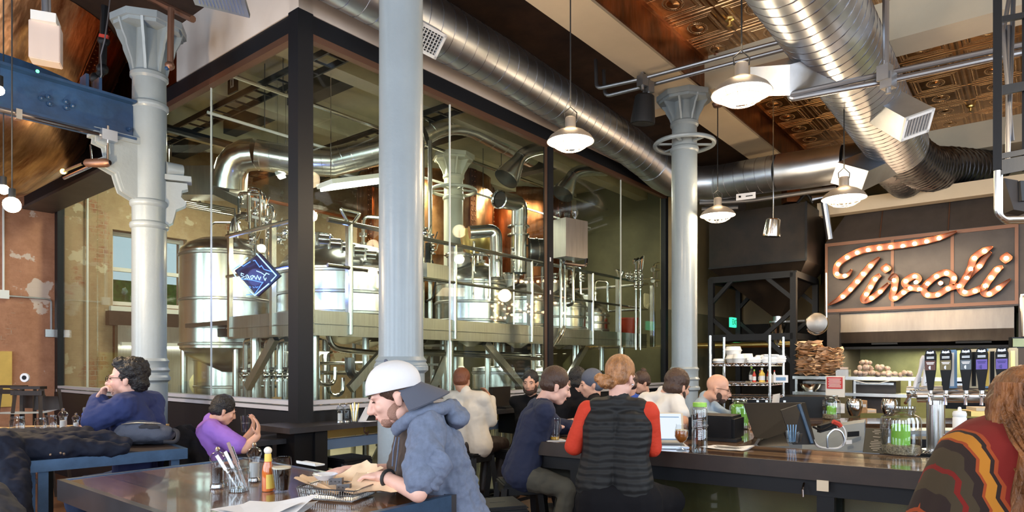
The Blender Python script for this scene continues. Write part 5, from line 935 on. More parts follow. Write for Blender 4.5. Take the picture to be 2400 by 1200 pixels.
for x in (.38, 1.98, 3.6): lslab([(x, x+.09, .06, .15, 0, .955)], 'leg', M['black_steel'], bar, O0, bang); lslab([(x, x+.09, .42, .52, 0, .955)], 'leg', M['black_steel'], bar, O0, bang)
lslab([(.5, 4.2, .30, .31, .12, .86)], 'front_glass', M['pane'], bar, O0, bang); lslab([(.5, 4.2, .50, .52, .08, .9)], 'back_panel', pm('bar_back', (.085, .068, .028), .4, .2, var=.5, vs_=1.4), bar, O0, bang)
lslab([(.5, 4.2, .25, .36, .08, .13)], 'foot_rail', M['blue_edge'], bar, O0, bang)
MB().tube([BR(1.92, .02, .93), BR(1.92, -.03, .90), BR(1.92, -.02, .86)], .006, 6).build('bag_hook', M['chrome'], bar); MB().obox(BR(2.02, -.005, .93), bd*.03, bn*.006, (0, 0, .03)).build('tag_plate', M['cream'], bar)
# laptop, glasses, bottle, papers
def onbar(u, v): return PZ(u, v, 1.052)
c = onbar(1553, 1047); t = thing('laptop', 'open silver laptop with a white document on its screen', 'laptop', c); X = Vector((.97, -.10, 0)).normalized(); Yv = Vector((-X.y, X.x, 0)); up = (Z(1)+Yv*.28).normalized()
MB().obox(c+Z(.008), X*.16, Yv*.11, (0, 0, .007)).build('base', M['galv'], t, bevel=.004); h0 = c+Yv*.11+Z(.015); MB().obox(h0+up*.105, X*.16, up*.105, up.cross(X)*.004).build('lid', M['cream'], t, bevel=.003)
nx = X.cross(up).normalized(); nx = nx if nx.y < 0 else -nx; MB().obox(h0+up*.11+nx*.005, X*.145, up*.092, nx*.001).build('screen', M['screen'], t); mb = MB()
mb.obox(h0+up*.178+nx*.0065, X*.13, up*.003, nx*.0005); mb.obox(h0+up*.022+nx*.0065, X*.12, up*.004, nx*.0005); mb.obox(h0+up*.16-X*.08+nx*.0065, X*.02, up*.002, nx*.0005); mb.build('screen_text', M['blue_label'], t); MB().obox(c+Z(.016)-Yv*.0, X*.14, Yv*.05, (0, 0, .001)).build('keyboard', M['black_panel'], t)
c = onbar(1597, 1054); t = thing('tulip_glass', 'stemmed tulip glass of amber beer beside the laptop', 'glass', c); MB().lathe([(.001, 0), (.034, .001), (.032, .005), (.007, .012), (.006, .035), (.012, .045), (.034, .065), (.044, .09), (.043, .12), (.034, .16), (.036, .166)], c, 28).build('bowl', M['ware_thin'], t); MB().lathe([(.001, .047), (.012, .048), (.032, .066), (.042, .09), (.041, .118), (.037, .125), (.001, .125)], c, 24).build('beer', M['beer'], t); MB().lathe([(.038, .125), (.037, .131), (.001, .131)], c, 20).build('froth', M['froth'], t)
c = onbar(1640, 1060); t = thing('water_bottle', 'tall clear water bottle with a green lid', 'bottle', c); MB().lathe([(.001, 0), (.046, 0), (.048, .01), (.048, .14), (.044, .15), (.048, .16), (.048, .27), (.04, .29), (.036, .295)], c, 28).build('body', M['ware'], t); MB().lathe([(.001, .004), (.044, .004), (.044, .20), (.001, .20)], c, 24).build('water', M['ware_thin'], t); MB().lathe([(.04, .288), (.043, .29), (.043, .315), (.001, .318)], c, 24).build('lid', M['green_plastic'], t)
mb = MB(); [mb.obox(c+Vector((-.012, -.0485, .09+.011*k)), (.014, 0, 0), (0, .0008, 0), (0, 0, .0015)) for k in range(14)]; mb.build('scale_marks', M['paper'], t)
c = onbar(1300, 1032); t = thing('pint_glass', 'nearly empty pint glass on a white coaster at the bar end', 'glass', c); MB().lathe([(.001, .004), (.034, .003), (.034, .01), (.036, .06), (.042, .11), (.045, .15), (.044, .165)], c, 28).build('glass', M['ware'], t); MB().lathe([(.001, .008), (.032, .008), (.033, .028), (.001, .028)], c, 24).build('beer', M['beer_gold'], t)
t2 = tag(MB().obox(c+Z(.001), (.075, .02, 0), (-.02, .06, 0), (0, 0, .0015)).build('coaster', M['paper']), 'white square coaster under the nearly empty pint glass', 'coaster')
rnd = random.Random(4)
def sheets(c, X, Y_, n, lab, grp=None, mat='paper', curl=.02, nm='paper_sheet'):
    c = Vector(c)
    for k in range(n):
        th = rnd.uniform(-.25, .25); x = X*cos(th)+Y_*sin(th)*X.length/Y_.length; y = Y_*cos(th)-X*sin(th)*Y_.length/X.length; g = 8; vs_ = []; off = Vector((rnd.uniform(-.03, .03), rnd.uniform(-.03, .03), .0015*k+.001))
        for l in (0, .0006):
            for i in range(g):
                for j in range(g): a, b = i/(g-1)*2-1, j/(g-1)*2-1; vs_.append(c+off+x*a+y*b+Z(l+curl*max(0, abs(a*.8+b*.4+.2*k)-.55)**1.5+.002*sin(a*5+b*3+k)))
        f = [(i*g+j, i*g+j+1, (i+1)*g+j+1, (i+1)*g+j) for i in range(g-1) for j in range(g-1)]; f += [tuple(g*g+i for i in q_)[::-1] for q_ in f]
        o = MB().add(vs_, f).build(nm, M[mat], ang=60); tag(o, lab if isinstance(lab, str) else lab[k], 'paper', grp)
sheets(onbar(1712, 1050), bd*.14+bn*.02, bn*.10, 2, ['printed newsheet lying on the bar, lower page', 'printed newsheet lying uppermost on the bar beside the bottle'])
mb = MB(); 
for k in range(6): mb.obox(onbar(1705, 1052)+bn*(-.04+.018*k)+Z(.010), bd*(.07+.01*(k % 3)), bn*.003, (0, 0, .0004))
tag(mb.build('newspaper_text', M['black_panel']), 'grey lines of print on the uppermost newsheet', 'print')
# point-of-sale screens behind the bar
t = thing('sales_terminal', 'pair of black touch screens turned away behind the bar', 'screen', P(1820, 1045, 5.0)); Yq = 4.95
def quadbox(pts, d, nm, mat, par): MB().extr(pts, d).build(nm, M[mat], par)
quadbox([P(1742, 945, 5.2), P(1888, 944, 5.0), P(1910, 1030, 4.75), P(1770, 1028, 4.95)], (.01, .04, 0), 'screen_back', 'black_panel', t); quadbox([P(1830, 962, 4.8), P(1880, 946, 4.75), P(1912, 1042, 4.6), P(1858, 1042, 4.6)], (.02, .06, 0), 'side_screen', 'black_steel', t)
quadbox([P(1796, 1020, 5.0), P(1836, 1014, 4.9), P(1850, 1046, 4.7), P(1780, 1046, 4.8)], (.02, .1, 0), 'stand', 'black_steel', t); MB().bar(P(1872, 948, 4.75), P(1902, 1040, 4.6), .02, .02).build('edge', M['blue_edge'], t)
t = thing('receipt_printer', 'black register box with a rounded back on the bar return', 'register', BR(1.1, 1.2, 1.05)); MB().box(BR(1.16, .92, 1.14), (.34, .30, .18), bang).build('case', M['black_panel'], t, bevel=.02); MB().box(BR(1.12, .76, 1.16), (.06, .01, .01), bang).build('badge', M['galv'], t)
MB().box(BR(1.16, .80, 1.062), (.4, .15, .02), bang).build('base', M['black_steel'], t)
t = thing('card_stand', 'small white card holder standing by the wire rack', 'card', P(1820, 965, 6.4)); quadbox([P(1812, 925, 6.4), P(1828, 922, 6.3), P(1824, 962, 6.3), P(1806, 962, 6.4)], (.01, .02, 0), 'card', 'paper', t); quadbox([P(1806, 960, 6.4), P(1826, 958, 6.3), P(1826, 968, 6.3), P(1806, 968, 6.4)], (.01, .06, 0), 'foot', 'blue_edge', t)
c = BR(1.12, 1.75, 1.052); cjar(c, .085, .26, 'glass jar filled with a green candle beside the black register', .03, (.07, .17)); 
t = thing('wrapped_bottle', 'grey striped tumbler on the bar return beside the green jar', 'cup', BR(1.0, 1.50, 1.05)); MB().lathe([(.001, 0), (.035, 0), (.045, .13), (.047, .14), (.001, .14)], BR(1.0, 1.50, 1.052), 20).build('cup', M['blue_label'], t); mb = MB(); [mb.lathe([(.038+.002*k, .02+.02*k), (.040+.002*k, .025+.02*k)], BR(1.0, 1.50, 1.052), 20) for k in range(5)]; mb.build('stripes', M['paper'], t)
c = onbar(1872, 1043)+Vector((0, .1, 0)); t = thing('straw_cup', 'short glass holding blue straws behind the bar', 'glass', c); MB().lathe([(.001, .004), (.04, .002), (.045, .08), (.046, .085)], c, 20).build('glass', M['ware'], t); MB().lathe([(.03, .01), (.034, .07)], c+Vector((.05, .03, 0)), 16).build('second_glass', M['ware'], t)
for k in range(4): MB().tube([c+Vector((-.02+.012*k, 0, .01)), c+Vector((-.03+.02*k, .01, .13))], .004, 6).build('straw', M['blue_label'], t)
t = thing('cable_bundle', 'tangle of grey and red cables at the back of the sales terminal', 'cable', P(1960, 1010, 5.6))
for k, (pts, mt) in enumerate((([(1902, 1020), (1912, 1046), (1940, 1052), (1970, 1050), (1983, 1030), (1980, 1005), (1965, 990)], 'white_plastic'), ([(1905, 1000), (1925, 1010), (1945, 1000), (1962, 990)], 'black_steel'), ([(1940, 1050), (1938, 1020), (1955, 1005), (1972, 1010), (1980, 1030), (1975, 1045)], 'galv'), ([(1952, 988), (1966, 994), (1970, 1000)], 'label_red'))): MB().tube(arc([P(u, v, 5.5-.03*k) for u, v in pts], .06), .009 if k != 3 else .02, 6).build('cable', M[mt], t)
MB().obox(P(1938, 1000, 5.55), (.07, 0, .02), (0, .03, 0), (0, 0, .03)).build('plug_box', M['black_steel'], t)
t = thing('grey_fridge', 'grey under-counter cabinet with a black latch plate behind the cables', 'cabinet', P(1985, 1050, 5.9)); quadbox([P(1880, 1010, 6.2), P(2026, 990, 5.9), P(2026, 1056, 5.8), P(1880, 1060, 6.1)], (.2, .35, 0), 'body', 'grey_panel', t); quadbox([P(1986, 1012, 5.86), P(2013, 1010, 5.84), P(2013, 1022, 5.84), P(1986, 1024, 5.86)], (-.002, -.01, 0), 'latch', 'black_panel', t); quadbox([P(1982, 1032, 5.86), P(1996, 1031, 5.85), P(1996, 1040, 5.85), P(1982, 1041, 5.86)], (-.002, -.01, 0), 'outlet', 'white_plastic', t)
# menu board and candle jar
t = thing('menu_board', 'small dark menu card with lines of white lettering standing on the bar', 'menu', onbar(2050, 1062)); q = [P(2030, 1003, 4.2), P(2083, 1006, 4.08), P(2078, 1064, 4.02), P(2023, 1060, 4.14)]; quadbox(q, (.004, .012, 0), 'card', 'menu_dark' if 'menu_dark' in M else (pm('menu_dark', (.045, .038, .022), .5) and 'menu_dark'), t); mb = MB()
for k in range(13):
    y = .07+k*.068; w = (.13, .2, .09, 0, .15, 0, .09, .22, .25, .2, .26, .18, .1)[k]
    if w: a, b = q[0].lerp(q[3], y), q[1].lerp(q[2], y); m_ = a.lerp(b, .5); mb.bar(m_.lerp(a, w*2)+Vector((-.001, -.003, 0)), m_.lerp(b, w*2)+Vector((-.001, -.003, 0)), .001, .0028)
mb.build('lettering', M['cream'], t)
cjar(onbar(2111, 1064), .112, .30, 'big glass jar with a green candle on pebbles, nearest on the bar', .055, (.052, .12))
c = onbar(2215, 1090); t = thing('paper_boat', 'brown paper food tray and napkin at the bar edge', 'tray', c); quadbox([P(2192, 1058, 3.75), P(2240, 1074, 3.7), P(2238, 1092, 3.6), P(2205, 1088, 3.6)], (.01, .01, .002), 'paper_wall', 'kraft', t); MB().obox(c+Z(.006), (.06, 0, 0), (.01, .05, 0), (0, 0, .004)).build('napkin', M['paper'], t)
c = onbar(2226, 1074); t = thing('beer_glass', 'half-hidden glass of golden beer beside the red poncho', 'glass', c); MB().lathe([(.001, .003), (.026, .002), (.032, .13), (.033, .14)], c, 20).build('glass', M['ware'], t); MB().lathe([(.001, .006), (.025, .006), (.029, .08), (.001, .08)], c, 20).build('beer', M['beer_gold'], t)
# tap tower
tt = thing('beer_tap_tower', 'steel draught tower with a horizontal barrel and chrome faucets', 'tap', P(2193, 1055, 4.55)); c0, c1 = P(2150, 929, 4.72), P(2420, 929, 4.30); td = (c1-c0).normalized()
MB().cyl(c0, c1, .045, n=24).build('barrel', M['stainless'], tt); MB().cyl(c0+Vector((0, .12, .03)), c1+Vector((0, .12, .03)), .04, n=20).build('rear_barrel', M['stainless'], tt); b0 = P(2193, 1057, 4.62); MB().cyl(b0, P(2193, 938, 4.62), .057, n=28).build('post', M['stainless'], tt); MB().lathe([(.001, .01), (.09, .01), (.09, 0)], b0, 24).build('base_flange', M['chrome'], tt)
tr = thing('drip_tray', 'steel drip tray with a perforated grid under the tap tower', 'tray', P(2230, 1062, 4.5)); q = P(2230, 1062, 4.5); MB().obox(q+Z(-.03), td*.42, Vector((-td.y, td.x, 0))*.12, (0, 0, .03)).build('pan', M['black_steel'], tr); mb = MB()
for k in range(40): mb.obox(q+td*(-.40+.0205*k)+Z(.004), td*.004, Vector((-td.y, td.x, 0))*.11, (0, 0, .004))
mb.build('grid', M['stainless'], tr)
def handle(u, Yh, lab_mat, lab, body='black_panel', rear=False):
    p = P(u, 915, Yh); p.z = P(u, 915, Yh).z; t = thing('tap_handle', lab, 'tap', p); x = td; y = Vector((-td.y, td.x, 0)); S = .295
    if rear:
        MB().obox(p+Z(.15), x*.028, y*.01, (0, 0, .14)).build('paddle', M[body], t, bevel=.006); MB().obox(p+Z(.15)-y*.011, x*.012, y*.001, (0, 0, .12)).build('lettering', M[lab_mat], t); return
    pr = [(.017, 0), (.022, .2), (.034, .50), (.036, .86), (.030, .89), (.030, .93), (.024, .965), (.012, .98), (0, 1.0)]; poly = [p+x*w*1+Z(S*h) for w, h in pr]+[p-x*w+Z(S*h) for w, h in pr[::-1][1:]]
    MB().extr([q-y*.011 for q in poly], y*.022).build('paddle', M[body], t, bevel=.003)
    mb = MB(); mb.obox(p+Z(S*.60)-y*.0125, x*.031, y*.001, (0, 0, S*.115)); mb.build('label', M[lab_mat], t)
    mb = MB(); mb.ell(p+Z(S*.90)-y*.013, (.006, .002, .012), 8)
    for s in (-1, 1): mb.bar(p+Z(S*.90)-y*.013, p+Z(S*.935)+x*.02*s-y*.013, .004, .006); mb.bar(p+Z(S*.89)-y*.013, p+Z(S*.90)+x*.022*s-y*.013, .003, .006)
    for k in range(2): mb.obox(p+Z(S*(.80-.03*k))-y*.013, x*.022, y*.0008, (0, 0, .0022))
    mb.build('emblem', M['galv'], t)
    mb = MB()
    for k in range(2): mb.obox(p+Z(S*(.665-.032*k))-y*.0142, x*(.024-.004*k), y*.0006, (0, 0, .003))
    mb.ell(p+Z(S*.545)-y*.0142, (.012, .001, .014), 10); mb.build('label_print', M['paper' if lab_mat != 'purple_label' else 'purple_print'], t)
pm('purple_print', (.04, .03, .2), .5); pm('label_dark', (.10, .035, .025), .5); pm('label_olive', (.16, .13, .05), .5); pm('label_ice', (.10, .13, .16), .5)
for u, lm, lab in ((2181, 'label_dark', 'black tap handle with a dark red label, leftmost of the front five'), (2217, 'label_olive', 'black tap handle with an olive and white label'), (2264, 'label_ice', 'black tap handle with a pale blue and white label'), (2301, 'purple_label', 'black tap handle with a purple label next to the pale blue one'), (2348, 'purple_label', 'black tap handle with a purple label beside the long hair')):
    Yh = 4.60-(u-2181)*.0016; handle(u, Yh, lm, lab); p = P(u, 915, Yh); mb = MB(); y = Vector((td.y, -td.x, 0))
    mb.cyl(p, p+Z(-.02), .014); mb.ell(p+Z(-.035), .018, 12); mb.cyl(p+Z(-.035), p+Z(-.035)-y*.07, .010); mb.tube([p+Z(-.035), p+Z(-.05)+y*.02, p+Z(-.10)+y*.03], .011, 10); mb.build('faucet', M['chrome'], tt)
for u, bm_, lm, lab in ((2232, 'blue_label', 'white_plastic', 'pale blue paddle tap handle behind the olive-labelled one'), (2283, 'cream_label', 'black_panel', 'tan paddle tap handle between the third and fourth black ones'), (2326, 'cream_label', 'black_panel', 'cream paddle tap handle with vertical lettering'), (2313, 'blue_label', 'label_yellow', 'blue paddle tap handle squeezed behind the fourth black one'), (2374, 'cream_label', 'brass', 'cream and gold paddle tap handle nearest the long hair')): handle(u, 4.72-(u-2181)*.0016, lm, lab, bm_, True)
for dx, dz, lab in ((0, 0, 'white leaning tap handle with black script, front one'), (14, 14, 'white leaning tap handle half hidden behind the scripted one')):
    p = P(2145+dx*1.4, 912, 4.75+dx*.02); t = thing('tap_handle', lab, 'tap', p); ax = Vector((.28, 0, 1)).normalized() if dx == 0 else Vector((.1, 0, 1)).normalized(); h = .25-dx*.004
    MB().lathe([(.001, 0), (.018, 0), (.03, .01), (.034, .05), (.022, .12), (.024, .16), (.036, h-.03), (.028, h), (.001, h)], p, 20, ax, ecc=.6).build('paddle', M['white_ceramic'], t); mb = MB(); mb.tube([p+ax*.04+Vector((-.012, -.024, 0)), p+ax*.055+Vector((0, -.028, 0)), p+ax*.05+Vector((.008, -.028, 0)), p+ax*.09+Vector((.004, -.024, 0))], .0018, 5); mb.build('script', M['black_panel'], t)
MB().tube(arc([P(2150, 929, 4.7), P(2135, 925, 4.65), P(2122, 945, 4.6)], .03), .012, 8).build('side_faucet', M['chrome'], tt)
mb = MB(); [mb.lathe([(.02, 0), (.028, .006), (.02, .012)], P(2133+7*k, 921, 4.72), 12, td) for k in range(4)]; mb.build('shank_nuts', M['chrome'], tt)
c = P(2249, 1046, 4.35); t = thing('squeeze_bottle', 'white plastic squeeze bottle beside the steel tap post', 'bottle', c); MB().lathe([(.001, 0), (.038, 0), (.04, .01), (.04, .19), (.036, .2), (.038, .205), (.036, .235), (.012, .24), (.009, .262), (.001, .265)], c, 28).build('body', M['foam'], t); MB().lathe([(.0385, .2), (.0405, .205), (.0405, .222), (.0385, .227)], c, 28).build('cap_ring', M['white_plastic'], t)
t = thing('serving_pan', 'tan steel pans stacked behind the squeeze bottle', 'pan', P(2305, 965, 5.2)); MB().obox(P(2310, 968, 5.2), (.15, -.03, 0), (.03, .12, 0), (0, 0, .02)).build('pan', M['brass'], t); MB().obox(P(2312, 958, 5.25), (.11, -.02, 0), (.03, .1, 0), (0, 0, .012)).build('lid', M['cream'], t)
t = thing('speed_rail', 'steel under-bar shelf behind the tap tower', 'shelf', P(2250, 1010, 5.2)); MB().bar(P(2120, 1010, 5.5), P(2460, 1010, 4.9), .3, .03).build('shelf', M['stainless'], t); MB().bar(P(2120, 1040, 5.6), P(2460, 1040, 5.0), .3, .10).build('body', M['black_steel'], t)
t = thing('order_screen', 'small dark order screen on an arm at the right edge', 'screen', P(2392, 800, 6.0)); MB().obox(P(2400, 803, 6.0), (.12, -.01, 0), (0, .02, 0), (0, 0, .05)).build('case', M['black_steel'], t); MB().obox(P(2402, 803, 5.97), (.105, -.008, 0), (0, .002, 0), (0, 0, .038)).build('glass', M['green_wall'], t); MB().tube([P(2400, 790, 6.0), P(2396, 700, 6.1), P(2398, 690, 6.1)], .02, 8).build('arm', M['chrome'], t)
# ================================================================ PEOPLE
TEX = bpy.data.textures.new('folds', 'CLOUDS'); TEX.noise_scale = .07; TEX.noise_depth = 2
TEXH = bpy.data.textures.new('locks', 'CLOUDS'); TEXH.noise_scale = .025; TEXH.noise_depth = 2
def blob(mb, name, mat, parent, vox=.009, smooth=4, fold=0, tex=None, cut=None):
    o = mb.build(name, mat, None)
    r = o.modifiers.new('r', 'REMESH'); r.mode = 'VOXEL'; r.voxel_size = vox; r.use_smooth_shade = True
    s = o.modifiers.new('s', 'SMOOTH'); s.iterations = smooth; s.factor = .5
    if fold: d = o.modifiers.new('d', 'DISPLACE'); d.texture = tex or TEX; d.strength = fold; d.mid_level = .5; d.texture_coords = 'GLOBAL'; s2 = o.modifiers.new('s2', 'SMOOTH'); s2.iterations = 1
    bpy.context.view_layer.update(); dg = bpy.context.evaluated_depsgraph_get(); me = bpy.data.meshes.new_from_object(o.evaluated_get(dg)); old = o.data; o.modifiers.clear(); o.data = me; bpy.data.meshes.remove(old); me.name = name
    if cut:                                   # trims the surface with planes (point, normal): keeps the side the normal points to
        bm = bmesh.new(); bm.from_mesh(me)
        for p, n in cut: bmesh.ops.bisect_plane(bm, geom=bm.verts[:]+bm.edges[:]+bm.faces[:], plane_co=p, plane_no=n, clear_inner=True)
        bm.to_mesh(me); bm.free()
    me.shade_smooth(); me.materials.clear(); me.materials.append(mat)
    if parent is not None:
        off = parent.location.copy(); me.transform(Matrix.Translation(-off)); o.parent = parent
    return o
def V(*a): return Vector(a)
def hand(mb, w, d, n, s=1, curl=.5, side=1):
    w, d, n = Vector(w), Vector(d).normalized(), Vector(n); n = (n-d*n.dot(d)).normalized(); l = d.cross(n)*side
    R = Matrix((l, d, n)).transposed(); mb.ell(w+d*.045*s, (.038*s, .050*s, .015*s), 12, R); mb.rc(w-d*.02*s, .024*s, w+d*.03*s, .022*s, 10)
    for i, (x, L) in enumerate(((.028, .9), (.010, 1.05), (-.009, 1.0), (-.027, .8))):
        p = w+(d*(.088-.004*abs(i-1))+l*x)*s; th = curl*.5+.08*i; q = d
        for seg, (ln, r0, r1) in enumerate(((.038, .0095, .0085), (.026, .0085, .0078), (.020, .0078, .0065))):
            q = (d*cos(th)+n*sin(th)+l*x*(3-seg)*.6).normalized(); e = p+q*ln*L*s; mb.rc(p, r0*s, e, r1*s, 8); p = e; th += curl*.75
    p = w+(d*.025+l*.030)*s; q = (d*.55+l*.75+n*.35).normalized(); e = p+q*.04*s; mb.rc(p, .013*s, e, .0105*s, 8); q2 = (d*.9+l*.25+n*.35).normalized(); mb.rc(e, .0105*s, e+q2*.032*s, .008*s, 8)
class Head:
    def __init__(h, c, f, u=(0, 0, 1), s=1.0):
        h.c = Vector(c); h.f = Vector(f).normalized(); u = Vector(u); h.u = (u-h.f*u.dot(h.f)).normalized(); h.r = h.f.cross(h.u); h.s = s; h.R = Matrix((h.r, h.f, h.u)).transposed()
    def p(h, x, y, z): return h.c+(h.r*x+h.f*y+h.u*z)*h.s
    def e(h, mb, x, y, z, rx, ry, rz, n=14): mb.ell(h.p(x, y, z), (rx*h.s, ry*h.s, rz*h.s), n, h.R)
    def shape(h, mb):
        e = h.e; e(mb, 0, -.012, .035, .074, .092, .086, 20); e(mb, 0, .030, -.025, .060, .062, .080, 16); e(mb, 0, .050, -.088, .036, .036, .028); e(mb, 0, .020, -.075, .052, .05, .035)
        for s in (-1, 1): e(mb, s*.030, .078, .018, .026, .014, .010); e(mb, s*.036, .066, -.028, .024, .02, .022); e(mb, s*.076, -.012, -.018, .010, .019, .031, 10); e(mb, s*.082, -.02, -.002, .007, .014, .014, 8); e(mb, s*.045, .0, -.07, .022, .035, .03)
        mb.rc(h.p(0, .090, .008), .009*h.s, h.p(0, .112, -.034), .0125*h.s, 10); e(mb, 0, .100, -.038, .017, .012, .009, 10)
        e(mb, 0, .086, -.060, .024, .012, .006, 10); e(mb, 0, .082, -.072, .021, .012, .007, 10)
    def eyes(h, par):
        mb = MB()
        for s in (-1, 1): h.e(mb, s*.031, .084, .0, .010, .006, .0036, 10)
        mb.build('eyes', M['eye'], par); mb = MB()
        for s in (-1, 1): mb.tube([h.p(s*.014, .096, .020), h.p(s*.032, .093, .026), h.p(s*.048, .080, .018)], .0035*h.s, 6)
        mb.build('eyebrows', M['beard'], par); mb = MB(); h.e(mb, 0, .0925, -.066, .020, .006, .0045, 10); mb.build('lips', M['lip'], par)
def person(label, H, neck, pel, fwd, arms, knees=None, skin='skin', top='navy', bottom='khaki', sleeve=1.0, hair=None, vox=.009, grp=None, fold=.016, bulk=0, face=True, sh=.185, feet=True, topname='sweater', hem=0, hands=True, folds2=None, cat='person'):
    N, Pl = Vector(neck), Vector(pel); fw = Vector(fwd).normalized(); up = (N-Pl).normalized(); r = fw.cross(Z(1)).normalized()
    t = thing('person', label, cat, (Pl.x, Pl.y, .0), 0, grp); mb = MB(); H.shape(mb); s = H.s
    mb.rc(H.p(0, -.028, -.055), .053*s, N+up*.0, .056*s); Ch = Pl.lerp(N, .70)
    S = {k: N-up*.05*s+r*sh*k for k in (-1, 1)}; HP = {k: Pl+r*.09*k for k in (-1, 1)}
    def torso(m, g):
        for k in (-1, 1):
            m.rc(HP[k], .105+g, Pl.lerp(N, .35)+r*.065*k, .092+g); m.rc(Pl.lerp(N, .35)+r*.065*k, .092+g, Ch+r*.08*k, .100+g); m.rc(Ch+r*.08*k, .100+g, N-up*.07+r*(sh-.06)*k, .062+g); m.rc(N-up*.03*s, .055+g*.7, S[k], .052+g)
    torso(mb, -.012)
    for k in (-1, 1):
        el, wr, hd, pn, cu = arms[k]; el, wr = Vector(el), Vector(wr); mb.rc(S[k], .047, el, .038, 12); mb.rc(el, .038, wr, .026, 12)
        if hands: hand(mb, wr, hd, pn, s, cu, k)
    kn = knees or {k: HP[k]+fw*.42+Z(-.03) for k in (-1, 1)}
    an = {k: Vector((kn[k].x, kn[k].y, max(.32, 0)))-fw*.08 for k in (-1, 1)}
    for k in (-1, 1): mb.rc(HP[k], .085, kn[k], .055); mb.rc(kn[k], .052, an[k], .034)
    b = blob(mb, 'body', M[skin], t, vox); 
    if face: H.eyes(t)
    m = MB(); torso(m, .014+bulk)
    for k in (-1, 1):
        el, wr = Vector(arms[k][0]), Vector(arms[k][1]); g = .016+bulk*.7
        if sleeve < .5: e2 = S[k].lerp(el, sleeve*2); m.rc(S[k], .052+g, e2, .050+g)
        elif sleeve < .95: m.rc(S[k], .052+g, el, .046+g); e2 = el.lerp(wr, (sleeve-.5)*2); m.rc(el, .046+g, e2, .040+g)
        else: m.rc(S[k], .052+g, el, .046+g); m.rc(el, .046+g, wr.lerp(el, .08), .032+g)
    if hem: 
        for k in (-1, 1): m.rc(HP[k], .12+bulk, HP[k]-up*hem, .12+bulk)
    m.rc(N-up*.01, .060, N+up*.02*s, .060)
    blob(m, topname, M[top], t, vox*1.1, 3, fold)
    m = MB()
    for k in (-1, 1): m.rc(HP[k], .11, kn[k], .072); m.rc(kn[k], .070, an[k], .055)
    m.rc(HP[-1], .11, HP[1], .11); blob(m, 'trousers', M[bottom], t, vox*1.3, 3, fold)
    m = MB(); R = Matrix((r, fw, Vector((0, 0, 1)))).transposed()
    for k in (-1, 1): m.ell(an[k]+fw*.07+Z(-.06), (.045, .13, .045), 12, R)
    m.build('shoes', M['rubber'], t)
    if hair: hair(t, H)
    return t
def hair_short(mat, vol=.010, back=.0, tex=.010, vox=.008, low=-.02, fr=.055):
    def f(t, h):
        mb = MB(); h.e(mb, 0, -.020-back, .042, .076+vol, .088+vol, .086+vol, 20); h.e(mb, 0, -.045, -.005+low, .070+vol, .062+vol, .055)
        blob(mb, 'hair', M[mat], t, vox, 2, tex, TEXH, [(h.p(0, fr, 0), -(h.f*1.0-h.u*.9))] if fr < .2 else None)
    return f
def beard(t, h, mat='beard', g=0):
    mb = MB(); h.e(mb, 0, .048, -.086, .043+g, .042+g, .034+g); 
    for s in (-1, 1): h.e(mb, s*.050, .015, -.060, .018+g, .034, .040+g)
    h.e(mb, 0, .088, -.050, .026, .010, .006); blob(mb, 'beard', M[mat], t, .007, 2, .006, TEXH)
def glasses(t, h):
    mb = MB()
    for s in (-1, 1): mb.tube([h.p(s*.033+.024*cos(a), .103, .0+.017*sin(a)) for a in [k*pi/8 for k in range(16)]], .0022, 6, True); mb.tube([h.p(s*.057, .100, .006), h.p(s*.080, .04, .008), h.p(s*.082, -.02, .004)], .0022, 6)
    mb.tube([h.p(-.009, .104, .004), h.p(.009, .104, .004)], .0022, 6); mb.build('glasses', M['black_panel'], t)
D = Z(-1)
# --- guest with the white cap, at the near table
h = Head((-.515, 2.84, 1.475), (-.93, -.16, -.30), (-.28, 0, 1), 1.10)
def cap_hair(t, h):
    mb = MB(); h.e(mb, 0, -.018, .030, .078, .094, .080, 20); h.e(mb, 0, -.055, -.02, .066, .045, .045); blob(mb, 'hair', M['hair_brown'], t, .006, 2, .004, TEXH, [(h.p(0, .055, 0), -h.f)])
    mb = MB(); h.e(mb, 0, -.010, .048, .090, .112, .092, 28); h.e(mb, 0, -.004, .036, .089, .112, .05, 28)
    c = blob(mb, 'cap', M['cap_white'], t, .006, 3, .004, TEX, [(h.p(0, .03, .026), (h.u*1-h.f*.10).normalized())]); MB().ell(h.p(0, -.010, .142), .009, 10).build('cap_button', M['cap_grey'], c)
    mb = MB(); vs_ = []; n = 15                   # brim turned to the back, curved down at its sides
    for l in (0, .004):
        for i in range(n):
            a = -1.45+2.9*i/(n-1)
            for k_ in range(5): q = .085+.024*k_; vs_.append(h.p(sin(a)*(q*.92-.002*k_)*.95, -.012-cos(a)*(q*1.08+.002*k_), .032-.018*sin(a)**2-.021*k_-l))
    f = [(i*5+k_, i*5+k_+1, (i+1)*5+k_+1, (i+1)*5+k_) for i in range(n-1) for k_ in range(4)]; f += [tuple(x+n*5 for x in q)[::-1] for q in f]
    mb.add(vs_, f); mb.build('cap_brim', M['cap_grey'], c, ang=60)
    beard(t, h, 'beard_soft', -.003)
t = person('man in a white cap worn backwards and a grey-blue hoodie, eating at the near table', h, (-.395, 2.93, 1.385), (-.20, 3.02, .80), (-1, -.08, 0),
    {-1: ((-.375, 2.60, 1.095), (-.545, 2.76, 1.135), V(-.8, .45, -.05), D, .7), 1: ((-.52, 3.06, 1.11), (-.735, 2.98, 1.125), V(-1, .05, -.03), D, .6)},
    top='hoodie', bottom='denim', sleeve=.38, hair=cap_hair, vox=.0065, fold=.045, bulk=.016, topname='hoodie', skin='skin_pale', sh=.20)
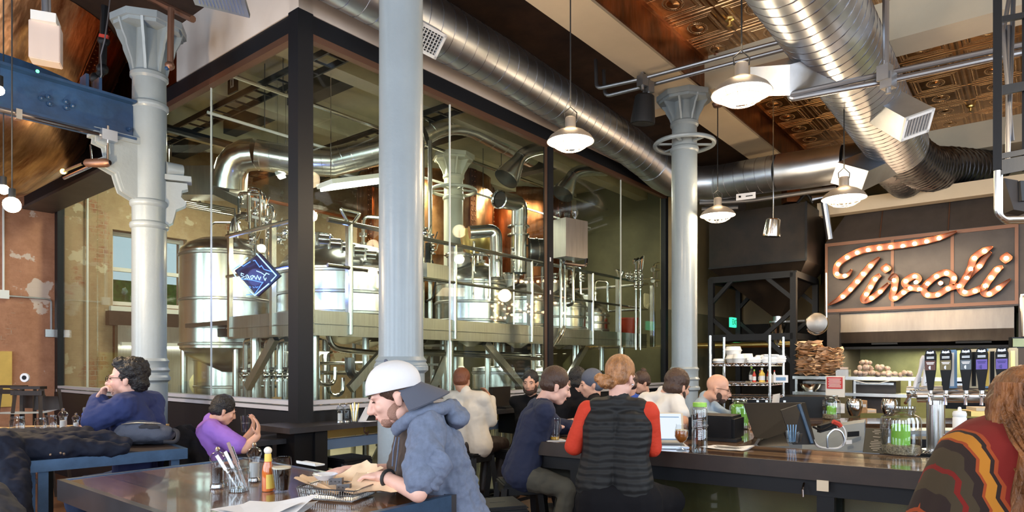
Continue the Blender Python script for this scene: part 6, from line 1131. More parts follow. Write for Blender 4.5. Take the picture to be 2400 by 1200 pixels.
mb = MB(); q = [(-.50, 2.80, 1.36), (-.46, 2.74, 1.40), (-.36, 2.74, 1.455), (-.27, 2.84, 1.465), (-.26, 2.98, 1.46), (-.34, 3.08, 1.44), (-.46, 3.06, 1.38)]; mb.tube(arc([V(p[0], p[1], p[2]-.035) for p in q], .06, 4), .030, 10); mb.ell((-.245, 2.92, 1.375), (.06, .12, .05), 14); blob(mb, 'hood', M['hoodie'], t, .008, 3, .03)
mb = MB()                                         # bunched sleeve folds above the elbows
for (a, b_, n) in ((V(-.30, 2.68, 1.225), V(-.352, 2.635, 1.135), 6),):
    for k in range(n):
        c = a.lerp(b_, k/(n-1)); ax = (b_-a).normalized(); x = ax.orthogonal().normalized(); y = ax.cross(x); R_ = .058-.001*k; mb.tube([c+(x*cos(w)+y*sin(w))*R_+ax*.01*sin(2*w+k) for w in [j*pi/10 for j in range(20)]], .012, 8, True)
blob(mb, 'sleeve_folds', M['hoodie'], t, .006, 2, .006)
mb = MB(); mb.rc(V(-.475, 2.92, 1.30), .05, V(-.50, 2.96, 1.14), .075); mb.rc(V(-.44, 2.88, 1.28), .06, V(-.44, 2.90, 1.10), .09); blob(mb, 'hoodie_front', M['hoodie_dark'], t, .008, 3, .03)  # hoodie front, its shade put into a darker brown
mb = MB(); mb.tube([V(-.50, 2.80, 1.30), V(-.515, 2.815, 1.24), V(-.52, 2.82, 1.17)], .0035, 6); mb.tube([V(-.485, 2.79, 1.30), V(-.495, 2.80, 1.22), V(-.505, 2.81, 1.15)], .0035, 6); mb.build('drawstring', M['hoodie'], t)
wq = V(-.525, 2.745, 1.13); MB().tube([wq+(Z(1)*cos(a)+V(.65, .75, 0)*sin(a))*.034 for a in [k*pi/8 for k in range(16)]], .008, 8, True).build('wristwatch', M['rubber'], t)
# --- woman with the quilted vest
h = Head((.645, 3.84, 1.535), (.62, .76, -.18), (0, 0, 1), 1.0)
def bun(t, h):
    mb = MB(); h.e(mb, 0, -.020, .042, .086, .100, .094, 20); h.e(mb, 0, -.05, -.01, .078, .065, .055)
    o = blob(mb, 'hair', M['hair_blond'], t, .007, 3, .004, TEXH, [(h.p(0, .06, 0), -(h.f-h.u*.7))]); mb = MB(); q = h.c+V(-.085, -.06, -.025); mb.ell(q, (.062, .05, .045), 14); mb.ell(q+V(-.05, .0, .02), (.035, .03, .03), 10); blob(mb, 'pony_tail', M['hair_blond'], t, .006, 2, .02, TEXH)
t = person('woman with tied blond hair, black quilted vest and red sleeves at the bar, from behind', h, (.625, 3.82, 1.385), (.60, 3.80, .82), (.25, 1, 0), {-1: ((.37, 3.88, 1.12), (.46, 4.16, 1.10), V(.3, 1, -.05), D, .5), 1: ((.83, 3.84, 1.115), (.86, 4.14, 1.11), V(.1, 1, -.05), D, .5)},
    top='red_knit', bottom='black_cloth', hair=bun, vox=.008, topname='red_sweater', fold=.010, sh=.175, hem=.0, skin='skin_pale', bulk=-.006)
mb = MB(); r_ = V(.97, -.24, 0)
for k in (-1, 1): mb.rc(V(.60, 3.80, .90)+r_*.095*k, .138, V(.605, 3.81, 1.08)+r_*.07*k, .126); mb.rc(V(.605, 3.81, 1.08)+r_*.07*k, .126, V(.62, 3.82, 1.25)+r_*.085*k, .126); mb.rc(V(.62, 3.82, 1.25)+r_*.085*k, .126, V(.625, 3.82, 1.345)+r_*.115*k, .075); mb.rc(V(.625, 3.82, 1.36), .07, V(.625, 3.82, 1.345)+r_*.115*k, .072)
mb.rc(V(.625, 3.82, 1.36), .075, V(.63, 3.82, 1.405), .068); blob(mb, 'vest', M['vest_quilt'], t, .008, 3, .008)
mb = MB(); mb.rc(V(.52, 3.80, .80), .155, V(.72, 3.80, .80), .17); mb.rc(V(.72, 3.80, .80), .15, V(.98, 4.02, .76), .095); blob(mb, 'leggings', M['black_cloth'], t, .012, 3, .012)
MB().ell(h.p(.088, -.012, -.045), .006, 8).build('earring', M['galv'], t)
# --- man in the navy sweater
h = Head((.325, 4.84, 1.445), (.93, .22, -.30), (.1, 0, 1), 1.12)
person('man in a navy sweater and khaki trousers sitting at the corner of the bar', h, (.235, 4.86, 1.325), (.06, 4.83, .80), (.92, .1, 0), {-1: ((.35, 5.08, 1.12), (.46, 5.02, 1.12), V(.6, -.6, -.1), D, .7), 1: ((.20, 4.72, 1.12), (.335, 4.95, 1.125), V(.6, .75, .0), D, .6)},
    knees={-1: V(.42, 4.90, .74), 1: V(.40, 4.62, .72)}, top='navy', bottom='khaki', hair=hair_short('hair_brown', .008, 0, .006, .007, .0, .050), vox=.008, skin='skin_pale', bulk=.014, fold=.022, sh=.20)
# --- man in the white T-shirt
h = Head(P(1588, 906, 5.4), (.80, .50, -.25), (0, 0, 1), 1.10)
tw = person('man in a white T-shirt with a tattooed arm leaning on the bar', h, P(1553, 925, 5.45), V(1.02, 5.35, .80), (.85, .5, 0), {-1: ((1.40, 5.62, 1.13), (1.62, 5.6, 1.10), V(1, .1, 0), D, .4), 1: ((1.36, 5.10, 1.13), (1.58, 5.25, 1.10), V(1, .2, 0), D, .4)},
    top='white_shirt', bottom='denim', sleeve=.28, hair=lambda t, h: (hair_short('hair_brown', .014, 0, .012)(t, h), beard(t, h, 'beard', -.002)), vox=.010, topname='t_shirt', skin='skin')
a_, b2 = V(1.36, 5.10, 1.13), V(1.27, 5.28, 1.25); d_ = (V(1.58, 5.25, 1.10)-a_).normalized(); q_ = a_+d_*.06; x_ = d_.orthogonal().normalized(); y_ = d_.cross(x_); MB().cyl(q_, q_+d_*.02, .0405, .040, 20, False).build('tattoo_band', M['black_panel'], tw)
# --- bald man
h = Head(P(1683, 911, 6.05), (.90, -.30, -.22), (0, 0, 1), 1.10)
person('bald bearded man with glasses in a pale blue zip jacket at the bar', h, P(1652, 935, 6.15), V(1.80, 6.35, .80), (.85, -.4, 0), {-1: ((2.02, 6.2, 1.12), (2.12, 5.9, 1.10), V(.6, -.7, 0), D, .5), 1: ((1.72, 5.85, 1.14), (1.95, 5.75, 1.10), V(1, -.1, 0), D, .5)},
    top='light_blue', bottom='denim', hair=lambda t, h: (beard(t, h, 'beard', -.001), glasses(t, h)), vox=.010, topname='zip_jacket', skin='skin')
# --- guests along the glass and behind the bar end
h = Head(P(1083, 893, 6.4), (.25, .95, -.15), (0, 0, 1), 1.0)
person('red-haired man in a cream long-sleeved shirt, back turned, at the glass-wall counter', h, P(1092, 922, 6.35), P(1108, 1042, 6.35), (.5, .85, 0), {-1: (P(1050, 975, 6.5), P(1075, 958, 6.8), V(.5, .8, 0), D, .5), 1: (P(1150, 985, 6.35), P(1150, 935, 6.55), V(-.4, .3, .8), V(-1, 0, 0), .6)},
    top='cream_shirt', bottom='wood_dark', hair=hair_short('hair_red', .008, 0, .006, .010, 0, .05), vox=.011, face=False, sh=.19, bulk=.01, topname='long_sleeved_shirt', skin='skin_tan')
h = Head(P(1243, 897, 7.0), (-.25, -.95, -.1), (0, 0, 1), 1.05)
person('dark-bearded man sitting far back by the bronze mullion', h, P(1245, 930, 7.05), P(1245, 1035, 7.1), (-.2, -1, 0), {-1: (P(1220, 985, 7.0), P(1232, 990, 6.8), V(0, -1, 0), D, .5), 1: (P(1272, 985, 7.0), P(1262, 990, 6.8), V(0, -1, 0), D, .5)}, top='black_cloth', bottom='black_cloth', hair=lambda t, h: (hair_short('hair_black', .008)(t, h), beard(t, h, 'beard', .008)), vox=.012, topname='sweater')
h = Head(P(1352, 893, 6.5), (-.2, .95, -.1), (0, 0, 1), 1.05)
person('dark-haired guest in black seen from behind, left of the blond hair', h, P(1345, 922, 6.45), P(1340, 1040, 6.4), (-.3, 1, 0), {-1: (P(1315, 985, 6.6), P(1325, 985, 6.9), V(0, 1, 0), D, .5), 1: (P(1378, 985, 6.6), P(1366, 985, 6.9), V(0, 1, 0), D, .5)}, top='black_cloth', bottom='black_cloth', hair=hair_short('hair_black', .012, 0, .02), vox=.012, face=False, topname='jacket')
h = Head(P(1385, 900, 6.0), (-.95, -.05, -.15), (0, 0, 1), 1.05)
person('guest with a grey cap in dark clothes, half hidden by the blond hair', h, P(1392, 930, 6.0), P(1395, 1040, 6.0), (-1, 0, 0), {-1: (P(1372, 985, 5.9), P(1352, 985, 5.9), V(-1, 0, 0), D, .5), 1: (P(1372, 985, 6.3), P(1352, 985, 6.3), V(-1, 0, 0), D, .5)}, top='black_cloth', bottom='black_cloth', hair=hair_short('cap_grey', .012, 0, .004), vox=.012, topname='jacket')
h = Head(P(1502, 897, 7.3), (-.9, -.3, -.2), (0, 0, 1), 1.0)
def topbun(t, h): hair_short('hair_brown', .012, 0, .012, .011, 0, .045)(t, h); mb = MB(); h.e(mb, 0, -.06, .125, .036, .036, .036); blob(mb, 'hair_bun', M['hair_brown'], t, .009, 2, .012, TEXH)
person('woman with a top bun and dark top sitting far back, facing left', h, P(1512, 925, 7.35), P(1515, 1010, 7.4), (-1, -.2, 0), {-1: (P(1490, 975, 7.2), P(1470, 975, 7.2), V(-1, 0, 0), D, .5), 1: (P(1500, 975, 7.5), P(1475, 975, 7.5), V(-1, 0, 0), D, .5)}, top='black_cloth', bottom='black_cloth', hair=topbun, vox=.012, sh=.16)
h = Head(P(1478, 900, 6.9), (.3, .9, -.2), (0, 0, 1), .95)
person('guest in bright blue sitting between the vest woman and the bun woman', h, P(1478, 930, 6.9), P(1478, 1020, 6.9), (.2, 1, 0), {-1: (P(1450, 975, 6.9), P(1455, 975, 7.2), V(0, 1, 0), D, .5), 1: (P(1506, 975, 6.9), P(1500, 975, 7.2), V(0, 1, 0), D, .5)}, top='blue_cloth', bottom='denim', hair=hair_short('hair_brown', .01), vox=.012, face=False)
# --- boy in purple
h = Head(P(524, 962, 4.9), (.72, .55, -.35), (0, 0, 1), .88)
person('dark-haired boy in a purple T-shirt sitting by the dark wall', h, P(496, 990, 4.9), P(492, 1100, 4.85), (.85, .4, 0), {-1: (P(560, 1050, 5.1), P(590, 1010, 5.15), V(.2, .1, 1), V(-1, 0, 0), .6), 1: (P(572, 1052, 4.72), P(603, 1022, 4.78), V(.1, .1, 1), V(-1, 0, 0), .6)},
    top='purple', bottom='denim', sleeve=.40, hair=hair_short('hair_black', .012, 0, .014, .008, -.01, .045), vox=.008, sh=.15, topname='t_shirt', skin='skin', bulk=.01)
# --- curly-haired man
h = Head(P(296, 888, 4.62), (-.95, -.32, .02), (0, 0, 1), 1.10)
def curls(t, h):
    mb = MB(); h.e(mb, 0, -.040, .052, .100, .100, .098, 20); h.e(mb, 0, -.075, -.02, .085, .06, .07); h.e(mb, 0, .03, .10, .07, .05, .045)
    blob(mb, 'curly_hair', M['hair_black'], t, .008, 2, .035, TEXH, [(h.p(0, .055, 0), -(h.f-h.u*.8))]); glasses(t, h)
person('curly-haired man with glasses in a navy pullover resting his chin on his fist', h, P(322, 932, 4.68), P(330, 1130, 4.75), (-1, -.1, 0), {-1: (P(222, 985, 4.42), P(232, 942, 4.48), V(.35, .1, 1), V(1, 0, 0), 1.5), 1: (P(250, 990, 4.95), P(215, 1000, 4.9), V(-1, 0, 0), D, .5)},
    top='navy_bright', bottom='denim', hair=curls, vox=.008, bulk=.035, fold=.022, topname='pullover', skin='skin_pale', sh=.21)
# --- guest beyond the left edge, forearm in view
h = Head((-3.55, 3.75, 1.50), (.9, .3, -.2), (0, 0, 1), 1.0)
person('guest sitting beyond the left edge, only a forearm reaching into view', h, (-3.6, 3.75, 1.37), (-3.65, 3.75, .80), (1, .2, 0), {-1: ((-3.45, 4.1, 1.12), (-3.3, 4.3, 1.11), V(.8, .6, 0), D, .5), 1: ((-3.35, 3.78, 1.14), (-3.16, 3.95, 1.16), V(.9, .2, 0), D, .5)}, top='denim', bottom='black_cloth', sleeve=.6, hair=hair_short('hair_brown', .01), vox=.011, skin='skin')
# --- woman in the red poncho
m_, N_, L_, b_ = nodes('poncho'); tc = N_.new('ShaderNodeTexCoord'); sp = N_.new('ShaderNodeSeparateXYZ'); L_.new(tc.outputs['Object'], sp.inputs[0])
zz = math_(N_, L_, 'MULTIPLY', math_(N_, L_, 'ABSOLUTE', math_(N_, L_, 'SUBTRACT', math_(N_, L_, 'FRACT', math_(N_, L_, 'MULTIPLY', sp.outputs[2], 14)), .5)), .018)
xx = math_(N_, L_, 'ADD', math_(N_, L_, 'ADD', sp.outputs[0], zz), math_(N_, L_, 'MULTIPLY', sp.outputs[2], -.03))
f_ = math_(N_, L_, 'DIVIDE', math_(N_, L_, 'ADD', xx, .485), .50)
rd, dk, ye, orr, ol = (.16, .007, .004), (.018, .008, .006), (.42, .16, .014), (.28, .045, .008), (.045, .030, .014)
r = N_.new('ShaderNodeValToRGB'); r.color_ramp.interpolation = 'CONSTANT'; L_.new(f_, r.inputs[0]); st = [(0, dk), (.13, orr), (.145, dk), (.22, orr), (.235, dk), (.27, ol), (.31, rd), (.33, ol), (.37, dk), (.405, orr), (.415, ye), (.455, dk), (.47, orr), (.485, rd)]
e = r.color_ramp.elements
while len(e) < len(st): e.new(.9)
for el, (p_, c_) in zip(e, st): el.position = p_; el.color = (*c_, 1)
L_.new(r.outputs[0], b_.inputs['Base Color']); b_.inputs['Roughness'].default_value = .95
h = Head(P(2392, 952, 2.12), (-.25, .95, -.15), (0, 0, 1), 1.0)
def longhair(t, h):
    mb = MB(); h.e(mb, 0, -.025, .035, .092, .108, .098, 20); c = h.c
    for k in range(14): a = -2.6+k*.4; mb.rc(c+V(.088*sin(a), -.03-.075*cos(a), .02), .030, c+V(.10*sin(a), -.04-.09*cos(a), -.06), .026, 8)
    blob(mb, 'long_hair', M['hair_long'], t, .007, 3, .012, TEXH); 
    sh_ = MB(); nA, nT = 150, 26; T = [(0, .098, .112, .08), (.14, .112, .130, .0), (.32, .135, .225, -.09), (.54, .155, .275, -.19), (.78, .170, .305, -.28), (1, .175, .325, -.34)]
    def hp(a, t_, d=0):
        for q in range(len(T)-1):
            if t_ <= T[q+1][0] or q == len(T)-2: u_ = (t_-T[q][0])/(T[q+1][0]-T[q][0]); rx, ry, z = [T[q][m]*(1-u_)+T[q+1][m]*u_ for m in (1, 2, 3)]; break
        w = (.004+.010*t_)*(sin(19*a+6*t_)+.7*sin(43*a+11*t_+1)+.4*sin(97*a+4*t_)); aa = a+.05*t_*sin(7*a+5*t_); z -= t_*t_*(.05*sin(6.3*a)+.035*sin(23*a)+.02*sin(61*a))+t_*.10*max(0, abs(a)-1.1)*-1
        return c+V((rx+w+d)*sin(aa), -.02-(ry+w+d)*(abs(cos(aa))**(1-.82*min(1, t_*2.2)))*(1 if cos(aa) > 0 else -1), z)
    vs_ = [hp(-1.55+3.1*i/(nA-1), k/(nT-1), d) for d in (0, -.014) for i in range(nA) for k in range(nT)]; f = [(i*nT+k, i*nT+k+1, (i+1)*nT+k+1, (i+1)*nT+k) for i in range(nA-1) for k in range(nT-1)]; n2 = nA*nT
    sh_.add(vs_, f+[tuple(x+n2 for x in q)[::-1] for q in f]); sh_.build('hair_fall', M['hair_long'], t, ang=80); mb = MB()
    for k in range(110):
        a = -1.5+3.0*k/109+.02*sin(k*7.1); t0 = .35+.4*(sin(k*12.9)*.5+.5); pts = [hp(a+.03*sin(k*3.3+j*.9), min(1.0, t0+j*.09), .006+.002*j)+V(.006*sin(k*5.1+j)*j, -.002*j, -.02*max(0, t0+j*.09-1)) for j in range(6)]; mb.tube(pts, [.003, .003, .0027, .0022, .0018, .0008], 4)
    mb.build('loose_strands', M['hair_long'], t)
t = person('long-haired woman in a red patterned poncho at the right edge, back to the camera', h, (1.66, 2.10, 1.37), (1.68, 2.10, .80), (-.3, 1, 0), {-1: ((1.50, 2.14, 1.12), (1.52, 2.24, 1.10), V(.1, 1, 0), D, .5), 1: ((1.96, 2.2, 1.13), (1.9, 2.4, 1.12), V(0, 1, 0), D, .5)}, top='hoodie_dark', bottom='denim', hair=longhair, fold=0, sh=.14, bulk=-.01, vox=.010, face=False, topname='shirt')
mb = MB(); n = 60; prof = [(.05, 1.46, .0), (.09, 1.46, .0), (.155, 1.44, -.005), (.215, 1.39, -.01), (.25, 1.30, -.015), (.28, 1.20, -.02), (.31, 1.08, -.03), (.335, .96, -.04), (.36, .82, -.05)]; vs_ = []
for j, (rr, z, sx) in enumerate(prof):
    for k in range(n): a = 2*pi*k/n; w = 1+.03*j/8*sin(9*a+j*.3)+.015*j/8*sin(17*a); vs_.append(V(1.665+sx+rr*w*cos(a)*1.08, 2.11+rr*w*sin(a)*.86, z-.05*abs(cos(a))*(j/8)**.5))
mb.add(vs_, [(j*n+k, j*n+(k+1) % n, (j+1)*n+(k+1) % n, (j+1)*n+k) for j in range(len(prof)-1) for k in range(n)]); mb.build('poncho', M['poncho'], t, ang=60)
# ================================================================ TABLES, STOOLS AND SMALL THINGS
def table(name, label, L, x, y, lx, ly, z, wood, edge, legs=True, top_t=.045, cat='table'):
    ang = atan2(x.y, x.x); t = thing(name, label, cat, L+x*lx/2+y*ly/2); O = Vector((L.x, L.y, 0))
    lslab([(.03, lx-.03, .03, ly-.03, z-top_t, z)], 'top', M[wood], t, O, ang); lslab([(0, lx, 0, .03, z-top_t-.02, z+.004), (0, lx, ly-.03, ly, z-top_t-.02, z+.004), (0, .03, .03, ly-.03, z-top_t-.02, z+.004), (lx-.03, lx, .03, ly-.03, z-top_t-.02, z+.004)], 'metal_edge', M[edge], t, O, ang)
    if legs:
        for a in (.04, lx-.09):
            for b in (.04, ly-.09): lslab([(a, a+.05, b, b+.05, 0, z-top_t-.02)], 'leg', M['blue_edge' if edge == 'blue_edge' else 'black_steel'], t, O, ang)
        lslab([(.05, lx-.05, .05, .08, .18, .22), (.05, lx-.05, ly-.08, ly-.05, .18, .22)], 'footrest', M['black_steel'], t, O, ang)
    return t
TX = Vector((.778, -.628, 0)); TY = Vector((.628, .778, 0))
TL = Vector((-2.18, 3.16, 0)); 
near = thing('near_table', 'big dark plank table with a metal edge in the foreground', 'table', TL+TX*-.01+TY*.45)
N0 = Vector((-2.185, 3.165, 0)); lslab([(.03, 1.72, -.0, .90, 1.0, 1.05)], 'top', M['table_wood'], near, N0, atan2(TX.y, TX.x)); lslab([(0, 1.75, -.03, 0, .955, 1.054), (0, 1.75, .90, .93, .955, 1.054)], 'metal_edge', M['ledge'], near, N0, atan2(TX.y, TX.x))
lslab([(0, .03, 0, .90, .955, 1.054), ], 'end_edge', M['blue_edge'], near, N0, atan2(TX.y, TX.x)); lslab([(1.72, 1.75, 0, .90, .955, 1.054)], 'end_edge', M['blue_edge'], near, N0, atan2(TX.y, TX.x))
for a in (.12, 1.5):
    for b in (.1, .78): lslab([(a, a+.06, b, b+.06, 0, .955)], 'leg', M['black_steel'], near, N0, atan2(TX.y, TX.x))
table('side_table', 'square high table with a blue-grey steel edge carrying the backpack', Vector((-2.77, 3.73, 0)), Vector((.742, .670, 0)), Vector((-.670, .742, 0)), .84, .75, 1.05, 'wood_dark', 'blue_edge')
table('far_table', 'plank table with condiment jars behind the dark jacket', Vector((-3.95, 4.72, 0)), Vector((.99, .13, 0)), Vector((-.13, .99, 0)), 1.15, .60, 1.10, 'table_wood', 'wood_light')
table('left_table', 'plank table with loose papers at the left edge', Vector((-5.0, 5.1, 0)), Vector((.98, -.2, 0)), Vector((.2, .98, 0)), 1.0, .7, 1.05, 'wood_light', 'wood_light')
# ledge along the glass
lg = thing('window_ledge', 'dark counter ledge wrapped around the corner of the glass wall', 'counter', W(1.5, -.2, 0)); mb = MB(); mb.gbox(-.36, 7.0, -.40, -.06, 1.055, 1.10); mb.gbox(-.36, -.06, -.06, .12, 1.055, 1.10); mb.build('top', M['ledge'], lg)
MB().gbox(-.28, -.08, -.34, -.08, 0, 1.055).build('pedestal', M['black_panel'], lg); MB().gbox(-.10, .02, -.36, -.10, 0, 1.05).build('end_panel', M['black_steel'], lg)
for a in (1.0, 2.6, 4.2, 5.8): MB().gbox(a, a+.05, -.36, -.06, .80, 1.055).build('bracket', M['black_steel'], lg)
for a in (.45, 1.9): MB().tube([W(a, -.3, 1.05), W(a, -.3, 1.0), W(a, -.34, .98), W(a, -.36, 1.01)], .008, 6).build('bag_hook', M['bronze_frame'], lg)
# stools
def make_stool():
    t = thing('metal_stool', 'stool', 'stool'); h = .75
    MB().prism([(-.155, -.155), (.155, -.155), (.155, .155), (-.155, .155)], h-.03, h).build('seat', M['black_steel'], t, local=True, bevel=.012); MB().box((0, 0, h-.055), (.30, .30, .06)).build('apron', M['black_steel'], t, local=True)
    MB().box((0, 0, h+.001), (.10, .016, .002)).build('hand_slot', M['rubber'], t, local=True)
    for sx in (-1, 1):
        for sy in (-1, 1): MB().bar((sx*.13, sy*.13, h-.04), (sx*.20, sy*.20, .01), .05, .05, (sx, sy, 0)).build('leg', M['black_steel'], t, local=True)
    for k in range(4): a = k*pi/2; MB().bar((.18*cos(a)-.18*sin(a), .18*sin(a)+.18*cos(a), .26), (.18*cos(a)+.18*sin(a), .18*sin(a)-.18*cos(a), .26), .02, .03).build('rung', M['black_steel'], t, local=True)
    return t
stools = [(P(815, 1060, 5.72), ANG, 'empty black stool under the glass-wall ledge, right of the corner post'), (P(1166, 1150, 4.05), .3, 'empty grey-black stool with a slotted seat behind the hoodie'), (V(.06, 4.83, 0), .2, 'stool under the man in the navy sweater'), (P(1108, 1042, 6.35), ANG, 'stool under the man in the cream shirt'), (V(.60, 3.80, 0), .1, 'stool under the woman with the quilted vest'), (V(-.20, 3.02, 0), .4, 'stool under the man with the white cap'), (P(1196, 1050, 6.6), ANG, 'empty stool catching yellow light beyond the cream-shirted man'), (P(1335, 1060, 5.9), ANG, 'stool half hidden behind the navy-sweater man'), (V(1.02, 5.35, 0), .6, 'stool under the man in the white T-shirt'), (V(1.80, 6.35, 0), .2, 'stool under the bald man'), (P(492, 1100, 4.85), .6, 'stool under the boy in purple'), (P(330, 1130, 4.75), .2, 'stool under the curly-haired man'),
    (V(-1.55, 3.95+.35, 0), .4, 'black stool pulled up behind the near table'), (V(-2.7, 3.35, 0), .9, 'black stool beside the blue-edged table leg')]
S0 = make_stool()
for i, (p, rz, lab) in enumerate(stools):
    o = S0 if i == 0 else dup(S0, p, rz, lab, None, (1, 1, 1)); o.location = (p.x, p.y, 0); o.rotation_euler = (0, 0, rz); o['label'] = lab; o['group'] = 'metal bar stools'
    if i == 0: o.scale = (1, 1, 1.06)
# child seats stacked at the brick wall
def highchair(c, lab, rz):
    t = thing('high_chair', lab, 'chair', c, rz)
    for sx in (-1, 1):
        for sy in (-1, 1): MB().bar((sx*.15, sy*.13, 1.32), (sx*.25, sy*.22, 0), .045, .03).build('leg', M['wood_dark'], t, local=True)
    MB().box((0, 0, .80), (.34, .30, .03)).build('seat', M['wood_dark'], t, local=True); MB().box((0, .14, 1.15), (.34, .025, .16)).build('backrest', M['wood_dark'], t, local=True)
    for z in (.30, 1.28): MB().box((0, -.18+.03*z, z), (.38, .03, .05)).build('crossbar', M['wood_dark'], t, local=True)
    MB().box((0, -.12, 1.34), (.36, .10, .03)).build('tray_rail', M['wood_dark'], t, local=True)
highchair(P(88, 850, 7.4)-Z(EYE), 'dark wooden high chair standing by the brick wall at the left', -.1); highchair(P(52, 850, 7.7)-Z(EYE), 'second dark high chair standing left behind the first by the brick wall', -.25)
c = P(60, 885, 7.3); t = thing('wall_badge', 'small white oval badge above the high chairs', 'badge', c); MB().cyl(c, c+V(0, -.02, 0), .05, n=20).build('plate', M['paper'], t); MB().cyl(c+V(0, -.02, 0), c+V(0, -.025, 0), .025, n=12).build('print', M['black_panel'], t)
def on(u, v, z=1.052): return PZ(u, v, z)
# condiments on the near table
def mill(c, fill, lab, s=1):
    t = thing('pepper_mill', lab, 'mill', c); MB().lathe([(.001, 0), (.030*s, 0), (.031*s, .012*s), (.024*s, .022*s), (.024*s, .10*s), (.027*s, .105*s), (.027*s, .112*s)], c, 24).build('body', M['ware'], t); MB().lathe([(.001, .02*s), (.021*s, .02*s), (.021*s, .085*s), (.001, .085*s)], c, 20).build('filling', M[fill], t)
    MB().lathe([(.027*s, .113*s), (.033*s, .122*s), (.033*s, .135*s), (.022*s, .15*s), (.010*s, .156*s), (.001, .157*s)], c, 24).build('crown', M['ware'], t); MB().lathe([(.001, .157*s), (.009*s, .16*s), (.011*s, .168*s), (.007*s, .176*s), (.001, .178*s)], c, 14).build('knob', M['chrome'], t); MB().lathe([(.026*s, .0), (.029*s, .004*s), (.026*s, .016*s)], c, 20).build('grinder_ring', M['chrome'], t)
mill(on(510, 1143), 'pepper', 'clear pepper mill full of dark peppercorns, leftmost on the near table', 1.05); mill(on(596, 1128), 'salt', 'clear salt mill behind the cutlery jar on the near table', 1.05)
def mug(c, lab, r=.040, h=.10):
    t = thing('glass_jar_mug', lab, 'jar', c); MB().lathe([(.001, .004), (r, .002), (r*1.08, .015), (r*1.08, h*.75), (r*.9, h*.85), (r*.92, h)], c, 28).build('glass', M['ware'], t); MB().lathe([(r*.92, h*.9), (r*1.02, h*.93), (r*1.02, h*.97), (r*.94, h)], c, 28).build('rim', M['ware'], t); MB().lathe([(.001, .0), (r*.95, .0), (r*.9, .014), (.001, .012)], c, 24).build('base', M['ware'], t)
    return t
cj = on(560, 1150); mug(cj, 'glass mason mug holding cutlery in the middle of the near table', .044, .105)
for k, (dx, dy, tx, nm, mt, lab) in enumerate(((.028, .0, -.085, 'table_knife', 'chrome', 'shiny knife leaning leftmost in the mason mug'), (.034, .006, -.078, 'table_knife', 'chrome', 'second shiny knife lying against the first in the mason mug'), (.022, -.008, -.088, 'table_fork', 'stainless', 'fork leaning beside the knives in the mason mug'), (-.012, .01, -.10, 'table_spoon', 'stainless', 'darker spoon standing at the back of the mason mug'))):
    a = cj+V(dx, dy, .012); b = a+V(tx, .02, .20-.02*k); d = (b-a).normalized(); t = thing(nm, lab, 'cutlery', a); MB().bar(a, a.lerp(b, .55), .007, .004, (0, -1, 0)).build('handle', M[mt], t); MB().bar(a.lerp(b, .55), b, .015, .003, (0, -1, 0)).build('blade' if nm == 'table_knife' else 'head', M[mt], t)
tg = mug(on(535, 1135), 'empty glass jar behind the pepper mill', .036, .09)
c = on(628, 1150); t = thing('hot_sauce_bottle', 'orange hot sauce bottle with a white ball cap and yellow neck label', 'bottle', c); MB().lathe([(.001, 0), (.0245, 0), (.026, .006), (.026, .085), (.022, .11), (.0135, .135), (.0135, .155)], c, 28).build('body', M['sauce'], t); MB().lathe([(.0155, .125), (.0145, .16), (.013, .165)], c, 24).build('neck_label', M['label_yellow'], t); MB().lathe([(.016, .124), (.0162, .130)], c, 24).build('neck_band', M['label_red'], t); MB().lathe([(.0268, .012), (.0268, .075)], c, 24, a0=-1.5, a1=.8).build('label', M['label_yellow'], t); MB().ell(c+Z(.178), .0175, 18).build('cap', M['wood_cap'] if 'wood_cap' in M else pm('wood_cap', (.80, .74, .64), .5), t)
c = on(660, 1153); t = thing('stout_glass', 'squat glass of black stout with a thin head on the near table', 'glass', c); MB().lathe([(.001, .006), (.030, .0), (.030, .01), (.036, .06), (.0415, .10), (.043, .125), (.040, .148), (.0405, .152)], c, 32).build('glass', M['ware_thin'], t); MB().lathe([(.001, .010), (.028, .010), (.034, .06), (.040, .10), (.0402, .104), (.001, .104)], c, 28).build('stout', M['stout'], t); MB().lathe([(.040, .104), (.0408, .110), (.001, .111)], c, 28).build('froth', M['froth'], t)
# basket with paper
bc = on(790, 1165); bx = V(.9, -.28, 0).normalized(); by = V(.28, .9, 0).normalized(); t = thing('wire_basket', 'black wire food basket on the near table', 'basket', bc)
def bpt(x, y, z): k = 1+z*1.6; return bc+bx*x*.125*k+by*y*.085*k+Z(z+.004)
for z in (.002, .022, .045): MB().tube([bpt(x, y, z) for x, y in [(cos(a)*min(1/abs(cos(a)) if abs(cos(a)) > .01 else 9, 1/abs(sin(a)) if abs(sin(a)) > .01 else 9), sin(a)*min(1/abs(cos(a)) if abs(cos(a)) > .01 else 9, 1/abs(sin(a)) if abs(sin(a)) > .01 else 9)) for a in [k*pi/16 for k in range(32)]]], .0022 if z < .04 else .0032, 6, True).build('hoop', M['pipe_dark'], t)
mb = MB()
for k in range(25):
    x = -1+2*k/24; 
    for y in (-1, 1): mb.tube([bpt(x, y, .0), bpt(x, y, .045)], .0016, 5)
for k in range(17):
    y = -1+2*k/16
    for x in (-1, 1): mb.tube([bpt(x, y, .0), bpt(x, y, .045)], .0016, 5)
    mb.tube([bpt(-1, y, .0), bpt(1, y, .0)], .0014, 5)
mb.build('wires', M['stainless'], t)
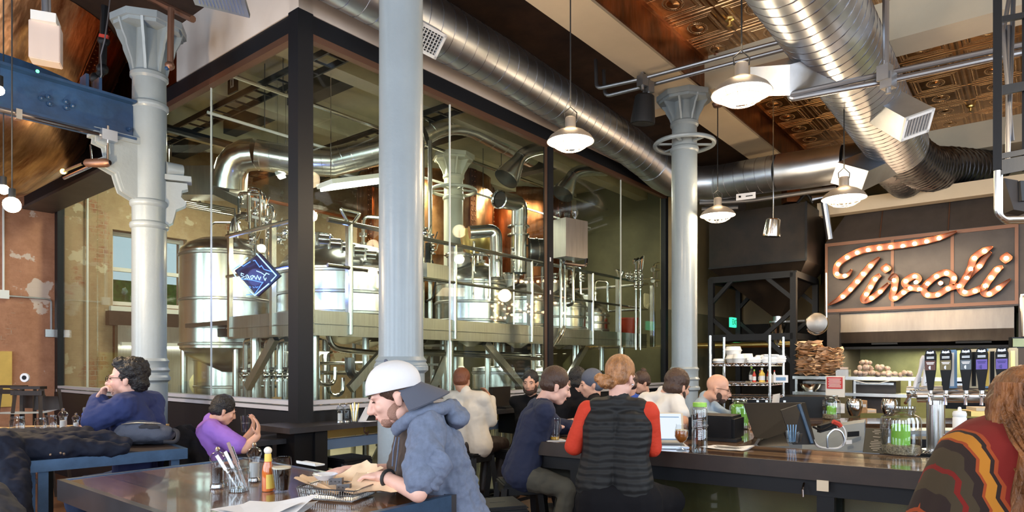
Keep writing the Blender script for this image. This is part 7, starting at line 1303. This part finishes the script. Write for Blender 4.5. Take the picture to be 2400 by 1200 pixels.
def leaf(pts, nm, mat, par, n=7, amp=.006, seed=1):            # crumpled sheet spanned by four corners
    rn = random.Random(seed); a, b, c, d = [Vector(p) for p in pts]; vs_ = []
    for i in range(n):
        for j in range(n): u, v = i/(n-1), j/(n-1); vs_.append(a*(1-u)*(1-v)+b*u*(1-v)+c*u*v+d*(1-u)*v+V(rn.uniform(-1, 1)*amp, rn.uniform(-1, 1)*amp, rn.uniform(-1, 1)*amp+.02*sin(pi*u)*sin(pi*v)*(-1)))
    nv = len(vs_); f = [(i*n+j, i*n+j+1, (i+1)*n+j+1, (i+1)*n+j) for i in range(n-1) for j in range(n-1)]; vs_ += [p+V(0, .0015, .001) for p in vs_]; f += [tuple(x+nv for x in q)[::-1] for q in f]
    return MB().add(vs_, f).build(nm, M[mat], par, ang=50)
t = thing('basket_paper', 'crumpled brown lining paper spilling out of the wire basket', 'paper', bc+Z(.01)); Yb = bc.y
leaf([P(690, 1120, Yb+.02), P(712, 1112, Yb+.15), P(800, 1160, Yb+.02), P(786, 1160, Yb-.08)], 'sheet', 'kraft', t, seed=3); leaf([P(780, 1118, Yb+.16), P(856, 1078, Yb+.20), P(900, 1100, Yb+.10), P(800, 1152, Yb-.02)], 'sheet', 'kraft', t, seed=5, amp=.008)
leaf([P(838, 1108, Yb+.12), P(880, 1105, Yb+.10), P(938, 1148, Yb-.08), P(806, 1158, Yb-.09)], 'sheet', 'kraft', t, seed=7, amp=.008); leaf([P(705, 1120, Yb+.12), P(780, 1112, Yb+.18), P(835, 1150, Yb+.05), P(770, 1158, Yb-.02)], 'sheet', 'kraft', t, seed=9)
t = thing('white_bowl', 'white dish inside the papered basket', 'bowl', bc+Z(.03)); MB().lathe([(.001, .0), (.03, .0), (.052, .022), (.054, .024), (.05, .022), (.001, .008)], P(762, 1124, Yb+.06), 24).build('bowl', M['white_ceramic'], t)
for k, (u, v, dy, lab) in enumerate(((788, 1128, .03, 'grey folded metal clip lying in the basket, rear one'), (806, 1142, -.01, 'grey folded metal clip lying in the basket, front one'))): c = P(u, v, Yb+dy); t = thing('metal_clip', lab, 'clip', c); MB().obox(c, bx*.032+Z(.004), by*.008, (0, 0, .013)).build('plate', M['pipe_dark'], t); mb = MB(); [mb.cyl(c+bx*x-by*.009, c+bx*x-by*.0095, .003, n=8) for x in (-.02, 0, .02)]; mb.build('holes', M['rubber'], t)
sheets(on(620, 1196), V(.93, -.37, 0)*.15, V(.37, .93, 0)*.095, 4, ['white menu page at the bottom of the loose pile on the near table', 'white menu page second from the bottom, sticking out to the left', 'white menu page with a curled corner near the basket', 'white menu page lying uppermost in the foreground'], 'loose menu pages on the near table', curl=.03)
t = thing('white_tray', 'edge of a white tray behind the basket', 'tray', on(735, 1095)); 
MB().obox(on(728, 1088)+Z(.004), TX*.09, TY*.03, (0, 0, .004)).build('tray', M['white_enamel'], t); MB().obox(on(728, 1088)+Z(.010)-TY*.03, TX*.09, TY*.003, (0, 0, .006)).build('rim', M['white_enamel'], t)
# side table: backpack and jacket
bp = on(335, 1042); t = thing('backpack', 'slate-blue backpack lying on the blue-edged table', 'bag', bp); mb = MB(); ex = V(.98, .15, 0); ey = V(-.15, .98, 0)
R = Matrix((ex, ey, Z(1))).transposed(); mb.ell(bp+Z(.075), (.17, .12, .075), 20, R); mb.ell(bp+Z(.07)+ex*.10, (.11, .11, .07), 16, R); mb.ell(bp+Z(.07)-ex*.09, (.10, .11, .075), 16, R); mb.ell(bp+Z(.12)-ey*.03, (.16, .07, .05), 16, R); blob(mb, 'bag', M['backpack'], t, .008, 3, .02)
mb = MB(); mb.ell(bp+Z(.125)-ey*.07+ex*.02, (.125, .03, .03), 16, R); blob(mb, 'front_pocket', M['backpack_dark'], t, .007, 3, .008); MB().tube([bp+Z(.15)-ey*.095-ex*.10, bp+Z(.16)-ey*.10, bp+Z(.15)-ey*.09+ex*.15], .004, 6).build('zip', M['galv'], t)
mb = MB(); mb.tube(arc([bp+ex*.20+Z(.10), bp+ex*.25+Z(.09)-ey*.05, bp+ex*.25+Z(.02)-ey*.08, bp+ex*.17+Z(.03)-ey*.1], .05), .014, 8); mb.build('strap', M['backpack_dark'], t); MB().ell(bp-ex*.22+Z(.06)-ey*.06, (.02, .02, .02), 10).build('buckle', M['white_plastic'], t)
jk = thing('jacket', 'dark navy jacket heaped over the table and hanging down at the left edge', 'jacket', P(120, 1060, 3.85)); mb = MB()
def rcp(a, r0, b, r1): mb.rc(P(*a), r0, P(*b), r1, 12)
rcp((30, 1042, 3.9), .10, (140, 1035, 4.0), .075); rcp((140, 1035, 4.0), .075, (250, 1032, 4.15), .06); rcp((250, 1034, 4.15), .06, (292, 1042, 4.15), .045); rcp((20, 1060, 3.8), .12, (160, 1050, 3.9), .08); rcp((160, 1050, 3.9), .075, (290, 1052, 4.05), .035)
rcp((5, 1050, 3.7), .11, (-20, 1130, 3.6), .12); rcp((20, 1090, 3.65), .10, (40, 1180, 3.5), .07); rcp((-20, 1130, 3.6), .12, (10, 1260, 3.5), .11); rcp((40, 1180, 3.5), .07, (55, 1240, 3.45), .05); rcp((60, 1030, 4.0), .07, (200, 1020, 4.15), .055)
blob(mb, 'cloth', M['jacket_navy'], jk, .010, 3, .040); mb = MB()
for u, v, Yj in ((118, 1066, 3.7), (142, 1062, 3.72), (150, 1064, 3.72)): mb.ell(P(u, v, Yj), .008, 8)
mb.build('snap_buttons', M['chrome'], jk, kind=None)
t = thing('coat_tail', 'grey coat hem at the bottom left corner', 'coat', P(10, 1180, 2.9)); mb = MB(); mb.rc(P(-30, 1180, 2.9), .10, P(20, 1260, 2.8), .10); blob(mb, 'cloth', M['backpack_dark'], t, .010, 3, .03)
t = thing('hanging_coat', 'black coat hung on a chair behind the backpack', 'coat', P(440, 1040, 4.7)); mb = MB(); mb.rc(P(420, 1020, 4.7), .07, P(415, 1110, 4.6), .10); mb.rc(P(440, 1010, 4.75), .05, P(470, 1090, 4.65), .08); blob(mb, 'cloth', M['black_cloth'], t, .010, 3, .04)
# jars and bottles on the far table
for u, v, r, h, lab in ((40, 1018, .045, .11, 'glass jar at the left edge of the condiment table'), (95, 1018, .035, .10, 'small glass jar second from the left edge'), (118, 1014, .040, .11, 'glass jar with a wide rim third from the left edge')): mug(PZ(u, v-7, 1.102), lab, r, h)
mill(PZ(148, 1012, 1.102), 'salt', 'round glass shaker behind the dark jacket', 1.0); mill(PZ(178, 1012, 1.102), 'salt', 'clear salt shaker next to the blue water bottle', .8)
c = PZ(206, 1010, 1.102); t = thing('blue_bottle', 'bright blue water bottle with a dark lid in front of the curly-haired man', 'bottle', c); MB().lathe([(.001, 0), (.038, 0), (.04, .01), (.04, .13), (.03, .145)], c, 24).build('body', M['blue_water'], t); MB().lathe([(.032, .14), (.034, .17), (.030, .18), (.001, .18)], c, 24).build('lid', M['backpack'], t)
c = PZ(236, 1012, 1.102); t = thing('cutlery_jar', 'glass jar of cutlery right of the blue bottle', 'jar', c); MB().lathe([(.001, .003), (.036, .002), (.038, .09), (.039, .095)], c, 24).build('glass', M['ware'], t)
for k, (dx, mt) in enumerate(((-.03, 'brass'), (0, 'stainless'), (.02, 'chrome'), (.035, 'brass'))): MB().bar(c+V(dx*.4, 0, .01), c+V(dx*1.3, .005, .175-.01*k), .013, .004, (0, -1, 0)).build('cutlery', M[mt], t)
sheets(PZ(45, 968, 1.052), V(.30, .02, 0), V(0, .16, 0), 2, ['white paper lying low on the table at the left edge', 'white paper uppermost on the table at the left edge'], curl=.03)
# condiments on the ledge by the glass
def onl(u, v): return PZ(u, v, 1.102)
mill(onl(797, 991), 'salt', 'clear salt mill on the dark ledge, left of the pair', .95); mill(onl(812, 990), 'ware_thin', 'clear mill without filling on the dark ledge, right of the pair', .95)
c = onl(831, 990); t = thing('cutlery_glass', 'small glass of cutlery on the dark ledge beside the white cap', 'glass', c); MB().lathe([(.001, .003), (.032, .002), (.035, .09), (.036, .10)], c, 24).build('glass', M['ware'], t)
for k in range(5): MB().bar(c+V((k-2)*.006, 0, .01), c+V((k-2)*.018, .01*(k % 2), .155+.01*(k % 3)), .010, .004, (0, -1, 0)).build('cutlery', M['stainless' if k % 2 else 'brass'], t)
c = onl(852, 989); t = thing('table_card', 'white folded menu card standing on the dark ledge', 'card', c); MB().extr([c+V(-.05, 0, 0), c+V(-.045, 0, 0), c+V(.02, .02, .13), c+V(.015, .02, .13)], (.05, .07, 0)).build('card', M['paper'], t); MB().extr([c+V(-.03, -.0, .0), c+V(.05, -.0, .0), c+V(.05, .0, .004), c+V(-.03, .0, .004)], (.05, .07, 0)).build('foot', M['paper'], t)
c = PB(1190, 965, -.25); c.z = 1.10; t = thing('dark_laptop', 'open dark laptop on the ledge right of the cream-shirted man', 'laptop', c); MB().obox(c+Z(.01), EA*.15, EB*.10, (0, 0, .01)).build('base', M['black_steel'], t); MB().obox(c+Z(.13)+EB*.12, EA*.16, EB*.03, (0, 0, .11)).build('lid', M['hopper_black'], t)
c = PB(585, 1015, 0); c = P(575, 1012, 5.25); t = thing('drinking_glass', 'clear tumbler the boy in purple is holding', 'glass', c); MB().lathe([(.001, .0), (.030, 0), (.038, .12), (.039, .13)], c, 24).build('glass', M['ware'], t); MB().lathe([(.001, .004), (.029, .004), (.034, .07), (.001, .07)], c, 20).build('water', M['ware_thin'], t); MB().tube([c+Z(.02), c+V(-.01, .02, .19)], .003, 5).build('straw', M['rubber'], t)
c = V(-2.05, 5.35, 0); t = thing('low_table', 'dark table in front of the boy in purple', 'table', c); MB().box((c.x, c.y, .98), (.55, .4, .04), ANG).build('top', M['ledge'], t); MB().box((c.x, c.y, .5), (.10, .10, .96), ANG).build('pedestal', M['black_steel'], t)
